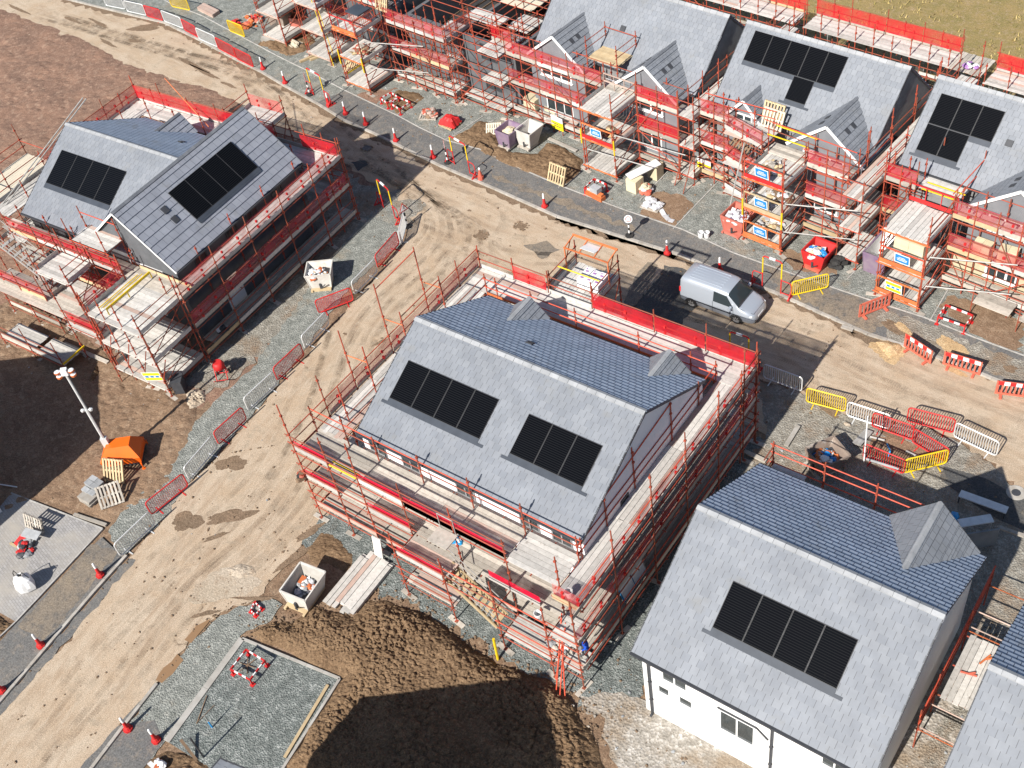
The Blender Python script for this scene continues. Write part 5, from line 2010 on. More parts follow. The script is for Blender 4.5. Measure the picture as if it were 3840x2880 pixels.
for x, y in ((-33.4, 44.9), (-29.2, 44.3), (-34.3, 45.3), (-28.6, 44.9)):
    s.rail((x, y, .1), (x + .25, y + .9, 2.9), 'tube_red', 'brace')
s.rail((-29.7, 43.9, .1), (-29.9, 46, 4.4), 'tube_steel', 'brace', .04)
s.rail((-33.2, 47.0, 5.9), (-28.8, 47.4, 5.9), 'tube_bright')
s.rail((-33.2, 47.0, 5.4), (-28.8, 47.4, 5.4), 'tube_bright')
s.rail((-29, 46.6, 5.8), (-23.3, 46.4, 5.8), 'tube_bright')
s.rail((-29, 46.6, 5.3), (-23.3, 46.4, 5.3), 'tube_red')
corridor(s, -22.95, -21.75, 44.4, 57.2)
for y in (46.9, 49.4, 51.9, 54.4):
    s.pole(-23.0, y, .05, 6.9)
backrun(s, -33.3, -23.9, 57.5, 4)
s.decks(-24.0, -21.9, 57.5, 59.4, 4.66, 'y')
s.finish()
# T3
s = Scaf('red scaffold before the house with the L-shaped array, at the right edge', YT, -16, 47)
s.run((-21.7, 46.55), (-20.0, 46.55), LV, (0, -1), inner=.9, bays=1, net=((4.65, 0, 1), (2.6, 0, 1)), z0=.12, netmat='net_dense')
s.run((-17.5, 45.5), (-10.5, 45.5), LV, (0, -1), inner=1.0, bays=3, net=((4.65, 0, 3), (2.6, 0, 3)), z0=.12)
for z in LV:
    s.decks(-21.7, -20.0, 46.6, 47.6, z, 'x')
    s.decks(-17.5, -10.5, 45.55, 46.5, z, 'x')
s.tower(-19.9, -17.5, 43.15, 45.65, (.5, 2.5, 4.6), 1.3, 'beam_orange', z0=.12)
s.gate(-19.85, -17.55, 43.1, 2.5, 'tube_bright', True, 'beam_orange')
s.gate(-19.85, -17.55, 43.1, .5, 'beam_orange', True, 'beam_orange')
s.sign((-18.65, 43.05, 3.15), .84, .62, -.12)
s.sign((-18.9, 43.05, 1.15), .95, .7, -.12, 'sign_yellow')
s.gate(-19.9, -17.4, 45.75, 4.65, 'paint_red', True, 'paint_red')
s.sign((-18.9, 46.0, 5.45), .95, .62, -.9)
mb = MB()
for y, z in ((45.9, 5.4), (46.5, 5.4)):
    mb.beam((-19.4, y, z), (-17.4, y, z), .05, .05)
s.add('gate', mb, 'paint_yellow', (-18.4, 46.2, 5.4))
s.decks(-21.9, -17.75, 46.75, 48.95, 4.72, 'x', 2.2, mat='timber_white')
for x in (-21.9, -19.9, -17.7):
    s.pole(x, 49.0, 4.2, 6.4)
for dz in (.55, 1.15):
    s.rail((-22.0, 49.0, 4.7 + dz), (-17.6, 49.0, 4.7 + dz), 'tube_bright')
    s.rail((-17.7, 45.7, 4.7 + dz), (-17.7, 49.1, 4.7 + dz), 'tube_bright')
    s.rail((-21.9, 45.9, 4.7 + dz), (-21.9, 49.1, 4.7 + dz), 'tube_bright')
s.rail((-17.5, 46.6, 5.75), (-10.5, 46.6, 5.75))
for z in (3.6, 1.7):
    s.rail((-17.4, 43.4, z), (-13.6, 44.6, z + .4), 'tube_steel', 'brace', .034)
for x in (-15.3, -12.9):
    s.deck(x, x + 1.9, 44.4, 45.4, .9, 'x')
    s.rail((x, 44.4, .1), (x, 44.4, 2.0))
backrun(s, -21.5, -10.5, 57.0, 4)
s.finish()
# T0 and its towers
s = Scaf('red scaffold round the roofless shell beside the gabled pair, with a loading tower', YT, -54, 46)
s.run((-57.9, 45.05), (-52.3, 45.05), LV, (0, -1), inner=1.2, bays=3, net=((4.65, 0, 3), (2.6, 0, 3)), z0=.12)
s.run((-52.2, 45.1), (-52.2, 47.5), LV, (1, 0), bays=1, z0=.12, net=((4.65, 0, 1),), netmat='net_pink')
s.run((-49.9, 46.9), (-48.0, 46.9), LV[1:], (0, -1), inner=.8, bays=1, net=((4.65, 0, 1), (2.6, 0, 1)), netmat='net_dense', z0=.12)
for x in (-51.9, -49.8, -47.9):
    for y in (45.4, 47.2, 49.5):
        if x > -50 or y < 48:
            s.pole(x, y, .12, 5.9 + random.choice((0, .3, .6)))
    s.sole(x, 45.35, z=.07)
for z in LV:
    s.deck(-49.75, -47.95, 45.4, 48.2, z + .02, 'y', mat='timber_white')
    s.deck(-51.85, -49.85, 45.6, 47.1, z + .03, 'x', mat='timber_white') if z < 1 else None
    for y in (45.35, 47.2):
        for dz in (-.1, .5, 1.0):
            s.rail((-52, y, z + dz), (-47.7, y, z + dz))
    for x in (-49.8, -47.9):
        for dz in (-.1, .5, 1.0):
            s.rail((x, 45.2, z + dz), (x, 49.6, z + dz))
s.rail((-51.9, 45.4, .6), (-49.8, 45.4, 2.6), kind='brace')
s.rail((-49.8, 45.4, 2.6), (-51.9, 45.4, 4.6), kind='brace')
for z in LV:
    s.decks(-57.9, -52.2, 45.1, 46.4, z, 'x', mat='timber_pale')
    s.deck(-53.9, -52.3, 45.2, 47.4, z + .03, 'x', mat='timber_white')
s.tower(-60.8, -58.4, 42.75, 45.1, LV, 1.4, 'beam_orange', z0=.12)
s.gate(-60.75, -58.45, 42.7, 4.65, 'paint_red', True, 'beam_orange')
for x in (-60.8, -58.4):
    mb = MB()
    mb.tube((x, 42.65, 1.9), (x, 42.65, 3.0), .05, 6)
    s.add('sleeve', mb, 'paint_yellow', (x, 42.7, 2.4))
mb = MB()
mb.beam((-60.8, 42.9, .95), (-60.8, 45, .95), .05, .12)
s.add('gate', mb, 'paint_yellow', (-60.8, 44, .9))
for z in (3.8, 1.8):
    s.rail((-58.6, 43.4, z), (-54.2, 44.8, z + .2), 'tube_steel', 'brace', .034)
# inside the shell: platforms and rails
for x in (-56.5, -53.5, -50.5, -48.1):
    for y in (48.2, 51, 54, 56.5):
        s.pole(x, y, .05, 6.3)
for y in (48.2, 51, 54, 56.5):
    for dz in (-.1, .5, 1.0):
        s.rail((-57.5, y, 4.65 + dz), (-47.9, y, 4.65 + dz))
for x in (-56.5, -53.5, -50.5, -48.1):
    for dz in (.5, 1.0):
        s.rail((x, 48, 4.65 + dz), (x, 56.6, 4.65 + dz))
s.deck(-53.6, -50.5, 48.3, 49.6, 4.65, 'x', mat='timber_white')
s.deck(-52.6, -49.8, 50.9, 53.6, 4.68, 'x', mat='board_pale')
s.deck(-50, -48.2, 48.6, 50.4, 4.66, 'x', mat='timber_white')
s.deck(-56.5, -53.6, 54, 55.2, 4.65, 'x', mat='timber_white')
s.run((-47.9, 55.2), (-57.9, 55.2), (4.65,), (0, 1), inner=1.2, bays=4, net=((4.65, 0, 4),), sole=False, toe=True)
s.finish()
s = Scaf('red scaffold tower block at the top edge, leftmost of the terrace', YT, -66, 45)
s.tower(-66.4, -63.9, 44.0, 46.3, LV, 1.5, 'timber_pink', z0=.12)
s.sign((-64.6, 43.9, 5.5), .6, .6, -.1)
s.run((-72.5, 46.2), (-59.3, 46.2), LV, (0, -1), inner=1.1, bays=6, net=((4.65, 2, 6), (2.6, 3, 6)), z0=.12)
for z in LV:
    s.decks(-72.5, -59.3, 46.25, 47.3, z, 'x')
s.tower(-71.5, -69, 44, 46.2, LV, 1.2, 'timber_pink', z0=.12)
for x in (-70, -66, -62):
    for y in (48.5, 52, 55.5):
        s.pole(x, y, .05, 6.2)
for y in (48.5, 52, 55.5):
    for dz in (.5, 1.0):
        s.rail((-72, y, 4.65 + dz), (-59.5, y, 4.65 + dz))
s.deck(-66, -62.2, 48.6, 51.5, 4.65, 'x', mat='timber_white')
s.deck(-70, -66.2, 52, 54.5, 4.66, 'x', mat='board_pale')
for x, y in ((-63.7, 44), (-63.9, 44.4)):
    s.rail((x, y, .1), (x - 1.6, y + .6, 6.8), 'paint_yellow', 'brace')
s.finish()
# low scaffold between the white house and its neighbour
s = Scaf('low scaffold walkway between the white house and the house at the right edge', 0, -3, 26)
s.deck(-3.75, -2.35, 23.9, 27.0, 1.6, 'y', mat='timber_white')
for x in (-3.95, -2.25):
    for y in (22.3, 24.0, 27.2, 29.6):
        s.pole(x, y, .05, 2.9 if y < 29 else 2.6, cl=[1.5, 2.1])
        s.rail((-4.05, y, 1.48), (-2.1, y, 1.48), 'beam_orange')
    for z in (1.5, 2.05, 2.6):
        s.rail((x, 22.2, z), (x, 29.8, z), 'tube_red' if z < 2 else 'tube_bright')
for y, z in ((27.4, 1.5), (28.2, 1.5), (23.5, 1.5), (22.4, 1.5)):
    s.rail((-4.1, y, z), (-2.1, y, z), 'timber_pink')
s.finish()
# the guard rail left behind the white house
s = Scaf('red guard rail on a high scaffold lift behind the white house', 0, -9, 29.2)
for x in (-13.45, -11.15, -8.9, -6.75):
    s.pole(x, 29.42, .05, 5.2, cl=[3.85, 4.5, 4.95])
    s.pole(x, 28.72, .05, 3.8, cl=[3.7])
    s.rail((x, 28.6, 3.78), (x, 29.55, 3.78), kind='transom')
for z in (3.8, 4.48, 4.96):
    s.rail((-13.6, 29.45, z), (-6.6, 29.45, z), 'tube_bright')
for dz in (0, .4, .9):
    s.rail((-13.45, 28.55, 4.0 + dz), (-13.45, 29.55, 4.0 + dz), 'tube_red')
s.decks(-13.35, -11.9, 28.78, 29.38, 3.88, 'x', mat='timber_white')
s.finish()
# ---------------------------------------------------------------- loose objects
def ang(a, b):
    return math.atan2(b[1] - a[1], b[0] - a[0])


def barrier_proto(mat, L=2.25, H=1.08, bars=17, foot=True, infill=True):
    """steel pedestrian barrier: rounded tube frame, uprights, two flat feet"""
    r = empty('pedestrian_barrier', (0, 0, 0), 0, 'barrier', 'barrier')
    c = .16
    z0 = .13
    pts = []
    for (cx, cz, a0) in ((L / 2 - c, z0 + c, -90), (L / 2 - c, H - c, 0), (-L / 2 + c, H - c, 90), (-L / 2 + c, z0 + c, 180)):
        for k in range(5):
            a = R_(a0 + 90 * k / 4)
            pts.append((cx + c * math.cos(a), 0, cz + c * math.sin(a)))
    pts.append(pts[0])
    mb = MB()
    mb.path(pts, .036, 6, 0, .5)
    mb.build('frame', mat, r)
    mb = MB()
    for k in range(bars):
        x = -L / 2 + L * (k + 1) / (bars + 1)
        mb.tube((x, 0, z0), (x, 0, H), .020 if infill else .009, 5, 0, .5, caps=False)
    mb.build('bars', mat, r)
    if not infill:
        mb = MB()
        mb.face([(-L / 2 + .05, 0, z0 + .03), (L / 2 - .05, 0, z0 + .03), (L / 2 - .05, 0, H - .03), (-L / 2 + .05, 0, H - .03)], 0, .5)
        mb.build('mesh_infill', 'net_faint', r)
    for sx in (-.62, .62):
        mb = MB()
        mb.box(sx * L / 2 - .03, sx * L / 2 + .03, -.33, .33, 0, .012, 0, .5)
        mb.box(sx * L / 2 - .02, sx * L / 2 + .02, -.02, .02, .01, z0, 0, .5)
        mb.build('foot', mat, r)
    return Proto(r)


BW = barrier_proto('steel_white')
BR = barrier_proto('paint_red', bars=21, infill=False)
BRB = barrier_proto('paint_red', bars=17)
BY = barrier_proto('paint_yellow')
GB = 'steel barriers along the roads'


def bar(P, a, b, label, z=0.0, h=.1):
    """stand a barrier with its feet on the sighted points a and b"""
    p, q = at(*a, z + h), at(*b, z + h)
    m_ = (p + q) / 2
    m_.z = z + .012
    L = (q - p).length
    o = P.put(m_, ang(p, q), label, GB, None)
    o.scale = (max(.82, min(1.12, L / 2.25)), 1, 1)


lane_l = [(BR, ('L', 1100, 160), ('L', 905, 385), 'red barrier nearest the junction on the lane edge, just below the edge-on white barrier'),
          (BW, ('L', 900, 415), ('L', 690, 630), 'white barrier between two red ones, right of the small white skip with rubbish'),
          (BR, ('L', 680, 680), ('L', 360, 800), 'red barrier standing askew from the row, directly below the small white skip'),
          (BW, ('L', 455, 900), ('L', 235, 1130), 'white barrier touching the askew red one, lower along the lane'),
          (BR, ('L', 225, 1190), ('D', 1800, 810), 'red barrier beside the lane, level with the red upright tool cart'),
          (BW, ('D', 1800, 830), ('D', 1612, 1005), 'white barrier in the lane row, level with the lowest corner of the upper-left scaffold'),
          (BR, ('D', 1600, 1060), ('D', 1420, 1225), 'red barrier on the lane edge, level with the orange lighting tower'),
          (BW, ('D', 1410, 1245), ('D', 1230, 1455), 'white barrier on the lane edge, opposite the round dark stain'),
          (BR, ('D', 1222, 1490), ('D', 985, 1680), 'lowest red barrier of the row along the lane'),
          (BW, ('G', 1010, 75), ('G', 785, 290), 'lowest white barrier of the lane row, at the end of the kerb'),
          (BW, ('B', 425, 1450), ('B', 388, 1590), 'white barrier seen edge-on at the corner of the lane and street'),
          (BW, ('F', 525, 790), ('F', 770, 880), 'white barrier in the shade at the back corner of the middle house'),
          (BY, ('F', 800, 945), ('F', 1050, 1012), 'yellow barrier between two white ones behind the middle house'),
          (BW, ('F', 1062, 1035), ('F', 1335, 1125), 'white barrier next to the yellow one, overlapped by a red barrier'),
          (BRB, ('F', 1225, 1105), ('F', 1485, 1195), 'red barrier on the street side of the service trench'),
          (BRB, ('F', 1452, 1072), ('F', 1750, 1150), 'red barrier farthest out on the street by the trench'),
          (BW, ('F', 1755, 1170), ('F', 2030, 1300), 'white barrier farthest to the right, out on the street'),
          (BRB, ('F', 1490, 1210), ('F', 1705, 1340), 'red barrier seen obliquely at the end of the trench'),
          (BRB, ('F', 1168, 1305), ('F', 1430, 1415), 'red barrier on the house side of the service trench'),
          (BY, ('F', 1430, 1410), ('F', 1705, 1345), 'yellow barrier across the end of the trench, above the white house'),
          (BW, ('Y', -60, 120), ('Y', 140, 165), 'white barrier farthest up the street at the top edge'),
          (BR, ('Y', 145, 170), ('Y', 312, 218), 'red barrier between the two upper white ones at the top left'),
          (BW, ('Y', 322, 222), ('Y', 528, 302), 'white barrier in the middle of the top left row'),
          (BR, ('Y', 532, 312), ('Y', 678, 392), 'red barrier just above the last white one of the top left row'),
          (BW, ('Y', 684, 405), ('Y', 878, 492), 'last white barrier of the top left row, next to two red ones'),
          (BRB, ('Y', 884, 505), ('Y', 1068, 602), 'upper one of two joined red barriers ending the top left row'),
          (BRB, ('Y', 1074, 612), ('Y', 1250, 700), 'lower one of two joined red barriers ending the top left row'),
          (BW, ('Y', -280, 60), ('Y', -80, 100), 'white barrier cut by the top edge, up the street'),
          (BY, ('Y', 400, 70), ('Y', 590, 112), 'yellow barrier at the top edge beside the footpath'),
          (BY, ('Y', 1005, 325), ('Y', 1160, 388), 'yellow barrier on the garden edging by the orange rubbish'),
          (BY, ('F', 705, 258), ('F', 940, 205), 'yellow barrier across the footpath beyond the silver van')]
for i, (P, a, b, lab) in enumerate(lane_l):
    fz = .09 if i in (30,) else 0.0
    bar(P, a, b, lab, fz)

# tall post cones
r = empty('traffic_post', (0, 0, 0), 0, 'cone', 'traffic cone')
mb = MB()
mb.prism([(.21 * math.cos(R_(22.5 + 45 * k)), .21 * math.sin(R_(22.5 + 45 * k))) for k in range(8)], 0, .10)
mb.lathe([(.17, .10), (.12, .22), (.10, .24)], n=10)
mb.build('base', 'paint_red', r, smooth=False)
mb = MB()
mb.lathe([(.10, .22), (.065, .62), (.06, .66)], n=10)
mb.build('post', 'paint_red', r, smooth=True)
mb = MB()
mb.lathe([(.066, .64), (.06, .90), (.05, .97), (.02, 1.0)], n=10)
mb.build('sleeve', 'paint_white', r, smooth=True)
CONE = Proto(r)
cones = [(('N', 75, 715), 'first red post cone below the end of the top left barrier row'), (('N', 303, 862), 'red post cone second below the top left barrier row'),
         (('N', 758, 1092), 'red post cone standing against the first yellow posted gate'), (('N', 930, 1182), 'red post cone just right of the first posted gate'),
         (('N', 1140, 1290), 'red post cone opposite the red tarpaulin on a pallet'), (('N', 1452, 1460), 'red post cone inside the house shadow on the footpath'),
         (('N', 1838, 1635), 'red post cone just left of the second posted gate'), (('B', 1318, 1340), 'lone red post cone on the dark footpath by the standing pallet'),
         (('B', 2112, 1645), 'red post cone on the footpath above the loading bay of the middle house'), (('F', 240, 98), 'red post cone directly behind the silver van'),
         (('G', 652, 412), 'red post cone between the white bulk bag and the lane kerb'), (('G', 268, 868), 'red post cone below the paved drive by the kerb'),
         (('G', 14, 1160), 'red post cone at the left edge by the kerb'), (('G', 832, 1408), 'left one of two red post cones left of the gravel pad'),
         (('G', 1015, 1482), 'right one of two red post cones, touching the corner of the gravel pad')]
for (q, lab) in cones:
    z = .09 if q[0] in 'NBF' else (.05 if q[1] < 400 and q[0] == 'G' or q == ('G', 652, 412) else .02)
    p = at(*q, z)
    CONE.put(p, random.uniform(0, 6), lab, 'red post cones with white tops')
# a faded stubby one
r = empty('traffic_cone', (0, 0, 0), 0, 'faded orange cone with a dusty base on the footpath right of the second posted gate', 'traffic cone')
mb = MB()
mb.prism([(.2 * math.cos(R_(22.5 + 45 * k)), .2 * math.sin(R_(22.5 + 45 * k))) for k in range(8)], 0, .24)
mb.build('base', 'paint_faded_red', r)
mb = MB()
mb.lathe([(.16, .22), (.05, .66), (.05, .72)], n=10)
mb.build('post', 'paint_faded_red', r, smooth=True)
mb = MB()
mb.lathe([(.05, .70), (.07, .78), (.05, .86)], n=10)
mb.build('sleeve', 'paint_white', r, smooth=True)
r.location = at('B', 905, 1160, .09)


def plastic_barrier(mat, board, label, a, b, z=0):
    """moulded chapter barrier: slotted plastic panel, top board in red and white, two rubber feet"""
    p, q = at(*a, z + .1), at(*b, z + .1)
    m_ = (p + q) / 2
    r = empty('plastic_barrier', (m_.x, m_.y, z), ang(p, q), label, 'barrier', 'red plastic barriers by the footpath works')
    L = max(1.6, min(2.2, (q - p).length))
    mb = MB()
    for zz, h in ((.10, .10), (.86, .12)):
        mb.box(-L / 2, L / 2, -.025, .025, zz, zz + h, 0, .5)
    k = 8
    for i in range(k + 1):
        x = -L / 2 + .04 + (L - .08) * i / k
        mb.box(x - .035, x + .035, -.024, .024, .2, .86, 0, .5)
    for sx in (-1, 1):
        mb.box(sx * L / 2 - .05, sx * L / 2 + .05, -.026, .026, .1, .98, 0, .5)
    mb.build('panel', mat, r)
    if board:
        mb = MB()
        for i in range(6):
            mb.box(-L / 2 + .02 + (L - .04) * i / 6, -L / 2 + .02 + (L - .04) * (i + 1) / 6, -.034, .034, .74, .97, i % 2, .5)
        mb.build('top_board', ['paint_red', 'paint_white'], r)
    for sx in (-1, 1):
        mb = MB()
        mb.box(sx * L * .36 - .06, sx * L * .36 + .06, -.28, .28, 0, .09, 0, .5)
        mb.build('foot', mat, r)


plastic_barrier('paint_faded_red', False, 'faded red plastic barrier standing slantwise on the footpath near the yellow sign tower', ('F', 1145, 395), ('F', 1335, 320), .09)
plastic_barrier('paint_faded_red', True, 'plastic barrier with red and white top beside the dug hole', ('F', 1445, 590), ('F', 1595, 690), .0)
plastic_barrier('paint_faded_red', True, 'plastic barrier with red and white top set along the kerb, second from the right edge', ('F', 1690, 700), ('F', 1920, 770), .0)
plastic_barrier('paint_faded_red', True, 'plastic barrier with red and white top cut by the right edge', ('F', 2030, 890), ('F', 2260, 920), .0)


def hole_guard(label, pts, z, h=.5, mat2='paint_white', inner=None):
    """four-sided red and white guard round a manhole"""
    P = [at(*p, z + h) for p in pts]
    c = sum(P, Vector()) / 4
    r = empty('manhole_guard', (c.x, c.y, z), 0, label, 'manhole guard', 'red and white manhole guards')
    for i in range(4):
        a, b = P[i] - c, P[(i + 1) % 4] - c
        mb = MB()
        k = 5
        for j in range(k):
            mb.beam(Vector((a.x, a.y, h)).lerp(Vector((b.x, b.y, h)), j / k), Vector((a.x, a.y, h)).lerp(Vector((b.x, b.y, h)), (j + 1) / k), .05, .10, j % 2, .5)
        mb.build('rail', ['paint_red', mat2], r)
    for a in P:
        a = a - c
        mb = MB()
        mb.beam((a.x, a.y, 0), (a.x, a.y, h + .03), .06, .06, 0, .5, up=(1, 0, 0))
        mb.box(a.x - .10, a.x + .10, a.y - .10, a.y + .10, 0, .03, 0, .5)
        mb.build('leg', 'paint_red', r)
    return r, c


hole_guard('red and white guard frame on the garden soil by the right edge', [('F', 1655, 395), ('F', 1705, 318), ('F', 1880, 385), ('F', 1830, 455)], .08)
hole_guard('red and white guard on the dark gravel pad', [('G', 1495, 1020), ('G', 1595, 892), ('G', 1715, 965), ('G', 1620, 1088)], .05, .42)
hole_guard('red and white guard behind the orange water barrier, at the foot of a loading tower', [('Q', 1360, 1535), ('Q', 1460, 1440), ('Q', 1590, 1500), ('Q', 1500, 1580)], .08, .5)
hole_guard('left one of two joined red and white guards on the soil below the shell', [('N', 1290, 1020), ('N', 1400, 960), ('N', 1475, 1010), ('N', 1360, 1070)], .08, .42)
hole_guard('right one of two joined red and white guards on the soil below the shell', [('N', 1400, 1075), ('N', 1480, 1010), ('N', 1600, 1060), ('N', 1490, 1135)], .08, .42)
hole_guard('low red guard round a drain cover at the end of the gravel strip', [('G', 1625, 640), ('G', 1650, 585), ('G', 1695, 625), ('G', 1655, 668)], .02, .1)
# crossed rods in the guard on the pad
mb = MB()
c = at('G', 1605, 995, .07)
for a in (.2, 1.3, 2.3):
    mb.tube((c.x - .4 * math.cos(a), c.y - .4 * math.sin(a), .08), (c.x + .4 * math.cos(a), c.y + .4 * math.sin(a), .12), .02, 5)
tag(mb.build('timber_offcuts', 'timber_dark'), 'dark timber offcuts lying inside the guard on the gravel pad', 'offcuts')


def post_gate(label, a, b, z, top_sign=False):
    """goalpost gate: red feet frames, posts red below and yellow above, red and white crossbar"""
    p, q = at(*a, z), at(*b, z)
    m_ = (p + q) / 2
    r = empty('goalpost_gate', (m_.x, m_.y, z), ang(p, q), label, 'gate', 'yellow and red goalpost gates')
    L = (q - p).length
    for sx in (-1, 1):
        x = sx * L / 2
        mb = MB()
        mb.tube((x, 0, 0), (x, 0, 1.05), .035, 6, 0, .5)
        mb.tube((x, 0, 1.05), (x, 0, 2.1), .042, 6, 1, .5)
        mb.build('post', ['paint_red', 'paint_yellow'], r)
        mb = MB()
        pts = [(x + sx * .05, 0, .12), (x + sx * .62, 0, .12), (x + sx * .62, 0, .95), (x + sx * .05, 0, .95)]
        mb.path([(x, 0, .95), (x + sx * .5, 0, .95), (x + sx * .6, 0, .8), (x + sx * .6, 0, .1), (x, 0, .1)], .028, 6, 0, .5)
        mb.box(x + sx * .6 - .05, x + sx * .6 + .05, -.35, .35, 0, .05, 0, .5)
        mb.beam((x + sx * .6, -.33, .03), (x + sx * .6, 0, .4), .05, .05, 0, .5)
        mb.beam((x + sx * .6, .33, .03), (x + sx * .6, 0, .4), .05, .05, 0, .5)
        mb.build('foot_frame', 'paint_red', r)
    mb = MB()
    mb.path([(-L / 2, 0, 2.1), (-L / 2 + .1, 0, 2.2), (L / 2 - .1, 0, 2.2), (L / 2, 0, 2.1)], .04, 6, 0, .5)
    mb.box(-L * .16, L * .16, -.045, .045, 2.15, 2.25, 1, .5)
    mb.build('crossbar', ['paint_red', 'paint_white'], r)


post_gate('goalpost gate on the footpath just right of the silver van', ('F', 515, 200), ('F', 635, 245), .09)
post_gate('goalpost gate on the footpath in front of the purple skip', ('B', 735, 1065), ('B', 835, 1125), .09)
post_gate('goalpost gate at the left of the footpath, beside a triangular sign', ('N', 600, 985), ('N', 735, 1065), .09)
post_gate('goalpost gate at the corner of the cross-wing house, next to the edge-on barrier', ('B', 275, 1345), ('B', 350, 1415), .02)
post_gate('goalpost gate half hidden behind the red net of the middle house', ('F', 305, 690), ('F', 425, 730), .02)


def sign_post(label, q, z, shape):
    r = empty('sign_post', at(*q, z), 0, label, 'road sign')
    mb = MB()
    for i in range(5):
        mb.tube((0, 0, .05 + i * .2), (0, 0, .25 + i * .2), .05, 8, i % 2, .5)
    mb.build('post', ['rubber', 'paint_white'], r)
    mb = MB()
    mb.prism([(.25 * math.cos(k * .785), .25 * math.sin(k * .785)) for k in range(8)], 0, .09, 0, .5)
    mb.build('base', 'rubber', r)
    mb = MB()
    yaw = R_(-35)
    if shape == 'round':
        n_ = Vector((math.cos(-1.1), math.sin(-1.1), .35)).normalized()
        c0 = Vector((0, 0, 1.25))
        mb.tube(c0, c0 + n_ * .02, .24, 16, 0, .5)
        mb.tube(c0 + n_ * .02, c0 + n_ * .024, .17, 16, 1, .5)
        mb.tube(c0 + n_ * .024, c0 + n_ * .027, .13, 16, 0, .5)
    else:
        u = Vector((.7, -.7, 0)) if shape == 'tri' else Vector((.2, .98, 0))
        n_ = Vector((-.7, -.7, 0)) if shape == 'tri' else Vector((.98, -.2, 0))
        for rr, m_, o_ in ((.36, 1, 0), (.25, 0, .012)):
            c0 = Vector((0, 0, 1.2))
            T = [c0 + n_ * o_ + u * rr, c0 + n_ * o_ - u * rr, c0 + n_ * o_ + Vector((0, 0, rr * 1.7))]
            dz = Vector((0, 0, .10 if rr < .3 else 0))
            T = [t + dz * .7 for t in T]
            mb.face(T, m_, .5)
            mb.face([t + n_ * .01 for t in T][::-1], m_, .5)
            for i in range(3):
                mb.face([T[i], T[(i + 1) % 3], T[(i + 1) % 3] + n_ * .01, T[i] + n_ * .01], m_, .5)
        mb.beam(Vector((0, 0, 1.38)) + n_ * .026, Vector((0, 0, 1.62)) + n_ * .026, .03, .01, 2, .5, up=tuple(u))
    mb.build('sign_face', ['paint_white', 'paint_red', 'rubber'], r)


sign_post('black and white striped post with a round white sign on the dark footpath', ('B', 1867, 1530), .09, 'round')
sign_post('triangular sign on a striped post at the second posted gate', ('B', 690, 1055), .09, 'tri')
sign_post('triangular sign on a striped post at the far left posted gate', ('N', 560, 985), .09, 'tri')
sign_post('triangular sign on a striped post at the corner of lane and street', ('B', 430, 1470), .02, 'side')


def skip(label, mat, c, rz, w0, w1, d0, d1, h, frame='timber_pale', z=0.0, cat='skip', base=True, tilt=0, name='tipping_skip', floor=None):
    """tipping skip: flared open box of plate with a real wall thickness, on a low fork frame"""
    r = empty(name, (c[0], c[1], z), rz, label, cat)
    mb = MB()
    zb = .16 if base else .02
    t = .05

    def ring(k, zz, inn):
        a = (w0 + (w1 - w0) * k) / 2 - inn
        f = -d0 / 2 - (d1 - d0) * k * .12 + inn
        b = d0 / 2 + (d1 - d0) * k * .88 - inn
        return [Vector((-a, f, zz)), Vector((a, f, zz)), Vector((a, b, zz)), Vector((-a, b, zz))]
    o0, o1 = ring(0, zb, 0), ring(1, zb + h, 0)
    i0, i1 = ring(.05, zb + .06, t), ring(1, zb + h, t)
    for k in range(4):
        j = (k + 1) % 4
        mb.face([o0[k], o0[j], o1[j], o1[k]], 0, .5)
        mb.face([i0[j], i0[k], i1[k], i1[j]], 1, .5)
        mb.face([o1[k], o1[j], i1[j], i1[k]], 0, .5)
    mb.face(o0[::-1], 0, .5)
    mb.face(i0, 1, .5)
    b = mb.build('body', [mat, floor or mat], r)
    mb = MB()
    for k in range(4):
        j = (k + 1) % 4
        mb.beam(o1[k] + Vector((0, 0, .02)), o1[j] + Vector((0, 0, .02)), .07, .06, 0, .5)
    for k in (0, 1):
        mb.beam(o0[k], o1[k], .05, .05, 0, .5)
    mb.build('rim', mat, r)
    if base:
        mb = MB()
        for y in (-d0 * .55, d0 * .3):
            mb.box(-w0 * .48, w0 * .48, y - .1, y + .1, 0, .15, 0, .5)
        for x in (-w0 * .45, w0 * .45):
            mb.box(x - .06, x + .06, -d0 * .75, d0 * .5, .03, .145, 0, .5)
        mb.build('fork_frame', frame, r)
        mb = MB()
        mb.beam((0, -d0 * .62, .2), (.35, -d0 * .75, .55), .05, .05, 0, .5)
        mb.box(-.05, .05, -d0 * .6, -d0 * .5, .1, .5, 0, .5)
        mb.build('release_lever', 'trim_dark', r)
    return r


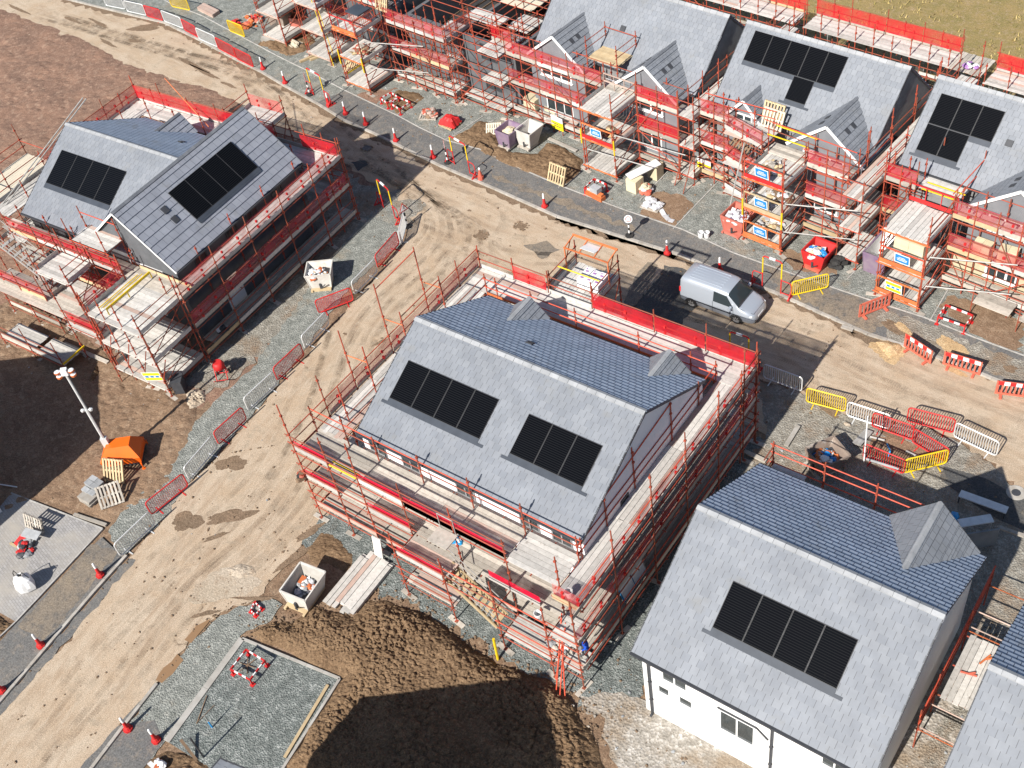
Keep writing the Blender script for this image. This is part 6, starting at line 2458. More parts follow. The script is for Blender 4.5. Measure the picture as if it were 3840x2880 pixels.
def heap(label, c, rx, ry, h, mats, k, z=0.0, rz=0, name='rubbish_heap', cat='rubbish', flat=False, size=(.08, .22)):
    """crumpled rubbish: many irregular lumps and sheets"""
    mb = MB()
    for _ in range(k):
        a, q = random.uniform(0, 6.28), math.sqrt(random.random())
        x, y = rx * q * math.cos(a), ry * q * math.sin(a)
        zz = h * (1 - q * q) * random.uniform(.5, 1)
        s_ = random.uniform(*size)
        m_ = random.randrange(len(mats))
        px, py = x * math.cos(rz) - y * math.sin(rz), x * math.sin(rz) + y * math.cos(rz)
        if random.random() < .6:
            mb.lump((c[0] + px, c[1] + py, z + zz), (s_, s_ * random.uniform(.6, 1.2), s_ * .6), m_, .22, sub=2)
        else:
            an = random.uniform(0, 6.28)
            u = Vector((math.cos(an), math.sin(an), random.uniform(-.3, .5)))
            v = Vector((-math.sin(an), math.cos(an), random.uniform(-.4, .4)))
            mb.obox(Vector((c[0] + px, c[1] + py, z + zz)) - u * s_, u * s_ * 2, v * s_ * 1.1, Vector((0, 0, .02)), m_)
    o = mb.build(name, mats)
    tag(o, label, cat)
    return o


def pallet_mesh(r, mat='timber_new', w_=1.2, d_=1.0):
    mb = MB()
    for i in range(7):
        x = -w_ / 2 + .05 + (w_ - .1) * i / 6
        mb.box(x - .048, x + .048, -d_ / 2, d_ / 2, .12, .142)
    mb.build('top_boards', mat, r)
    mb = MB()
    for y in (-d_ / 2 + .05, 0, d_ / 2 - .05):
        mb.box(-w_ / 2, w_ / 2, y - .045, y + .045, .03, .118)
    mb.build('bearers', mat, r)
    mb = MB()
    for x in (-w_ / 2 + .06, 0, w_ / 2 - .06):
        mb.box(x - .05, x + .05, -d_ / 2, d_ / 2, .004, .026)
    mb.build('bottom_boards', mat, r)


def pallet(label, loc, rot, mat='timber_new', w_=1.2, d_=1.0):
    r = empty('pallet', loc, 0, label, 'pallet', 'wooden pallets about the site')
    r.rotation_euler = rot
    pallet_mesh(r, mat, w_, d_)
    return r


YTr = R_(YT)
# skips in front of the terrace
c = at('Q', 545, 1130, .09)
skip('purple painted tipping skip holding a crumpled cream sack', 'paint_purple', (c.x, c.y + .35), YTr, .9, 1.2, .8, 1.35, 1.02, z=.16)
heap('crumpled cream sack in the purple skip', (c.x + .0, c.y + .75), .38, .42, .45, ['board_pale', 'bale_cream'], 22, .85, name='sack', cat='sack', size=(.16, .28))
c = at('Q', 755, 1130, .09)
skip('pale plaster-stained tipping skip, right of the purple one', 'skip_white', (c.x, c.y + .35), YTr, .9, 1.22, .8, 1.4, 1.05, z=.16)
c = at('S', 930, 1620, .07)
skip('rusty red tipping skip overflowing with white plastic sheeting', 'skip_red', (c.x + .1, c.y + .7), YTr, 1.15, 1.5, 1.0, 1.5, .9, frame='skip_red', z=.07)
heap('white plastic sheeting heaped in the rusty red skip', (c.x + .12, c.y + .75), .62, .55, .30, ['plastic_film', 'plastic_film', 'paint_white', 'paint_purple'], 80, .95, size=(.06, .2))
c = at('F', 845, 85, .07)
skip('bright red tipping skip filled with white waste, at the foot of the scaffold', 'paint_red', (c.x, c.y + .45), YTr, 1.0, 1.35, .9, 1.4, .85, frame='paint_faded_red', z=.07)
heap('white bags and tubs in the bright red skip', (c.x - .05, c.y + .4), .5, .45, .25, ['plastic_film', 'bale_cream', 'paint_white', 'sign_blue'], 40, .88)
heap('black rubble sacks beside the bright red skip', (c.x + .95, c.y + .9), .4, .35, .5, ['rubber'], 14, .1, name='sack', cat='sack', size=(.2, .32))
c = at('U', 640, 1600, .07)
skip('purple-brown skip with a pale inside between two loading towers', 'paint_purple', (c.x + .1, c.y + .75), YTr, 1.1, 1.3, 1.5, 2.3, 1.3, z=.07, base=False, floor='render_white')
# top-left skips
c = at('N', 230, 290, .07)
skip('brown plywood-sided skip with timber sticking out at the top left', 'skip_brown', (c.x + .3, c.y + .4), YTr + .1, 1.5, 1.9, 1.3, 1.9, 1.25, z=.07, floor='dark_inside')
mb = MB()
mb.beam((c.x - .1, c.y + .1, .7), (c.x + .7, c.y + .9, 2.3), .26, .05)
mb.beam((c.x + .2, c.y - .1, .9), (c.x + .9, c.y + .4, 1.6), .3, .05, 1)
tag(mb.build('plank', ['timber_new', 'timber_white']), 'planks leaning out of the brown skip at the top left', 'planks')
c = at('N', 460, 330, .07)
skip('red-brown skip standing next to the brown one at the top left', 'skip_red', (c.x, c.y + .3), YTr + .35, 1.2, 1.3, .9, 1.2, 1.0, z=.07)
heap('orange plastic barriers and rubbish dumped behind the yellow barrier', (at('Y', 1200, 240, 0).x, at('Y', 1200, 240, 0).y), 1.3, .9, .35, ['beam_orange', 'paint_faded_red', 'timber_pale', 'paint_red'], 46, .1, rz=.4, size=(.1, .34))
# skip by the upper-left house
c = at('D', 2060, 215, 0)
skip('small white skip with orange and white rubbish beside the lane barriers', 'skip_white', (c.x + .0, c.y + .45), R_(35), 1.2, 1.5, .9, 1.3, .95, frame='timber_new')
heap('white and orange rubbish in the small white skip', (c.x - .05, c.y + .35), .55, .45, .2, ['paint_white', 'beam_orange', 'plastic_film', 'timber_new'], 40, .92, rz=R_(35))
# big waste skip at the end of the soil
c = at('G', 1960, 600, 0)
skip('large pale open skip on the dug soil with a few white bags in the bottom', 'skip_white', (c.x - .12, c.y + .45), R_(8), 1.15, 1.4, 1.35, 1.65, .85, frame='timber_new', floor='concrete')
heap('white sacks and orange wrapping in the large pale skip', (c.x - .3, c.y + .65), .42, .45, .25, ['paint_white', 'plastic_film', 'beam_orange', 'grey_block'], 34, .35)
# brown skip behind the white house
c = at('F', 890, 1400, 0)
skip('brown skip full of orange and blue wrapping behind the white house', 'skip_brown', (c.x, c.y + .35), R_(-32), 1.1, 1.35, 1.05, 1.5, .8)
heap('orange and white wrapping in the brown skip behind the white house', (c.x + .05, c.y + .45), .5, .5, .25, ['beam_orange', 'paint_white', 'beam_orange', 'trim_dark', 'timber_pale', 'sign_blue'], 60, .55, rz=R_(-32))

# pallets
c = at('Q', 1080, 1490, .09)
pallet('pallet leaning upright on the edge of the heaped soil by the footpath', (c.x, c.y + .15, .72), (R_(68), 0, YTr), w_=1.3, d_=1.2)
c = at('D', 765, 1440, 0)
pallet('pallet propped against the orange lighting tower', (c.x + .0, c.y + .05, .60), (R_(58), 0, R_(22)), w_=1.15, d_=1.25)
c = at('D', 730, 1580, 0)
pallet('pallet tipped on edge against the grey block stack', (c.x + .05, c.y, .42), (R_(38), 0, R_(55)), 'timber_pale', 1.2, 1.15)
c = at('G', 250, 100, .06)
pallet('pallet standing on edge on the paved drive', (c.x, c.y, .5), (R_(70), 0, R_(8)), 'timber_pale', 1.2, .8)
c = at('N', 1770, 1230, .07)
pallet('pallet carrying broken red and brown scraps on the gravel', (c.x, c.y + .25, .08), (0, 0, R_(25)), 'timber_pale')
heap('red and brown scaffold scraps on the left pallet', (c.x, c.y + .35), .5, .4, .35, ['tube_red', 'timber_dark', 'timber_pale', 'paint_faded_red', 'timber_pink'], 60, .25, size=(.06, .24))
c = at('N', 1975, 1330, .07)
pallet('pallet holding a red tarpaulin on the gravel', (c.x, c.y + .4, .08), (0, 0, R_(-8)), 'timber_new')
# red tarpaulin: a draped sheet
mb = MB()
g = {}
for i in range(9):
    for j in range(8):
        x, y = -.65 + 1.3 * i / 8, -.5 + 1.0 * j / 7
        e = max(abs(x) / .65, abs(y) / .5)
        g[i, j] = (c.x + x + random.uniform(-.03, .03), c.y + .45 + y + random.uniform(-.03, .03), .24 + .55 * (1 - e ** 3) + random.uniform(-.05, .05))
for i in range(8):
    for j in range(7):
        mb.face([g[i, j], g[i + 1, j], g[i + 1, j + 1], g[i, j + 1]])
tag(mb.build('tarpaulin', 'paint_red'), 'red tarpaulin draped over a load on the right pallet', 'tarpaulin')
c = at('Q', 425, 960, .1)
pallet('small pale pallet half hidden behind the purple skip', (c.x, c.y, .35), (R_(35), 0, R_(30)), 'board_pale', 1.0, .8)
c = at('S', 1390, 440, 4.7)
pallet('stack of upright pallets on the top lift beside the large gable', (c.x, c.y, 5.35), (R_(72), 0, YTr), 'timber_new', 1.3, 1.15)
c = at('S', 1390, 470, 4.7)
pallet('second pallet leaning on the upright pallets beside the large gable', (c.x + .1, c.y - .25, 5.3), (R_(66), 0, YTr), 'board_pale', 1.3, 1.1)
c = at('S', 1050, 760, 2.65)
pallet('worn pallet leaning on the second lift behind the red netting', (c.x, c.y, 3.2), (R_(40), R_(15), YTr), 'timber_dark', 1.2, 1.0)
c = at('N', 960, 740, .07)
pallet('pallet lying under the loading tower by the shell', (c.x + .2, c.y + .3, .3), (R_(25), 0, R_(20)), 'timber_new', 1.1, .9)
c = at('N', 1320, 20, 4.7)
pallet('pallet standing on the top lift of the shell scaffold', (at('N', 1330, 110, 4.7).x, at('N', 1330, 110, 4.7).y, 5.3), (R_(75), 0, YTr), 'timber_new', 1.2, 1.1)

# wrapped packs, bags, buckets
# pack of wrapped tiles on the loading bay of the middle house
r = empty('wrapped_pack', (-25.55, 34.35, 5.02), 0, 'white shrink-wrapped pack with purple print on the loading bay of the middle house', 'pack')
mb = MB()
for i in range(3):
    for j in range(2):
        for k in range(2):
            mb.obox((-.62 + i * .42, -.5 + j * .5, .1 + k * .28), (.40, random.uniform(-.02, .02), 0), (0, .48, 0), (0, 0, .27 + random.uniform(-.02, .02)), 0)
mb.build('wrap', 'paint_white', r)
mb = MB()
for i in range(3):
    for j in range(2):
        x, y = -.62 + i * .42, -.5 + j * .5
        mb.box(x + .10, x + .26, y + .14, y + .24, .668, .676)
        mb.box(x + .05, x + .12, y + .32, y + .38, .668, .676)
mb.build('print', 'purple_print', r)
mb = MB()
for y in (-.35, 0, .35):
    mb.box(-.6, .6, y - .05, y + .05, 0, .10)
mb.build('pallet_base', 'timber_pale', r)
# bulk bag on the drive
c = at('G', 165, 500, .06)
r = empty('bulk_bag', (c.x, c.y + .1, .06), .3, 'white filled bulk bag with its loops tied, on the paved drive', 'bulk bag')
mb = MB()
n_ = 16
prof = [(.40, 0), (.50, .12), (.53, .35), (.50, .6), (.40, .78), (.20, .92), (.10, 1.02), (.14, 1.12)]
for a in range(len(prof) - 1):
    for k in range(n_):
        q = []
        for (pp, kk) in ((a, k), (a, k + 1), (a + 1, k + 1), (a + 1, k)):
            rr, zz = prof[pp]
            th = 2 * math.pi * (kk % n_) / n_
            w_ = rr * (1 + .10 * math.cos(4 * th) + .06 * math.sin(7 * th + pp))
            q.append((w_ * math.cos(th) + .12 * zz, w_ * math.sin(th) * .8, zz))
        mb.face(q, 0, .5)
mb.build('body', 'paint_white', r, smooth=True)
mb = MB()
for sg in (-1, 1):
    mb.path([(.1, 0, 1.05), (sg * .25, .1, 1.18), (sg * .42, .1, .9), (sg * .50, .1, .5)], .02, 5, 0, .5)
mb.build('strap', 'rubber', r)
# blocks, boards and a dark crate on the drive
c = at('G', 180, 230, .06)
heap('red barrier feet, a dark crate and offcuts dumped on the paved drive', (c.x - .05, c.y - .05), .5, .45, .35, ['paint_red', 'trim_dark', 'grey_block', 'trim_dark', 'paint_red'], 22, .1, size=(.1, .3))
mb = MB()
mb.beam((c.x - 1.0, c.y - .3, .10), (c.x - .45, c.y - .25, .10), .12, .05, 0)
mb.beam((c.x - .75, c.y - .2, .1), (c.x - .6, c.y + .8, .12), .1, .05, 1)
tag(mb.build('timber_offcuts', ['timber_new', 'timber_dark']), 'two timber lengths beside the dumped pile on the drive', 'timber')
mb = MB()
mb.obox((c.x - .45, c.y + .15, .5), (.95, .25, 0), (-.12, .45, .05), (0, 0, .05), 0)
tag(mb.build('grey_sheet', 'grey_block'), 'grey sheet lying over the dumped pile on the drive', 'board')
# grey concrete blocks beside the pallet
c = at('D', 620, 1540, 0)
mb = MB()
for i in range(2):
    for j in range(3):
        for k in range(3 if j else 2):
            mb.obox((c.x - .5 + i * .46, c.y - .35 + j * .3, k * .22), (.44, random.uniform(-.03, .03), 0), (0, .28, 0), (0, 0, .21), 0)
tag(mb.build('block_stack', 'grey_block'), 'stack of grey concrete blocks under the tipped pallet', 'block stack')
c = at('D', 590, 1590, 0)
mb = MB()
for k in range(5):
    mb.obox((c.x - .5 + random.uniform(-.05, .05), c.y - .3, .02 + k * .08), (.9, random.uniform(-.05, .05), 0), (0, .55, 0), (0, 0, .07), 0)
tag(mb.build('slab_stack', 'kerb_stone'), 'stack of pale slabs below the grey block stack', 'slab stack')
# buckets
r = empty('bucket', (0, 0, 0), 0, 'bucket', 'bucket')
mb = MB()
mb.lathe([(.13, 0), (.165, .34), (.175, .34), (.175, .37), (.15, .37), (.12, .05)], n=14)
mb.build('body', 'paint_white', r, smooth=False)
mb = MB()
mb.path([(.17, 0, .34), (.12, .12, .42), (-.12, .12, .42), (-.17, 0, .34)], .008, 4)
mb.build('handle', 'tube_steel', r)
BK = Proto(r)
BK.put(at('S', 630, 1630, .08), .4, 'left one of two white buckets by the garden edging', 'white buckets')
BK.put(at('S', 692, 1630, .08), 1.4, 'right one of two white buckets by the garden edging', 'white buckets')
BK.put(at('H', 1270, 700, 3.0) + Vector((0, .1, .02)), 0, 'white bucket on the second lift at the head of the lower deck', 'white buckets')
BK.put(at('H', 1395, 555, 5.0) + Vector((.4, .3, .02)), 0, 'white bucket on the top corner deck of the middle house scaffold', 'white buckets')
# insulation packs leaning with a board across
c = at('Q', 1850, 1570, .08)
mb = MB()
mb.obox((c.x - .35, c.y - .05, .08), (.75, -.1, 0), (.1, .75, 0), (0, 0, .85))
tag(mb.build('insulation_pack', 'bale_cream'), 'cream insulation pack nearest the footpath, under the sloping white board', 'pack')
heap('torn wrapping and cream bags between the insulation packs', (c.x + .75, c.y + .35), .35, .4, .6, ['bale_cream', 'plastic_film', 'paint_faded_red'], 18, .1, size=(.14, .26))
c2 = at('Q', 2070, 1440, .08)
mb = MB()
mb.obox((c2.x - .35, c2.y - .05, .08), (.7, -.05, 0), (.05, .7, 0), (0, 0, .95))
tag(mb.build('insulation_pack', 'bale_cream'), 'cream insulation pack under the scaffold, behind the sloping white board', 'pack')
mb = MB()
mb.beam((c.x - .25, c.y + .1, 1.0), (c2.x + .2, c2.y + .4, 1.14), .62, .05, 0)
tag(mb.build('white_board', 'paint_white'), 'long white board lying across two cream insulation packs', 'board')
# orange water barrier with a grey box
c = at('Q', 1465, 1640, .08)
r = empty('water_barrier', (c.x, c.y + .1, .08), R_(-10), 'orange plastic water-filled barrier with a grey box on it, on the garden gravel', 'barrier')
mb = MB()
mb.box(-.65, .65, -.2, .2, 0, .28)
mb.box(-.6, .6, -.12, .12, .28, .45)
mb.build('body', 'beam_orange', r)
mb = MB()
mb.box(-.25, .35, -.2, .25, .46, .78)
mb.build('box', 'grey_block', r)
# film-wrapped pallet load and trailing film
c = at('S', 130, 1310, .09)
mb = MB()
mb.box(c.x - .6, c.x + .6, c.y - .45, c.y + .45, .1, .2, 1)
for k in range(16):
    mb.lump((c.x + random.uniform(-.5, .5), c.y + random.uniform(-.35, .35), .28), (.22, .2, .1), 0, .5)
tag(mb.build('film_wrapped_load', ['plastic_film', 'timber_pale']), 'flat load in torn clear film on the wet garden soil', 'pack')
mb = MB()
pts = [at('S', 215, 1340, .12), at('S', 250, 1400, .14), at('S', 300, 1450, .11), at('S', 350, 1465, .1)]
for a, b in zip(pts[:-1], pts[1:]):
    mb.beam(a, b, .28, .03)
tag(mb.build('plastic_film_strip', 'plastic_film'), 'strip of loose film trailing from the wrapped load', 'film')
# white timber bundle and box section at the top left
c = at('N', 350, 450, .1)
mb = MB()
for k in range(46):
    j = random.uniform(-.35, .35)
    z = .12 + .35 * random.random() * (1 - abs(j) / .4)
    a = random.uniform(-.16, .12)
    mb.beam((c.x - 1.4 + random.uniform(-.1, .2), c.y + j * .5 + .5, z), (c.x + 1.0 + random.uniform(-.3, .2), c.y + j + a - .1, z + .05), .05, .05)
tag(mb.build('timber_bundle', 'board_pale'), 'fanned bundle of pale battens on the soil at the top left', 'timber')
a, b = at('N', 60, 410, .25), at('N', 310, 380, .25)
mb = MB()
mb.beam(a, b, .45, .35)
tag(mb.build('trunking', 'concrete'), 'pale grey box section lying beside the batten bundle', 'trunking')
c = at('Y', 800, 110, .1)
mb = MB()
for k in range(6):
    for q in range(3):
        mb.beam((c.x - 1.1, c.y + .35 - k * .13, .12 + q * .1), (c.x + 1.1, c.y - .05 - k * .13, .12 + q * .1), .12, .09)
tag(mb.build('timber_stack', 'timber_pink'), 'neat stack of pinkish boards at the top left', 'timber')
mb = MB()
for a, b in ((('N', 455, 640), ('N', 690, 540)), (('N', 560, 620), ('N', 665, 580))):
    mb.beam(at(*a, .16), at(*b, .16), .2, .14)
tag(mb.build('timber_baulks', 'timber_new'), 'two squared timbers on the gravel below the top left skips', 'timber')
# stack of scaffold boards in front of the middle house
a0, b0 = at('H', -30, 600, .1), at('H', 215, 300, .1)
d = (b0 - a0)
d.z = 0
u = d.normalized()
nn = Vector((u.y, -u.x, 0))
r = empty('board_stack', tuple(a0 + d / 2) [:2] + (0,), 0, 'stack of scaffold boards, white, grey and one red, on the gravel before the middle house', 'board stack')
oc = a0 + d / 2
for i in range(7):
    mb = MB()
    for k in range(3 if i < 5 else 4):
        sh = random.uniform(-.25, .25)
        o_ = nn * (i * .25 - .55) + u * sh + Vector((0, 0, .06 + k * .045))
        mb.beam(o_ - d / 2, o_ + d / 2, .225, .038, 1 if (i == 2 and k == 2) else 0)
    mb.build('boards', ['timber_white', 'timber_pink'], r)
mb = MB()
p_ = u * (d.length / 2 + .1) + nn * .25
mb.beam(p_ + Vector((0, 0, .3)), p_ + u * .2 + Vector((0, 0, 1.5)), .5, .06)
o = mb.build('board_offcut', 'timber_white')
o.location = (oc.x, oc.y, 0)
tag(o, 'short white boards standing at the upper end of the board stack', 'boards')
# yellow pole at the foot of the stair
p = at('H', 1015, 955, 0)
mb = MB()
mb.tube(p, p + Vector((-.05, .1, 1.45)), .06, 8)
tag(mb.build('yellow_pole', 'paint_yellow'), 'yellow sleeved pole at the foot of the stair beside the soil mound', 'pole')
# pad clutter: long plank, blue pipe, cane
mb = MB()
mb.beam(at('G', 1845, 1590, .1), at('G', 2125, 1120, .1), .14, .05)
tag(mb.build('long_plank', 'timber_new'), 'long pale plank along the right side of the gravel pad', 'plank')
mb = MB()
p = at('G', 1375, 1395, .06)
mb.tube(p, p + Vector((-.02, -.0, .45)), .035, 8, 0)
mb.tube(p + Vector((-.02, 0, .45)), p + Vector((-.04, 0, .95)), .02, 6, 1)
tag(mb.build('blue_pipe', ['pipe_blue', 'tube_steel']), 'short upright blue pipe on the gravel pad', 'pipe')
mb = MB()
mb.beam(at('G', 1275, 1370, .08), at('G', 1340, 1190, .1), .03, .03)
mb.beam(at('G', 1270, 1370, .08), at('G', 1390, 1250, .12), .02, .02)
tag(mb.build('cane', 'timber_dark'), 'thin canes lying on the gravel pad near the blue pipe', 'canes')
mb = MB()
p, q = at('G', 1275, 1610, .05), at('G', 1170, 1475, .6)
mb.beam(p, q, .12, .05)
tag(mb.build('dark_plank', 'timber_dark'), 'dark plank leaning over the lower edge of the gravel pad', 'plank')
heap('orange and white rags on the soil at the bottom edge', tuple(at('G', 1030, 1640, .2))[:2], .3, .15, .2, ['beam_orange', 'paint_white'], 10, .15)
# lamp column's shadow caster: a slim post standing at the edge of the pad
p = at('G', 1320, 1590, .05)
mb = MB()
mb.tube(p, p + Vector((0, 0, 1.7)), .04, 8)
tag(mb.build('shadow_post', 'trim_dark'), 'slim dark shadow-casting post at the lower edge of the gravel pad', 'post')
# timbers on the left dirt
mb = MB()
mb.beam(at('G', 480, 15, .06), at('G', 690, 85, .06), .16, .1)
tag(mb.build('timber_length', 'timber_pale'), 'pale timber along the top edge of the paved drive', 'timber')
mb = MB()
mb.beam(at('D', 0, 1480, .1), at('D', 110, 1497, .1), .05, .05)
tag(mb.build('white_batten', 'paint_white'), 'thin white batten on the shaded soil at the left edge', 'batten')
for a, b, lab in ((('D', 415, 565), ('D', 700, 690), 'long board on the soil along the foot of the upper-left scaffold'), (('D', 320, 580), ('D', 450, 625), 'short board on the soil left of the long one'),
                  (('H', 1395, 1230), ('H', 1505, 1270), 'pale board on the edge of the shaded soil mound'), (('H', 1460, 1385), ('H', 1505, 1420), 'short pale offcut at the shadow edge'),
                  (('F', 670, 1230), ('F', 750, 1100), 'concrete lintel on the gravel left of the brown skip'), (('F', 400, 1265), ('F', 540, 1330), 'pale board between the middle house and the white house'),
                  (('Q', 990, 1020), ('Q', 1280, 1150), 'grey concrete lintel behind the pale skip'), (('F', 1030, 455), ('F', 1105, 480), 'kerb stone lying on the street beside the kerb'),
                  (('N', 1240, 1480), ('N', 1240, 1480), '')):
    if not lab:
        continue
    mb = MB()
    mb.beam(at(*a, .1 + (.07 if a[0] == 'Q' else 0)), at(*b, .1 + (.07 if a[0] == 'Q' else 0)), .22, .08)
    tag(mb.build('board' if 'board' in lab else ('lintel' if 'lintel' in lab else ('kerb_stone' if 'kerb' in lab else 'offcut')), 'kerb_stone' if 'kerb' in lab or 'lintel' in lab else 'timber_pale'), lab, 'board' if 'board' in lab or 'offcut' in lab else 'stone')
# propped steel props in the trench yard
mb = MB()
for k in range(4):
    mb.beam(at('F', 1105 + k * 14, 1215 + k * 4, .12 + k * .02), at('F', 1190 + k * 12, 1125 + k * 4, .16), .12, .07)
tag(mb.build('steel_channels', 'tube_steel'), 'bundle of grey steel channels left of the trench', 'channels')
mb = MB()
p = at('F', 1175, 1330, 0)
mb.tube(p, p + Vector((-.15, .15, 2.9)), .035, 8)
tag(mb.build('white_pole', 'paint_white'), 'tall white pole standing at the left end of the trench', 'pole')
mb = MB()
mb.tube(at('F', 1215, 1170, .05), at('F', 1310, 1195, .1), .05, 8)
mb.path([at('F', 1325, 1220, .1), at('F', 1345, 1260, .3), at('F', 1335, 1300, .1)], .04, 8, 1)
mb.tube(at('F', 1450, 1265, .06), at('F', 1520, 1300, .1), .07, 8)
tag(mb.build('drain_pipes', ['tube_steel', 'pipe_blue']), 'grey and blue pipes lying in the trench', 'pipes', None, 'stuff')
mb = MB()
mb.tube(at('F', 1190, 1315, .3), at('F', 1400, 1380, .3), .06, 8)
tag(mb.build('grey_pipe', 'grey_block'), 'long grey pipe along the house side of the trench', 'pipe')
# field stones
for v, x, y, rr, lab in (('F', 1065, 1098, .2, 'rounded buff stone on the gravel below the white barrier'), ('F', 1980, 1690 - 1030, .08, 'small white stone on the path patch at the right')):
    mb = MB()
    p = at(v, x, y, 0)
    mb.lump((p.x, p.y, .08), (rr, rr * .6, rr * .5), 0, .15)
    tag(mb.build('stone', 'stain_pale'), lab, 'stone')
# manhole frames in the street
for v, x, y, rz in (('B', 1165, 1465, .5), ('B', 905, 1525, .2), ('B', 165, 960, 0)):
    p = at(v, x, y, 0)
    mb = MB()
    R0 = .42 if v == 'B' and x > 200 else .36
    for k in range(14):
        a = 2 * math.pi * k / 14
        q = Vector((math.copysign(abs(math.cos(a)) ** .6, math.cos(a)) * R0, math.copysign(abs(math.sin(a)) ** .6, math.sin(a)) * R0 * .8, 0))
        if random.random() < .85:
            mb.lump((p.x + q.x, p.y + q.y, .015), random.uniform(.06, .10), 0, .4, flat=.35)
    o = mb.build('dirt_ring', 'stain_and_hole_shade')
    o['kind'] = 'stuff'
    mb = MB()
    mb.prism([(p.x + dx * .3, p.y + dy * .25) for dx, dy in ((-1, -1), (1, -1), (1, 1), (-1, 1))], -.01, .018)
    tag(mb.build('manhole_cover', 'stain_and_hole_shade' if x > 200 else 'tarmac'), {1165: 'dusty manhole cover ringed with dirt, right one of the pair in the junction', 905: 'dusty manhole cover ringed with dirt, left one of the pair in the junction', 165: 'manhole cover in the shaded part of the street'}[x], 'manhole cover')
p = at('Z', 2110, 510, .02)
mb = MB()
mb.lathe([(.42, 0), (.42, .02), (.2, .024)], (p.x, p.y, .01), 20)
mb.lathe([(.2, .024), (.18, .03)], (p.x, p.y, .01), 16, 1)
tag(mb.build('manhole_cover', ['kerb_stone', 'trim_dark']), 'round concrete manhole cover in the shade at the right edge', 'manhole cover')
# small red tool cart
c = at('D', 1440, 790, 0)
r = empty('mortar_mixer', (c.x, c.y + .1, 0), R_(40), 'red mortar mixer with two handles under the upper-left scaffold', 'mixer')
mb = MB()
mb.lathe([(.12, .55), (.30, .72), (.34, .95), (.24, 1.15), (.20, 1.15)], n=14)
mb.build('drum', 'paint_red', r, smooth=True)
mb = MB()
for sx in (-.3, .3):
    mb.tube((sx, .25, .05), (sx, 0, .75), .03, 6)
    mb.tube((sx, -.35, .05), (sx, 0, .75), .03, 6)
    mb.tube((sx, -.35, .05), (sx, -.75, .45), .025, 6)
mb.tube((-.3, .25, .08), (.3, .25, .08), .03, 6)
mb.tube((-.3, -.35, .08), (.3, -.35, .08), .03, 6)
mb.build('stand', 'paint_red', r)
for sx in (-.34, .34):
    mb = MB()
    mb.tube((sx - .03, .25, .14), (sx + .03, .25, .14), .14, 12)
    mb.build('wheel', 'rubber', r)
# dark bin under the scaffold corner
c = at('D', 1170, 880, 0)
r = empty('bin', (c.x, c.y + .1, 0), .6, 'dark green upright bin under the corner of the upper-left scaffold', 'bin')
mb = MB()
mb.obox((-.28, -.3, .05), (.56, 0, 0), (0, .6, 0), (0, 0, .85))
mb.build('body', 'trim_dark', r)
mb = MB()
mb.obox((-.31, -.34, .9), (.62, 0, 0), (0, .68, .05), (0, 0, .05))
mb.build('lid', 'trim_dark', r)
# heras fencing beyond the terrace
r = empty('fence_panel', (0, 0, 0), 0, 'panel', 'fence')
mb = MB()
mb.path([(-1.72, 0, .15), (-1.72, 0, 1.85), (-1.6, 0, 2.0), (1.6, 0, 2.0), (1.72, 0, 1.85), (1.72, 0, .15), (-1.72, 0, .15)], .022, 6, 0, .5)
mb.build('frame', 'tube_steel', r)
mb = MB()
mb.face([(-1.7, 0, .17), (1.7, 0, .17), (1.7, 0, 1.97), (-1.7, 0, 1.97)])
mb.build('wire_mesh', 'mesh_wire', r)
for sx in (-1.72, 1.72):
    mb = MB()
    mb.box(sx - .11, sx + .11, -.33, .33, 0, .14)
    mb.build('foot', 'concrete', r)
HP = Proto(r)
fpts = [Vector((-45, 65.2, .08)), Vector((-33, 65.2, .08)), Vector((-24, 64.6, .08)), Vector((-12.5, 62.2, .08)), Vector((-5, 60.6, .08))]
tot, ii = 0, 0
names = ['leftmost', 'second', 'third', 'fourth', 'fifth', 'sixth', 'seventh', 'eighth', 'ninth', 'tenth', 'eleventh', 'twelfth', 'thirteenth']
for a, b in zip(fpts[:-1], fpts[1:]):
    k = max(1, round((b - a).length / 3.5))
    for i in range(k):
        HP.put(a.lerp(b, (i + .5) / k), ang(a, b), 'wire mesh site fence panel before the grass, %s from the left' % names[ii] if ii else 'wire mesh site fence panel before the grass, leftmost of the row', 'wire site fence panels')
        ii += 1


# ---------------------------------------------------------------- lighting tower
c = at('D', 810, 1330, 0)
r = empty('lighting_tower', (c.x + .02, c.y + .15, 0), R_(40), 'orange lighting tower with a tall white mast on the brown soil', 'lighting tower')
mb = MB()
Lx, Wy = .98, .72
lo = [(-Lx, -Wy * .9, .35), (Lx, -Wy * .9, .35), (Lx * 1.0, Wy * .9, .35), (-Lx, Wy * .9, .35)]
md = [(-Lx * 1.05, -Wy, .75), (Lx * 1.05, -Wy, .75), (Lx * 1.05, Wy, .75), (-Lx * 1.05, Wy, .75)]
tp = [(-Lx * .62, -Wy * .45, 1.35), (Lx * .62, -Wy * .45, 1.35), (Lx * .62, Wy * .45, 1.35), (-Lx * .62, Wy * .45, 1.35)]
for A, B in ((lo, md), (md, tp)):
    for k in range(4):
        j = (k + 1) % 4
        mb.face([A[k], A[j], B[j], B[k]], 0, .5)
mb.face(tp, 0, .5)
mb.face(lo[::-1], 0, .5)
mb.build('canopy', 'paint_orange', r)
mb = MB()
mb.box(-.95, .95, -.62, .62, .18, .36)
mb.build('chassis', 'trim_dark', r)
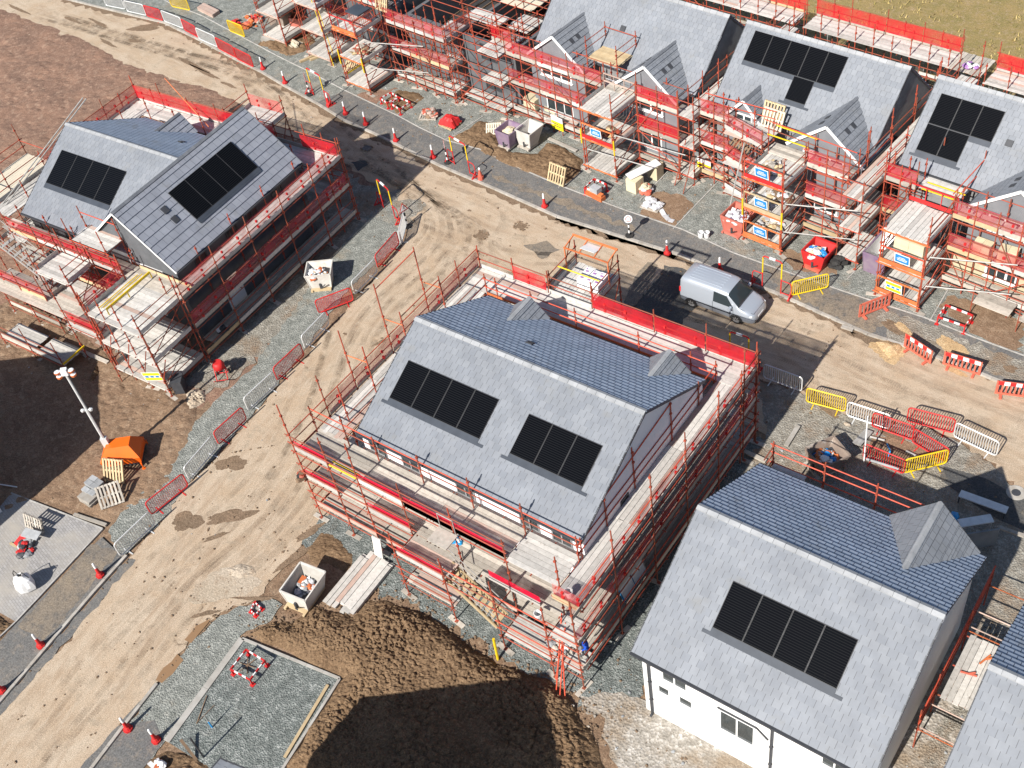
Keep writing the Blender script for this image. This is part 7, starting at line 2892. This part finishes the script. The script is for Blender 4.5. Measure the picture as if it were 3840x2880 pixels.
for sx, sy in ((-1, -1), (1, -1), (1, 1), (-1, 1)):
    mb = MB()
    mb.beam((sx * .8, sy * .5, .28), (sx * 1.0, sy * .8, .28), .07, .07)
    mb.tube((sx * 1.0, sy * .8, 0), (sx * 1.0, sy * .8, .4), .03, 6)
    mb.tube((sx * 1.0, sy * .8, 0), (sx * 1.0, sy * .8, .03), .1, 8)
    mb.build('outrigger', 'paint_orange', r)
mb = MB()
mx, my = -.62, .1
mb.tube((mx, my, 1.0), (mx, my, 3.9), .09, 8, 0)
mb.box(mx - .16, mx + .16, my - .12, my + .12, 1.1, 1.75, 0)
mb.tube((mx, my, 3.8), (mx, my, 6.5), .065, 8, 0)
for sx in (-1, 1):
    mb.lump((mx + sx * .2, my, 3.85), .12, 0, .1, flat=1)
    mb.beam((mx, my, 3.85), (mx + sx * .2, my, 3.85), .05, .05, 0)
mb.tube((mx + .09, my, 1.4), (mx + .08, my, 6.3), .018, 5, 1)
mb.build('mast', ['steel_white', 'trim_dark'], r)
mb = MB()
mb.box(mx - .15, mx + .15, my - .12, my + .12, 6.4, 6.75)
mb.beam((mx - .4, my, 6.35), (mx + .4, my, 6.35), .06, .06)
mb.build('lamp_bracket', 'paint_white', r)
for sx in (-1, 1):
    for sz in (-.12, .16):
        mb = MB()
        mb.lathe([(.05, 0), (.14, .05), (.16, .16), (.14, .18)], (mx + sx * .34, my, 6.3 + sz), 10, 0)
        mb.lathe([(.14, .18), (.10, .20)], (mx + sx * .34, my, 6.3 + sz), 10, 1)
        mb.build('lamp', ['beam_orange', 'lamp_glass'], r)

# ---------------------------------------------------------------- the van
pr_, pf_ = at('F', 60, 300, .3), at('F', 352, 408, .3)
dirv = (pf_ - pr_)
dirv.z = 0
va = math.atan2(dirv.y, dirv.x)
side = Vector((math.sin(va), -math.cos(va), 0))
mid = (pr_ + pf_) / 2 - side * .80
r = empty('van', (mid.x, mid.y, 0.005), va, 'silver grey panel van parked on the dirt street by the footpath', 'van')
ST = [  # x, half width, belt z, shoulder half width, roof z, sill z
    (-2.10, .70, .80, .60, 1.30, .50), (-2.08, .80, .95, .70, 1.62, .38), (-1.98, .855, 1.0, .735, 1.78, .30), (-1.5, .885, 1.02, .75, 1.825, .26), (-.6, .895, 1.02, .755, 1.835, .25), (.20, .895, 1.02, .75, 1.83, .25),
    (.62, .895, 1.01, .735, 1.79, .25), (.78, .895, 1.00, .725, 1.74, .25), (1.28, .89, .985, .775, 1.28, .25), (1.44, .885, .97, .80, 1.10, .25), (1.62, .875, .93, .76, 1.02, .25), (1.95, .845, .83, .68, .93, .25), (2.18, .76, .68, .58, .80, .25),
    (2.28, .64, .55, .48, .66, .28), (2.31, .50, .42, .40, .50, .32)]
SEC = []
for (x, hw, zb, sw, zr_, zs) in ST:
    zt = zr_
    SEC.append([(x, hw * .93, zs), (x, hw, zs + .12), (x, hw, min(.62, zb * .8)), (x, hw * .985, zb), (x, sw + (hw - sw) * .36, zb + (zt - zb) * .62), (x, sw, zb + (zt - zb) * .90), (x, sw * .82, zb + (zt - zb) * .985), (x, sw * .42, zt + .012), (x, 0, zt + .018)])
body, glass = MB(), MB()
for i in range(len(SEC) - 1):
    for j in range(8):
        for sg in (-1, 1):
            q = [SEC[i][j], SEC[i + 1][j], SEC[i + 1][j + 1], SEC[i][j + 1]]
            q = [(a, sg * b, c_) for a, b, c_ in q]
            if sg > 0:
                q = q[::-1]
            xs_ = (SEC[i][j][0] + SEC[i + 1][j][0]) / 2
            if .78 < xs_ < 1.40 and j >= 5:
                glass.face(q, 0, .5)
            else:
                body.face(q, 0, .5)
for sgi, S_ in ((0, SEC[0]), (1, SEC[-1])):
    for j in range(8):
        q = [S_[j], S_[j + 1], (S_[j + 1][0], -S_[j + 1][1], S_[j + 1][2]), (S_[j][0], -S_[j][1], S_[j][2])]
        body.face(q if sgi else q[::-1], 0, .5)
body.face([(-2.05, -.7, .3), (2.2, -.6, .3), (2.2, .6, .3), (-2.05, .7, .3)], 0, .5)


def welded(mb, name, mat, parent, ang_=.9):
    me = mb.mesh(name, mat)
    bm = bmesh.new()
    bm.from_mesh(me)
    bmesh.ops.remove_doubles(bm, verts=bm.verts, dist=.002)
    bmesh.ops.recalc_face_normals(bm, faces=bm.faces)
    for f in bm.faces:
        f.smooth = True
    bm.to_mesh(me)
    bm.free()
    o = bpy.data.objects.new(name, me)
    COL.objects.link(o)
    o.parent = parent
    return o


welded(body, 'body', 'van_paint', r)
g = welded(glass, 'windscreen', 'window_glass', r)
mb = MB()
mb.beam((1.40, -.74, 1.125), (1.40, .74, 1.125), .12, .03, 0, .5)
mb.build('wiper_panel', 'trim_dark', r)
for sg in (-1, 1):
    mb = MB()
    P = [(-.02, .02, 1.06), (1.16, .0, 1.05), (.72, .09, 1.62), (-.02, .09, 1.66)]

    def sidey(x, z):
        k = max(0, min(1, (z - 1.02) / .8))
        return .905 - .155 * k ** 1.35 + .006
    q = [(x, sg * sidey(x, z), z) for x, _, z in P]
    q2 = [(x, sg * (sidey(x, z) - .02), z) for x, _, z in P]
    mb.face(q if sg < 0 else q[::-1], 0, .5)
    mb.build('side_window', 'window_glass', r)
    mb = MB()
    mb.obox((1.0, sg * .93, 1.0), (.12, 0, 0), (0, sg * .22, .02), (0, 0, .17), 0, .5)
    mb.build('wing_mirror', 'van_paint', r)
    mb = MB()
    y = sg * .899
    for z in (.60,):
        mb.box(-1.55, 1.02, min(y, y + sg * .012), max(y, y + sg * .012), z - .035, z + .035, 0, .5)
    mb.box(-.06, -.045, min(y, y + sg * .006), max(y, y + sg * .006), .32, 1.02, 0, .5)
    mb.box(1.16, 1.172, min(y, y + sg * .006), max(y, y + sg * .006), .4, .98, 0, .5)
    mb.build('side_moulding', 'trim_dark', r)
    mb = MB()
    mb.lump((2.02, sg * .70, .70), (.22, .12, .10), 0, .04)
    mb.build('headlight', 'lamp_glass', r, smooth=True)
    mb = MB()
    mb.box(-2.095, -2.0, min(sg * .74, sg * .838), max(sg * .74, sg * .838), .84, 1.15, 0, .5)
    mb.build('tail_light', 'paint_red', r)
    for wx in (-1.34, 1.34):
        mb = MB()
        for k in range(20):
            a0, a1 = 2 * math.pi * k / 20, 2 * math.pi * (k + 1) / 20
            for (ra, ya, rb, yb_) in ((.31, .87, .315, .70), (.20, .895, .31, .87)):
                q = [(wx + ra * math.cos(a0), sg * ya, .315 + ra * math.sin(a0)), (wx + ra * math.cos(a1), sg * ya, .315 + ra * math.sin(a1)), (wx + rb * math.cos(a1), sg * yb_, .315 + rb * math.sin(a1)), (wx + rb * math.cos(a0), sg * yb_, .315 + rb * math.sin(a0))]
                mb.face(q, 0, .5)
        w_ = mb.build('wheel', 'rubber', r)
        mb = MB()
        mb.tube((wx, sg * .80, .315), (wx, sg * .895, .315), .205, 18, 0, .5)
        for k in range(7):
            a = 2 * math.pi * k / 7
            mb.beam((wx + .05 * math.cos(a), sg * .90, .315 + .05 * math.sin(a)), (wx + .19 * math.cos(a), sg * .897, .315 + .19 * math.sin(a)), .05, .02, 1, .5, up=(0, 1, 0))
        mb.build('rim', ['grey_block', 'tube_steel'], w_)
        mb = MB()
        n_ = 12
        for k in range(n_):
            a0, a1 = math.pi * k / n_, math.pi * (k + 1) / n_
            q = [(wx + .33 * math.cos(a0), sg * .903, .30 + .33 * math.sin(a0)), (wx + .33 * math.cos(a1), sg * .903, .30 + .33 * math.sin(a1)), (wx + .375 * math.cos(a1), sg * .903, .30 + .375 * math.sin(a1)), (wx + .375 * math.cos(a0), sg * .903, .30 + .375 * math.sin(a0))]
            mb.face(q, 0, .5)
        mb.face([(wx + .34 * math.cos(math.pi * k / n_), sg * .9005, .27 + .34 * math.sin(math.pi * k / n_)) for k in range(n_ + 1)], 0, .5)
        mb.build('wheel_arch', 'rubber', r)
mb = MB()
mb.lump((2.20, 0, .60), (.10, .46, .06), 0, .02)
mb.lump((2.24, 0, .40), (.08, .52, .05), 0, .02)
mb.build('grille', 'rubber', r, smooth=True)
mb = MB()
mb.box(2.30, 2.325, -.26, .26, .44, .55, 0, .5)
mb.build('number_plate', 'paint_white', r)
mb = MB()
for sg in (-1, 1):
    mb.beam((1.45, sg * .80, 1.08), (2.17, sg * .58, .815), .012, .012, 0, .5)
mb.beam((2.19, -.56, .80), (2.19, .56, .80), .014, .014, 0, .5)
mb.build('bonnet_seam', 'trim_dark', r)
mb = MB()
mb.beam((.72, 0, 1.80), (.72, 0, 1.80001), .01, .01)
for y in (-.5, -.3, -.1, .1, .3, .5):
    mb.box(-1.6, .3, y - .012, y + .012, 1.80, 1.852, 0, .5)
mb.build('roof_ribs', 'van_paint', r)

# ---------------------------------------------------------------- things on the scaffolds


def on_t(x, y, z=0):
    cs, sn = math.cos(YTr), math.sin(YTr)
    return Vector((x * cs - y * sn, x * sn + y * cs, z))


def pack(label, c, sx, sy, sz, mat, rz=YTr, name='pack', cat='pack', k=1):
    mb = MB()
    u, v = Vector((math.cos(rz), math.sin(rz), 0)), Vector((-math.sin(rz), math.cos(rz), 0))
    for i in range(k):
        for j in range(max(1, k)):
            o = Vector(c) - u * sx / 2 - v * sy / 2 + u * sx * i / k
            mb.obox(o + Vector((0, 0, sz * j / k)), u * (sx / k - .01), v * sy, Vector((0, 0, sz / k - .01)))
    o = mb.build(name, mat)
    return tag(o, label, cat)


pack('cream block pack on the first lift behind the purple skip', at('Q', 835, 690, .75), 1.0, .8, .75, 'bale_cream', k=2)
pack('smaller cream block pack on the first lift, left of the white window', at('Q', 1030, 730, .75), .9, .6, .35, 'bale_cream', k=2)
pack('cream insulation pack under the top deck of the right loading tower', on_t(-18.9, 44.6, 2.58), 1.6, .8, .75, 'bale_cream', k=2)
for i, (x, z, lab) in enumerate(((-15.9, 2.65, 'cream block pile on the second lift at the right, nearest the tower'), (-14.6, 2.65, 'cream block pile on the second lift, middle one at the right'), (-13.2, 2.65, 'cream block pile on the second lift cut by the right edge'))):
    pack(lab, on_t(x, 46.1, z), .9, .55, .7 + .15 * (i % 2), 'bale_cream', YTr + .1 * i, 'block_pile', 'blocks', 2)
for x, z, lab in ((-27.0, 4.6, 'pale boards and a pallet on the top deck of the blue-sign tower'), (-26.8, 2.6, 'timber offcuts on the middle deck of the blue-sign tower'), (-27.2, .6, 'loose offcuts on the lowest deck of the blue-sign tower')):
    p = on_t(x, 44.6)
    heap(lab, (p.x, p.y), .7, .6, .2, ['timber_pale', 'timber_new', 'timber_dark', 'plastic_film'], 26, z + .02, size=(.08, .28))
for x, y, z, lab in ((-38.7, 44.6, 2.62, 'timber scraps on the middle deck of the left loading tower'), (-59.5, 43.8, 2.62, 'tubes and scraps on the middle deck of the shell loading tower')):
    p = on_t(x, y)
    heap(lab, (p.x, p.y), .8, .7, .2, ['timber_pale', 'tube_red', 'timber_dark', 'timber_new'], 30, z + .02, size=(.07, .28))
# caged boxes on the shell tower
p = on_t(-59.4, 44.1)
r = empty('wire_cage', (p.x, p.y, 4.67), YTr, 'barred red cage with a grey lid on the loading tower of the shell', 'cage')
mb = MB()
for x in np.linspace(-.6, .6, 9):
    for y in (-.5, .5):
        mb.tube((x, y, 0), (x, y, .9), .014, 4)
for y in np.linspace(-.5, .5, 7):
    for x in (-.6, .6):
        mb.tube((x, y, 0), (x, y, .9), .014, 4)
for z in (.05, .9):
    mb.path([(-.6, -.5, z), (.6, -.5, z), (.6, .5, z), (-.6, .5, z), (-.6, -.5, z)], .03, 5)
mb.build('frame', 'tube_bright', r)
mb = MB()
mb.box(-.66, .66, -.56, .56, .92, 1.0)
mb.build('lid', 'flashing', r)
# board stacks of red and white scaffold boards on the lowest lifts
for a, b, z, lab in ((('Q', 960, 830), ('Q', 1270, 900), .75, 'red and white board stack on the first lift behind the yellow sign'), (('S', 690, 900), ('S', 860, 980), .75, 'red and white board stack on the first lift of the blue-sign house'),
                     (('H', 480, 440), ('H', 760, 590), 1.06, 'red-painted tubes and boards on the lowest deck in front of the stair')):
    p, q = at(*a, z), at(*b, z)
    mb = MB()
    dn = (q - p)
    n_ = Vector((-dn.y, dn.x, 0)).normalized()
    for i in range(4):
        for k in range(2):
            mb.beam(p + n_ * (i * .22 - .1) + Vector((0, 0, k * .05)), q + n_ * (i * .22 - .1) + Vector((0, 0, k * .05)), .2, .04, (i + k) % 2)
    tag(mb.build('board_stack', ['timber_white', 'timber_pink']), lab, 'board stack')
# yellow hazard boards in front of the terrace
for a, lab in ((('Q', 1090, 975), 'yellow hazard board on the gravel beside the pale skip'), (('S', 665, 1000), 'yellow hazard board on the gravel before the small gable')):
    c = at(*a, .08)
    r = empty('hazard_sign', (c.x, c.y, .08), YTr - .05, lab, 'sign')
    mb = MB()
    mb.box(-.5, .5, -.01, .01, .35, .92, 0, .5)
    mb.box(-.5, .5, -.01, .01, .93, 1.3, 1, .5)
    for i, (x, wd) in enumerate(((-.38, .5), (-.3, .6))):
        mb.box(x, x + wd, -.016, -.011, .72 - i * .16, .78 - i * .16, 2, .5)
    mb.build('board', ['sign_yellow', 'paint_white', 'trim_dark'], r)
    for sx in (-.4, .4):
        mb = MB()
        mb.beam((sx, .02, 0), (sx, .02, 1.3), .04, .04, 0, .5, up=(1, 0, 0))
        mb.build('leg', 'tube_red', r)
# blue tarpaulin at the house door
c = at('S', 290, 690, .7)
mb = MB()
for k in range(7):
    a0, a1 = -.45 + k * .13, -.45 + (k + 1) * .13
    y0, y1 = (.06 if k % 2 else -.06), (-.06 if k % 2 else .06)
    mb.face([(c.x + a0, c.y + y0, .2), (c.x + a1, c.y + y1, .2), (c.x + a1, c.y + y1 * .5 + .1, 2.1), (c.x + a0, c.y + y0 * .5 + .1, 2.1)])
tag(mb.build('blue_sheet', 'cloth_blue'), 'blue plastic sheet hanging in the doorway of the gabled pair', 'sheet')
pack('pale board pack beside the hanging blue sheet', at('S', 300, 690, .7) + Vector((0, -.5, 0)), .8, .5, .45, 'render_white')
# glazed units leaning on the right side lift of the middle house
for y, lab in ((23.1, 'upper one of two pale glass panes leaning on the lowest lift of the middle house'), (22.2, 'lower one of two pale glass panes, with a blue rim, leaning on the lowest lift')):
    r = empty('glass_unit', (-16.35, y, 1.04), 0, lab, 'glass unit')
    mb = MB()
    mb.obox((0, -.42, 0), (0, .84, 0), (-.35, 0, 1.0), (.03, 0, .01), 0, .5)
    mb.build('pane', 'lamp_glass', r)
    mb = MB()
    for a, b in (((0, -.45, 0), (0, .45, 0)), ((-.35, -.45, 1.0), (-.35, .45, 1.0)), ((0, -.45, 0), (-.35, -.45, 1.0)), ((0, .45, 0), (-.35, .45, 1.0))):
        mb.beam(a, b, .05, .05, 0, .5)
    mb.build('frame', 'pipe_blue' if y < 22.5 else 'tube_steel', r)
heap('white offcuts under the corner deck of the middle house', (-17.2, 18.5), .7, .3, .1, ['paint_white', 'grey_block', 'timber_pale'], 16, 1.05, size=(.08, .22))
c = at('M', 1730, 1300, 3.0)
heap('light blue and white tool bundle on the second lift of the middle house', (c.x, c.y), .3, .2, .12, ['paint_white', 'pipe_blue'], 9, 3.02, size=(.08, .16))
c = at('C', 1865, 440, 4.7)
heap('purple-printed white bag on the back lift beside the L-array house', (c.x, c.y), .35, .25, .3, ['paint_white', 'purple_print', 'purple_print'], 12, 4.75, name='bag', cat='bag', size=(.12, .2))
heap('purple-printed wrapping on the left back lift beside the T-array house', tuple(at('D', 1450, 490, .7))[:2], .3, .25, .3, ['paint_white', 'trim_dark'], 9, .75, size=(.1, .2))
c = at('M', 400, 590, 4.2)
heap('rusty chain and buckets hung at the corner pole of the middle house', (-31.85, 18.9), .22, .2, .5, ['tube_red', 'rubber', 'timber_dark'], 14, 3.0, size=(.06, .16), name='hanging_bundle', cat='bundle')

# garden frame and benches in the shade behind the white house
c = at('Z', 1690, 640, .4)
r = empty('garden_bench', (c.x, c.y, 0), R_(2), 'pale topped bench in the shade right of the white house dormer', 'bench')
mb = MB()
mb.box(-1.05, 1.0, -.2, .2, .42, .48)
mb.build('top', 'steel_white', r)
mb = MB()
for x in (-1.0, .95):
    for y in (-.17, .17):
        mb.beam((x, y, 0), (x, y, .42), .05, .05, up=(1, 0, 0))
mb.build('legs', 'trim_dark', r)
a, b = at('Z', 1370, 910, 1.2), at('Z', 1800, 840, 1.2)
mb = MB()
mb.beam(a, b, .42, .06)
for p in (a, b):
    mb.beam((p.x, p.y, 0), (p.x, p.y, 1.18), .06, .06, up=(1, 0, 0))
tag(mb.build('canopy_board', 'steel_white'), 'pale board on posts beyond the white house dormer', 'board')
a, b = at('Z', 1440, 1080, 1.0), at('Z', 1890, 1010, 1.0)
mb = MB()
d = b - a
mb.obox((a.x, a.y, 0), (d.x, d.y, 0), (.0, .06, 0), (0, 0, 1.1))
mb.obox((a.x, a.y - .02, 1.1), (d.x, d.y, 0), (0, .1, 0), (0, 0, .05))
tag(mb.build('garden_wall', 'block_grey'), 'low grey wall in the shade beyond the white house', 'wall')
for k in range(7):
    a = at('Z', 2000 + k * 30, 1020 - k * 70, .05)
mb = MB()
for k in range(9):
    p = Vector((-1.9 + .05 * k, 27.6 + k * .62, 0))
    mb.obox((p.x, p.y, .02), (2.6, -.05, 0), (.02, .22, 0), (0, 0, .14))
tag(mb.build('sleeper_steps', 'timber_dark'), 'row of sleepers laid as steps at the right edge', 'sleepers')
a, b = at('Z', 1890, 960, .9), at('Z', 2212, 1070, .9)
mb = MB()
mb.beam(a, b, .16, .10)
tag(mb.build('rail_board', 'timber_pale'), 'pale board rail running to the right edge beyond the white house', 'board')
c = at('Z', 1310, 820, .3)
mb = MB()
mb.lump((c.x, c.y, .25), (.22, .34, .18), 0, .2)
tag(mb.build('teal_tub', 'pipe_blue'), 'teal plastic tub against the white house dormer', 'tub')
# red tools on the walkway
for x, y, a_, mt_ in ((-2.9, 26.2, 1.2, 'beam_orange'), (-3.2, 25.3, .2, 'paint_faded_red')):
    mb = MB()
    mb.beam((x - .3 * math.cos(a_), y - .3 * math.sin(a_), 1.66), (x + .3 * math.cos(a_), y + .3 * math.sin(a_), 1.66), .06, .05)
    mb.beam((x, y, 1.66), (x + .2, y + .16, 1.68), .06, .05)
    tag(mb.build('scaffold_fitting', mt_), 'orange fitting lying on the low walkway boards, %s one' % ('upper' if y > 26 else 'lower'), 'fitting')

# ---------------------------------------------------------------- the worker on the lowest lift


def person(label, loc, rz):
    r = empty('person', loc, rz, label, 'person')
    me = bpy.data.meshes.new('body')
    J = {'pel': (0, 0, .92, .15), 'wst': (0, -.02, 1.08, .14), 'chs': (0, .02, 1.30, .17), 'nek': (0, .08, 1.48, .07), 'hd0': (0, .12, 1.58, .085), 'hd1': (0, .15, 1.70, .09),
         'lh': (-.10, 0, .88, .10), 'lk': (-.11, .06, .48, .065), 'la': (-.11, -.02, .09, .045), 'lf': (-.12, .14, .04, .04),
         'rh': (.10, 0, .88, .10), 'rk': (.12, .10, .48, .065), 'ra': (.13, .10, .09, .045), 'rf': (.14, .26, .04, .04),
         'ls': (-.19, .03, 1.40, .065), 'le': (-.27, .10, 1.14, .048), 'lw': (-.20, .30, 1.02, .035), 'lp': (-.18, .37, 1.00, .032),
         'rs': (.19, .03, 1.40, .065), 're': (.28, .10, 1.14, .048), 'rw': (.18, .30, 1.05, .035), 'rp': (.16, .37, 1.04, .032)}
    fing = {}
    E_ = [('pel', 'wst'), ('wst', 'chs'), ('chs', 'nek'), ('nek', 'hd0'), ('hd0', 'hd1'), ('pel', 'lh'), ('lh', 'lk'), ('lk', 'la'), ('la', 'lf'), ('pel', 'rh'), ('rh', 'rk'), ('rk', 'ra'), ('ra', 'rf'),
          ('chs', 'ls'), ('ls', 'le'), ('le', 'lw'), ('lw', 'lp'), ('chs', 'rs'), ('rs', 're'), ('re', 'rw'), ('rw', 'rp')]
    for sd, base in (('l', J['lp']), ('r', J['rp'])):
        for k in range(5):
            off_ = (-.028 + .014 * k)
            if k == 4:
                a_ = (base[0] + (.04 if sd == 'l' else -.04), base[1] - .01, base[2] + .01, .010)
                b_ = (base[0] + (.055 if sd == 'l' else -.055), base[1] + .03, base[2] - .005, .008)
            else:
                a_ = (base[0] + off_ * 1.3, base[1] + .05, base[2] - .008, .0095)
                b_ = (base[0] + off_ * 1.4, base[1] + .08 - .006 * abs(k - 1), base[2] - .035, .008)
            J['%sf%da' % (sd, k)], J['%sf%db' % (sd, k)] = a_, b_
            E_ += [(sd + 'p', '%sf%da' % (sd, k)), ('%sf%da' % (sd, k), '%sf%db' % (sd, k))]
    ks = list(J)
    me.from_pydata([J[k][:3] for k in ks], [(ks.index(a), ks.index(b)) for a, b in E_], [])
    o = bpy.data.objects.new('body', me)
    COL.objects.link(o)
    o.parent = r
    for mname in ('skin', 'cloth_blue', 'trim_dark'):
        me.materials.append(MATS[mname])
    md = o.modifiers.new('skin', 'SKIN')
    md.use_smooth_shade = True
    for k, sv in zip(ks, me.skin_vertices[0].data):
        sv.radius = (J[k][3],) * 2
        sv.use_root = (k == 'pel')
    sb = o.modifiers.new('sub', 'SUBSURF')
    sb.levels = sb.render_levels = 1
    # colour the clothing by region on the evaluated mesh
    dg = bpy.context.evaluated_depsgraph_get()
    ev = bpy.data.meshes.new_from_object(o.evaluated_get(dg))
    o.modifiers.clear()
    o.data = ev
    ev.name = 'body'
    ev.materials.clear()
    for mname in ('skin', 'cloth_blue', 'trim_dark'):
        ev.materials.append(MATS[mname])
    for p in ev.polygons:
        z, y = p.center.z, p.center.y
        arm = abs(p.center.x) > .14 and y > .24
        p.material_index = 2 if z < .86 and abs(p.center.x) < .25 and not arm else (0 if (z > 1.47 or (y > .27 and .9 < z < 1.15)) else 1)
        p.use_smooth = True
    mb = MB()
    mb.lathe([(.125, 0), (.12, .05), (.085, .10), (.03, .125)], (0, .15, 1.70), 12)
    mb.box(-.07, .07, .25, .31, 1.70, 1.715)
    mb.build('hard_hat', 'cloth_blue', r, smooth=False)
    mb = MB()
    for sx in (-.035, .035):
        mb.lump((sx, .235, 1.66), .012, 1, .05, flat=1)
    mb.lump((0, .25, 1.63), (.014, .022, .022), 0, .05)
    mb.box(-.025, .025, .232, .238, 1.585, 1.593, 2)
    for sx in (-.09, .09):
        mb.lump((sx, .14, 1.64), (.012, .022, .032), 0, .05)
    mb.build('face', ['skin', 'rubber', 'paint_faded_red'], r)
    return r


person('person in a blue jacket and dark trousers on the lowest lift of the middle house', (-16.28, 18.72, 1.03), R_(150))
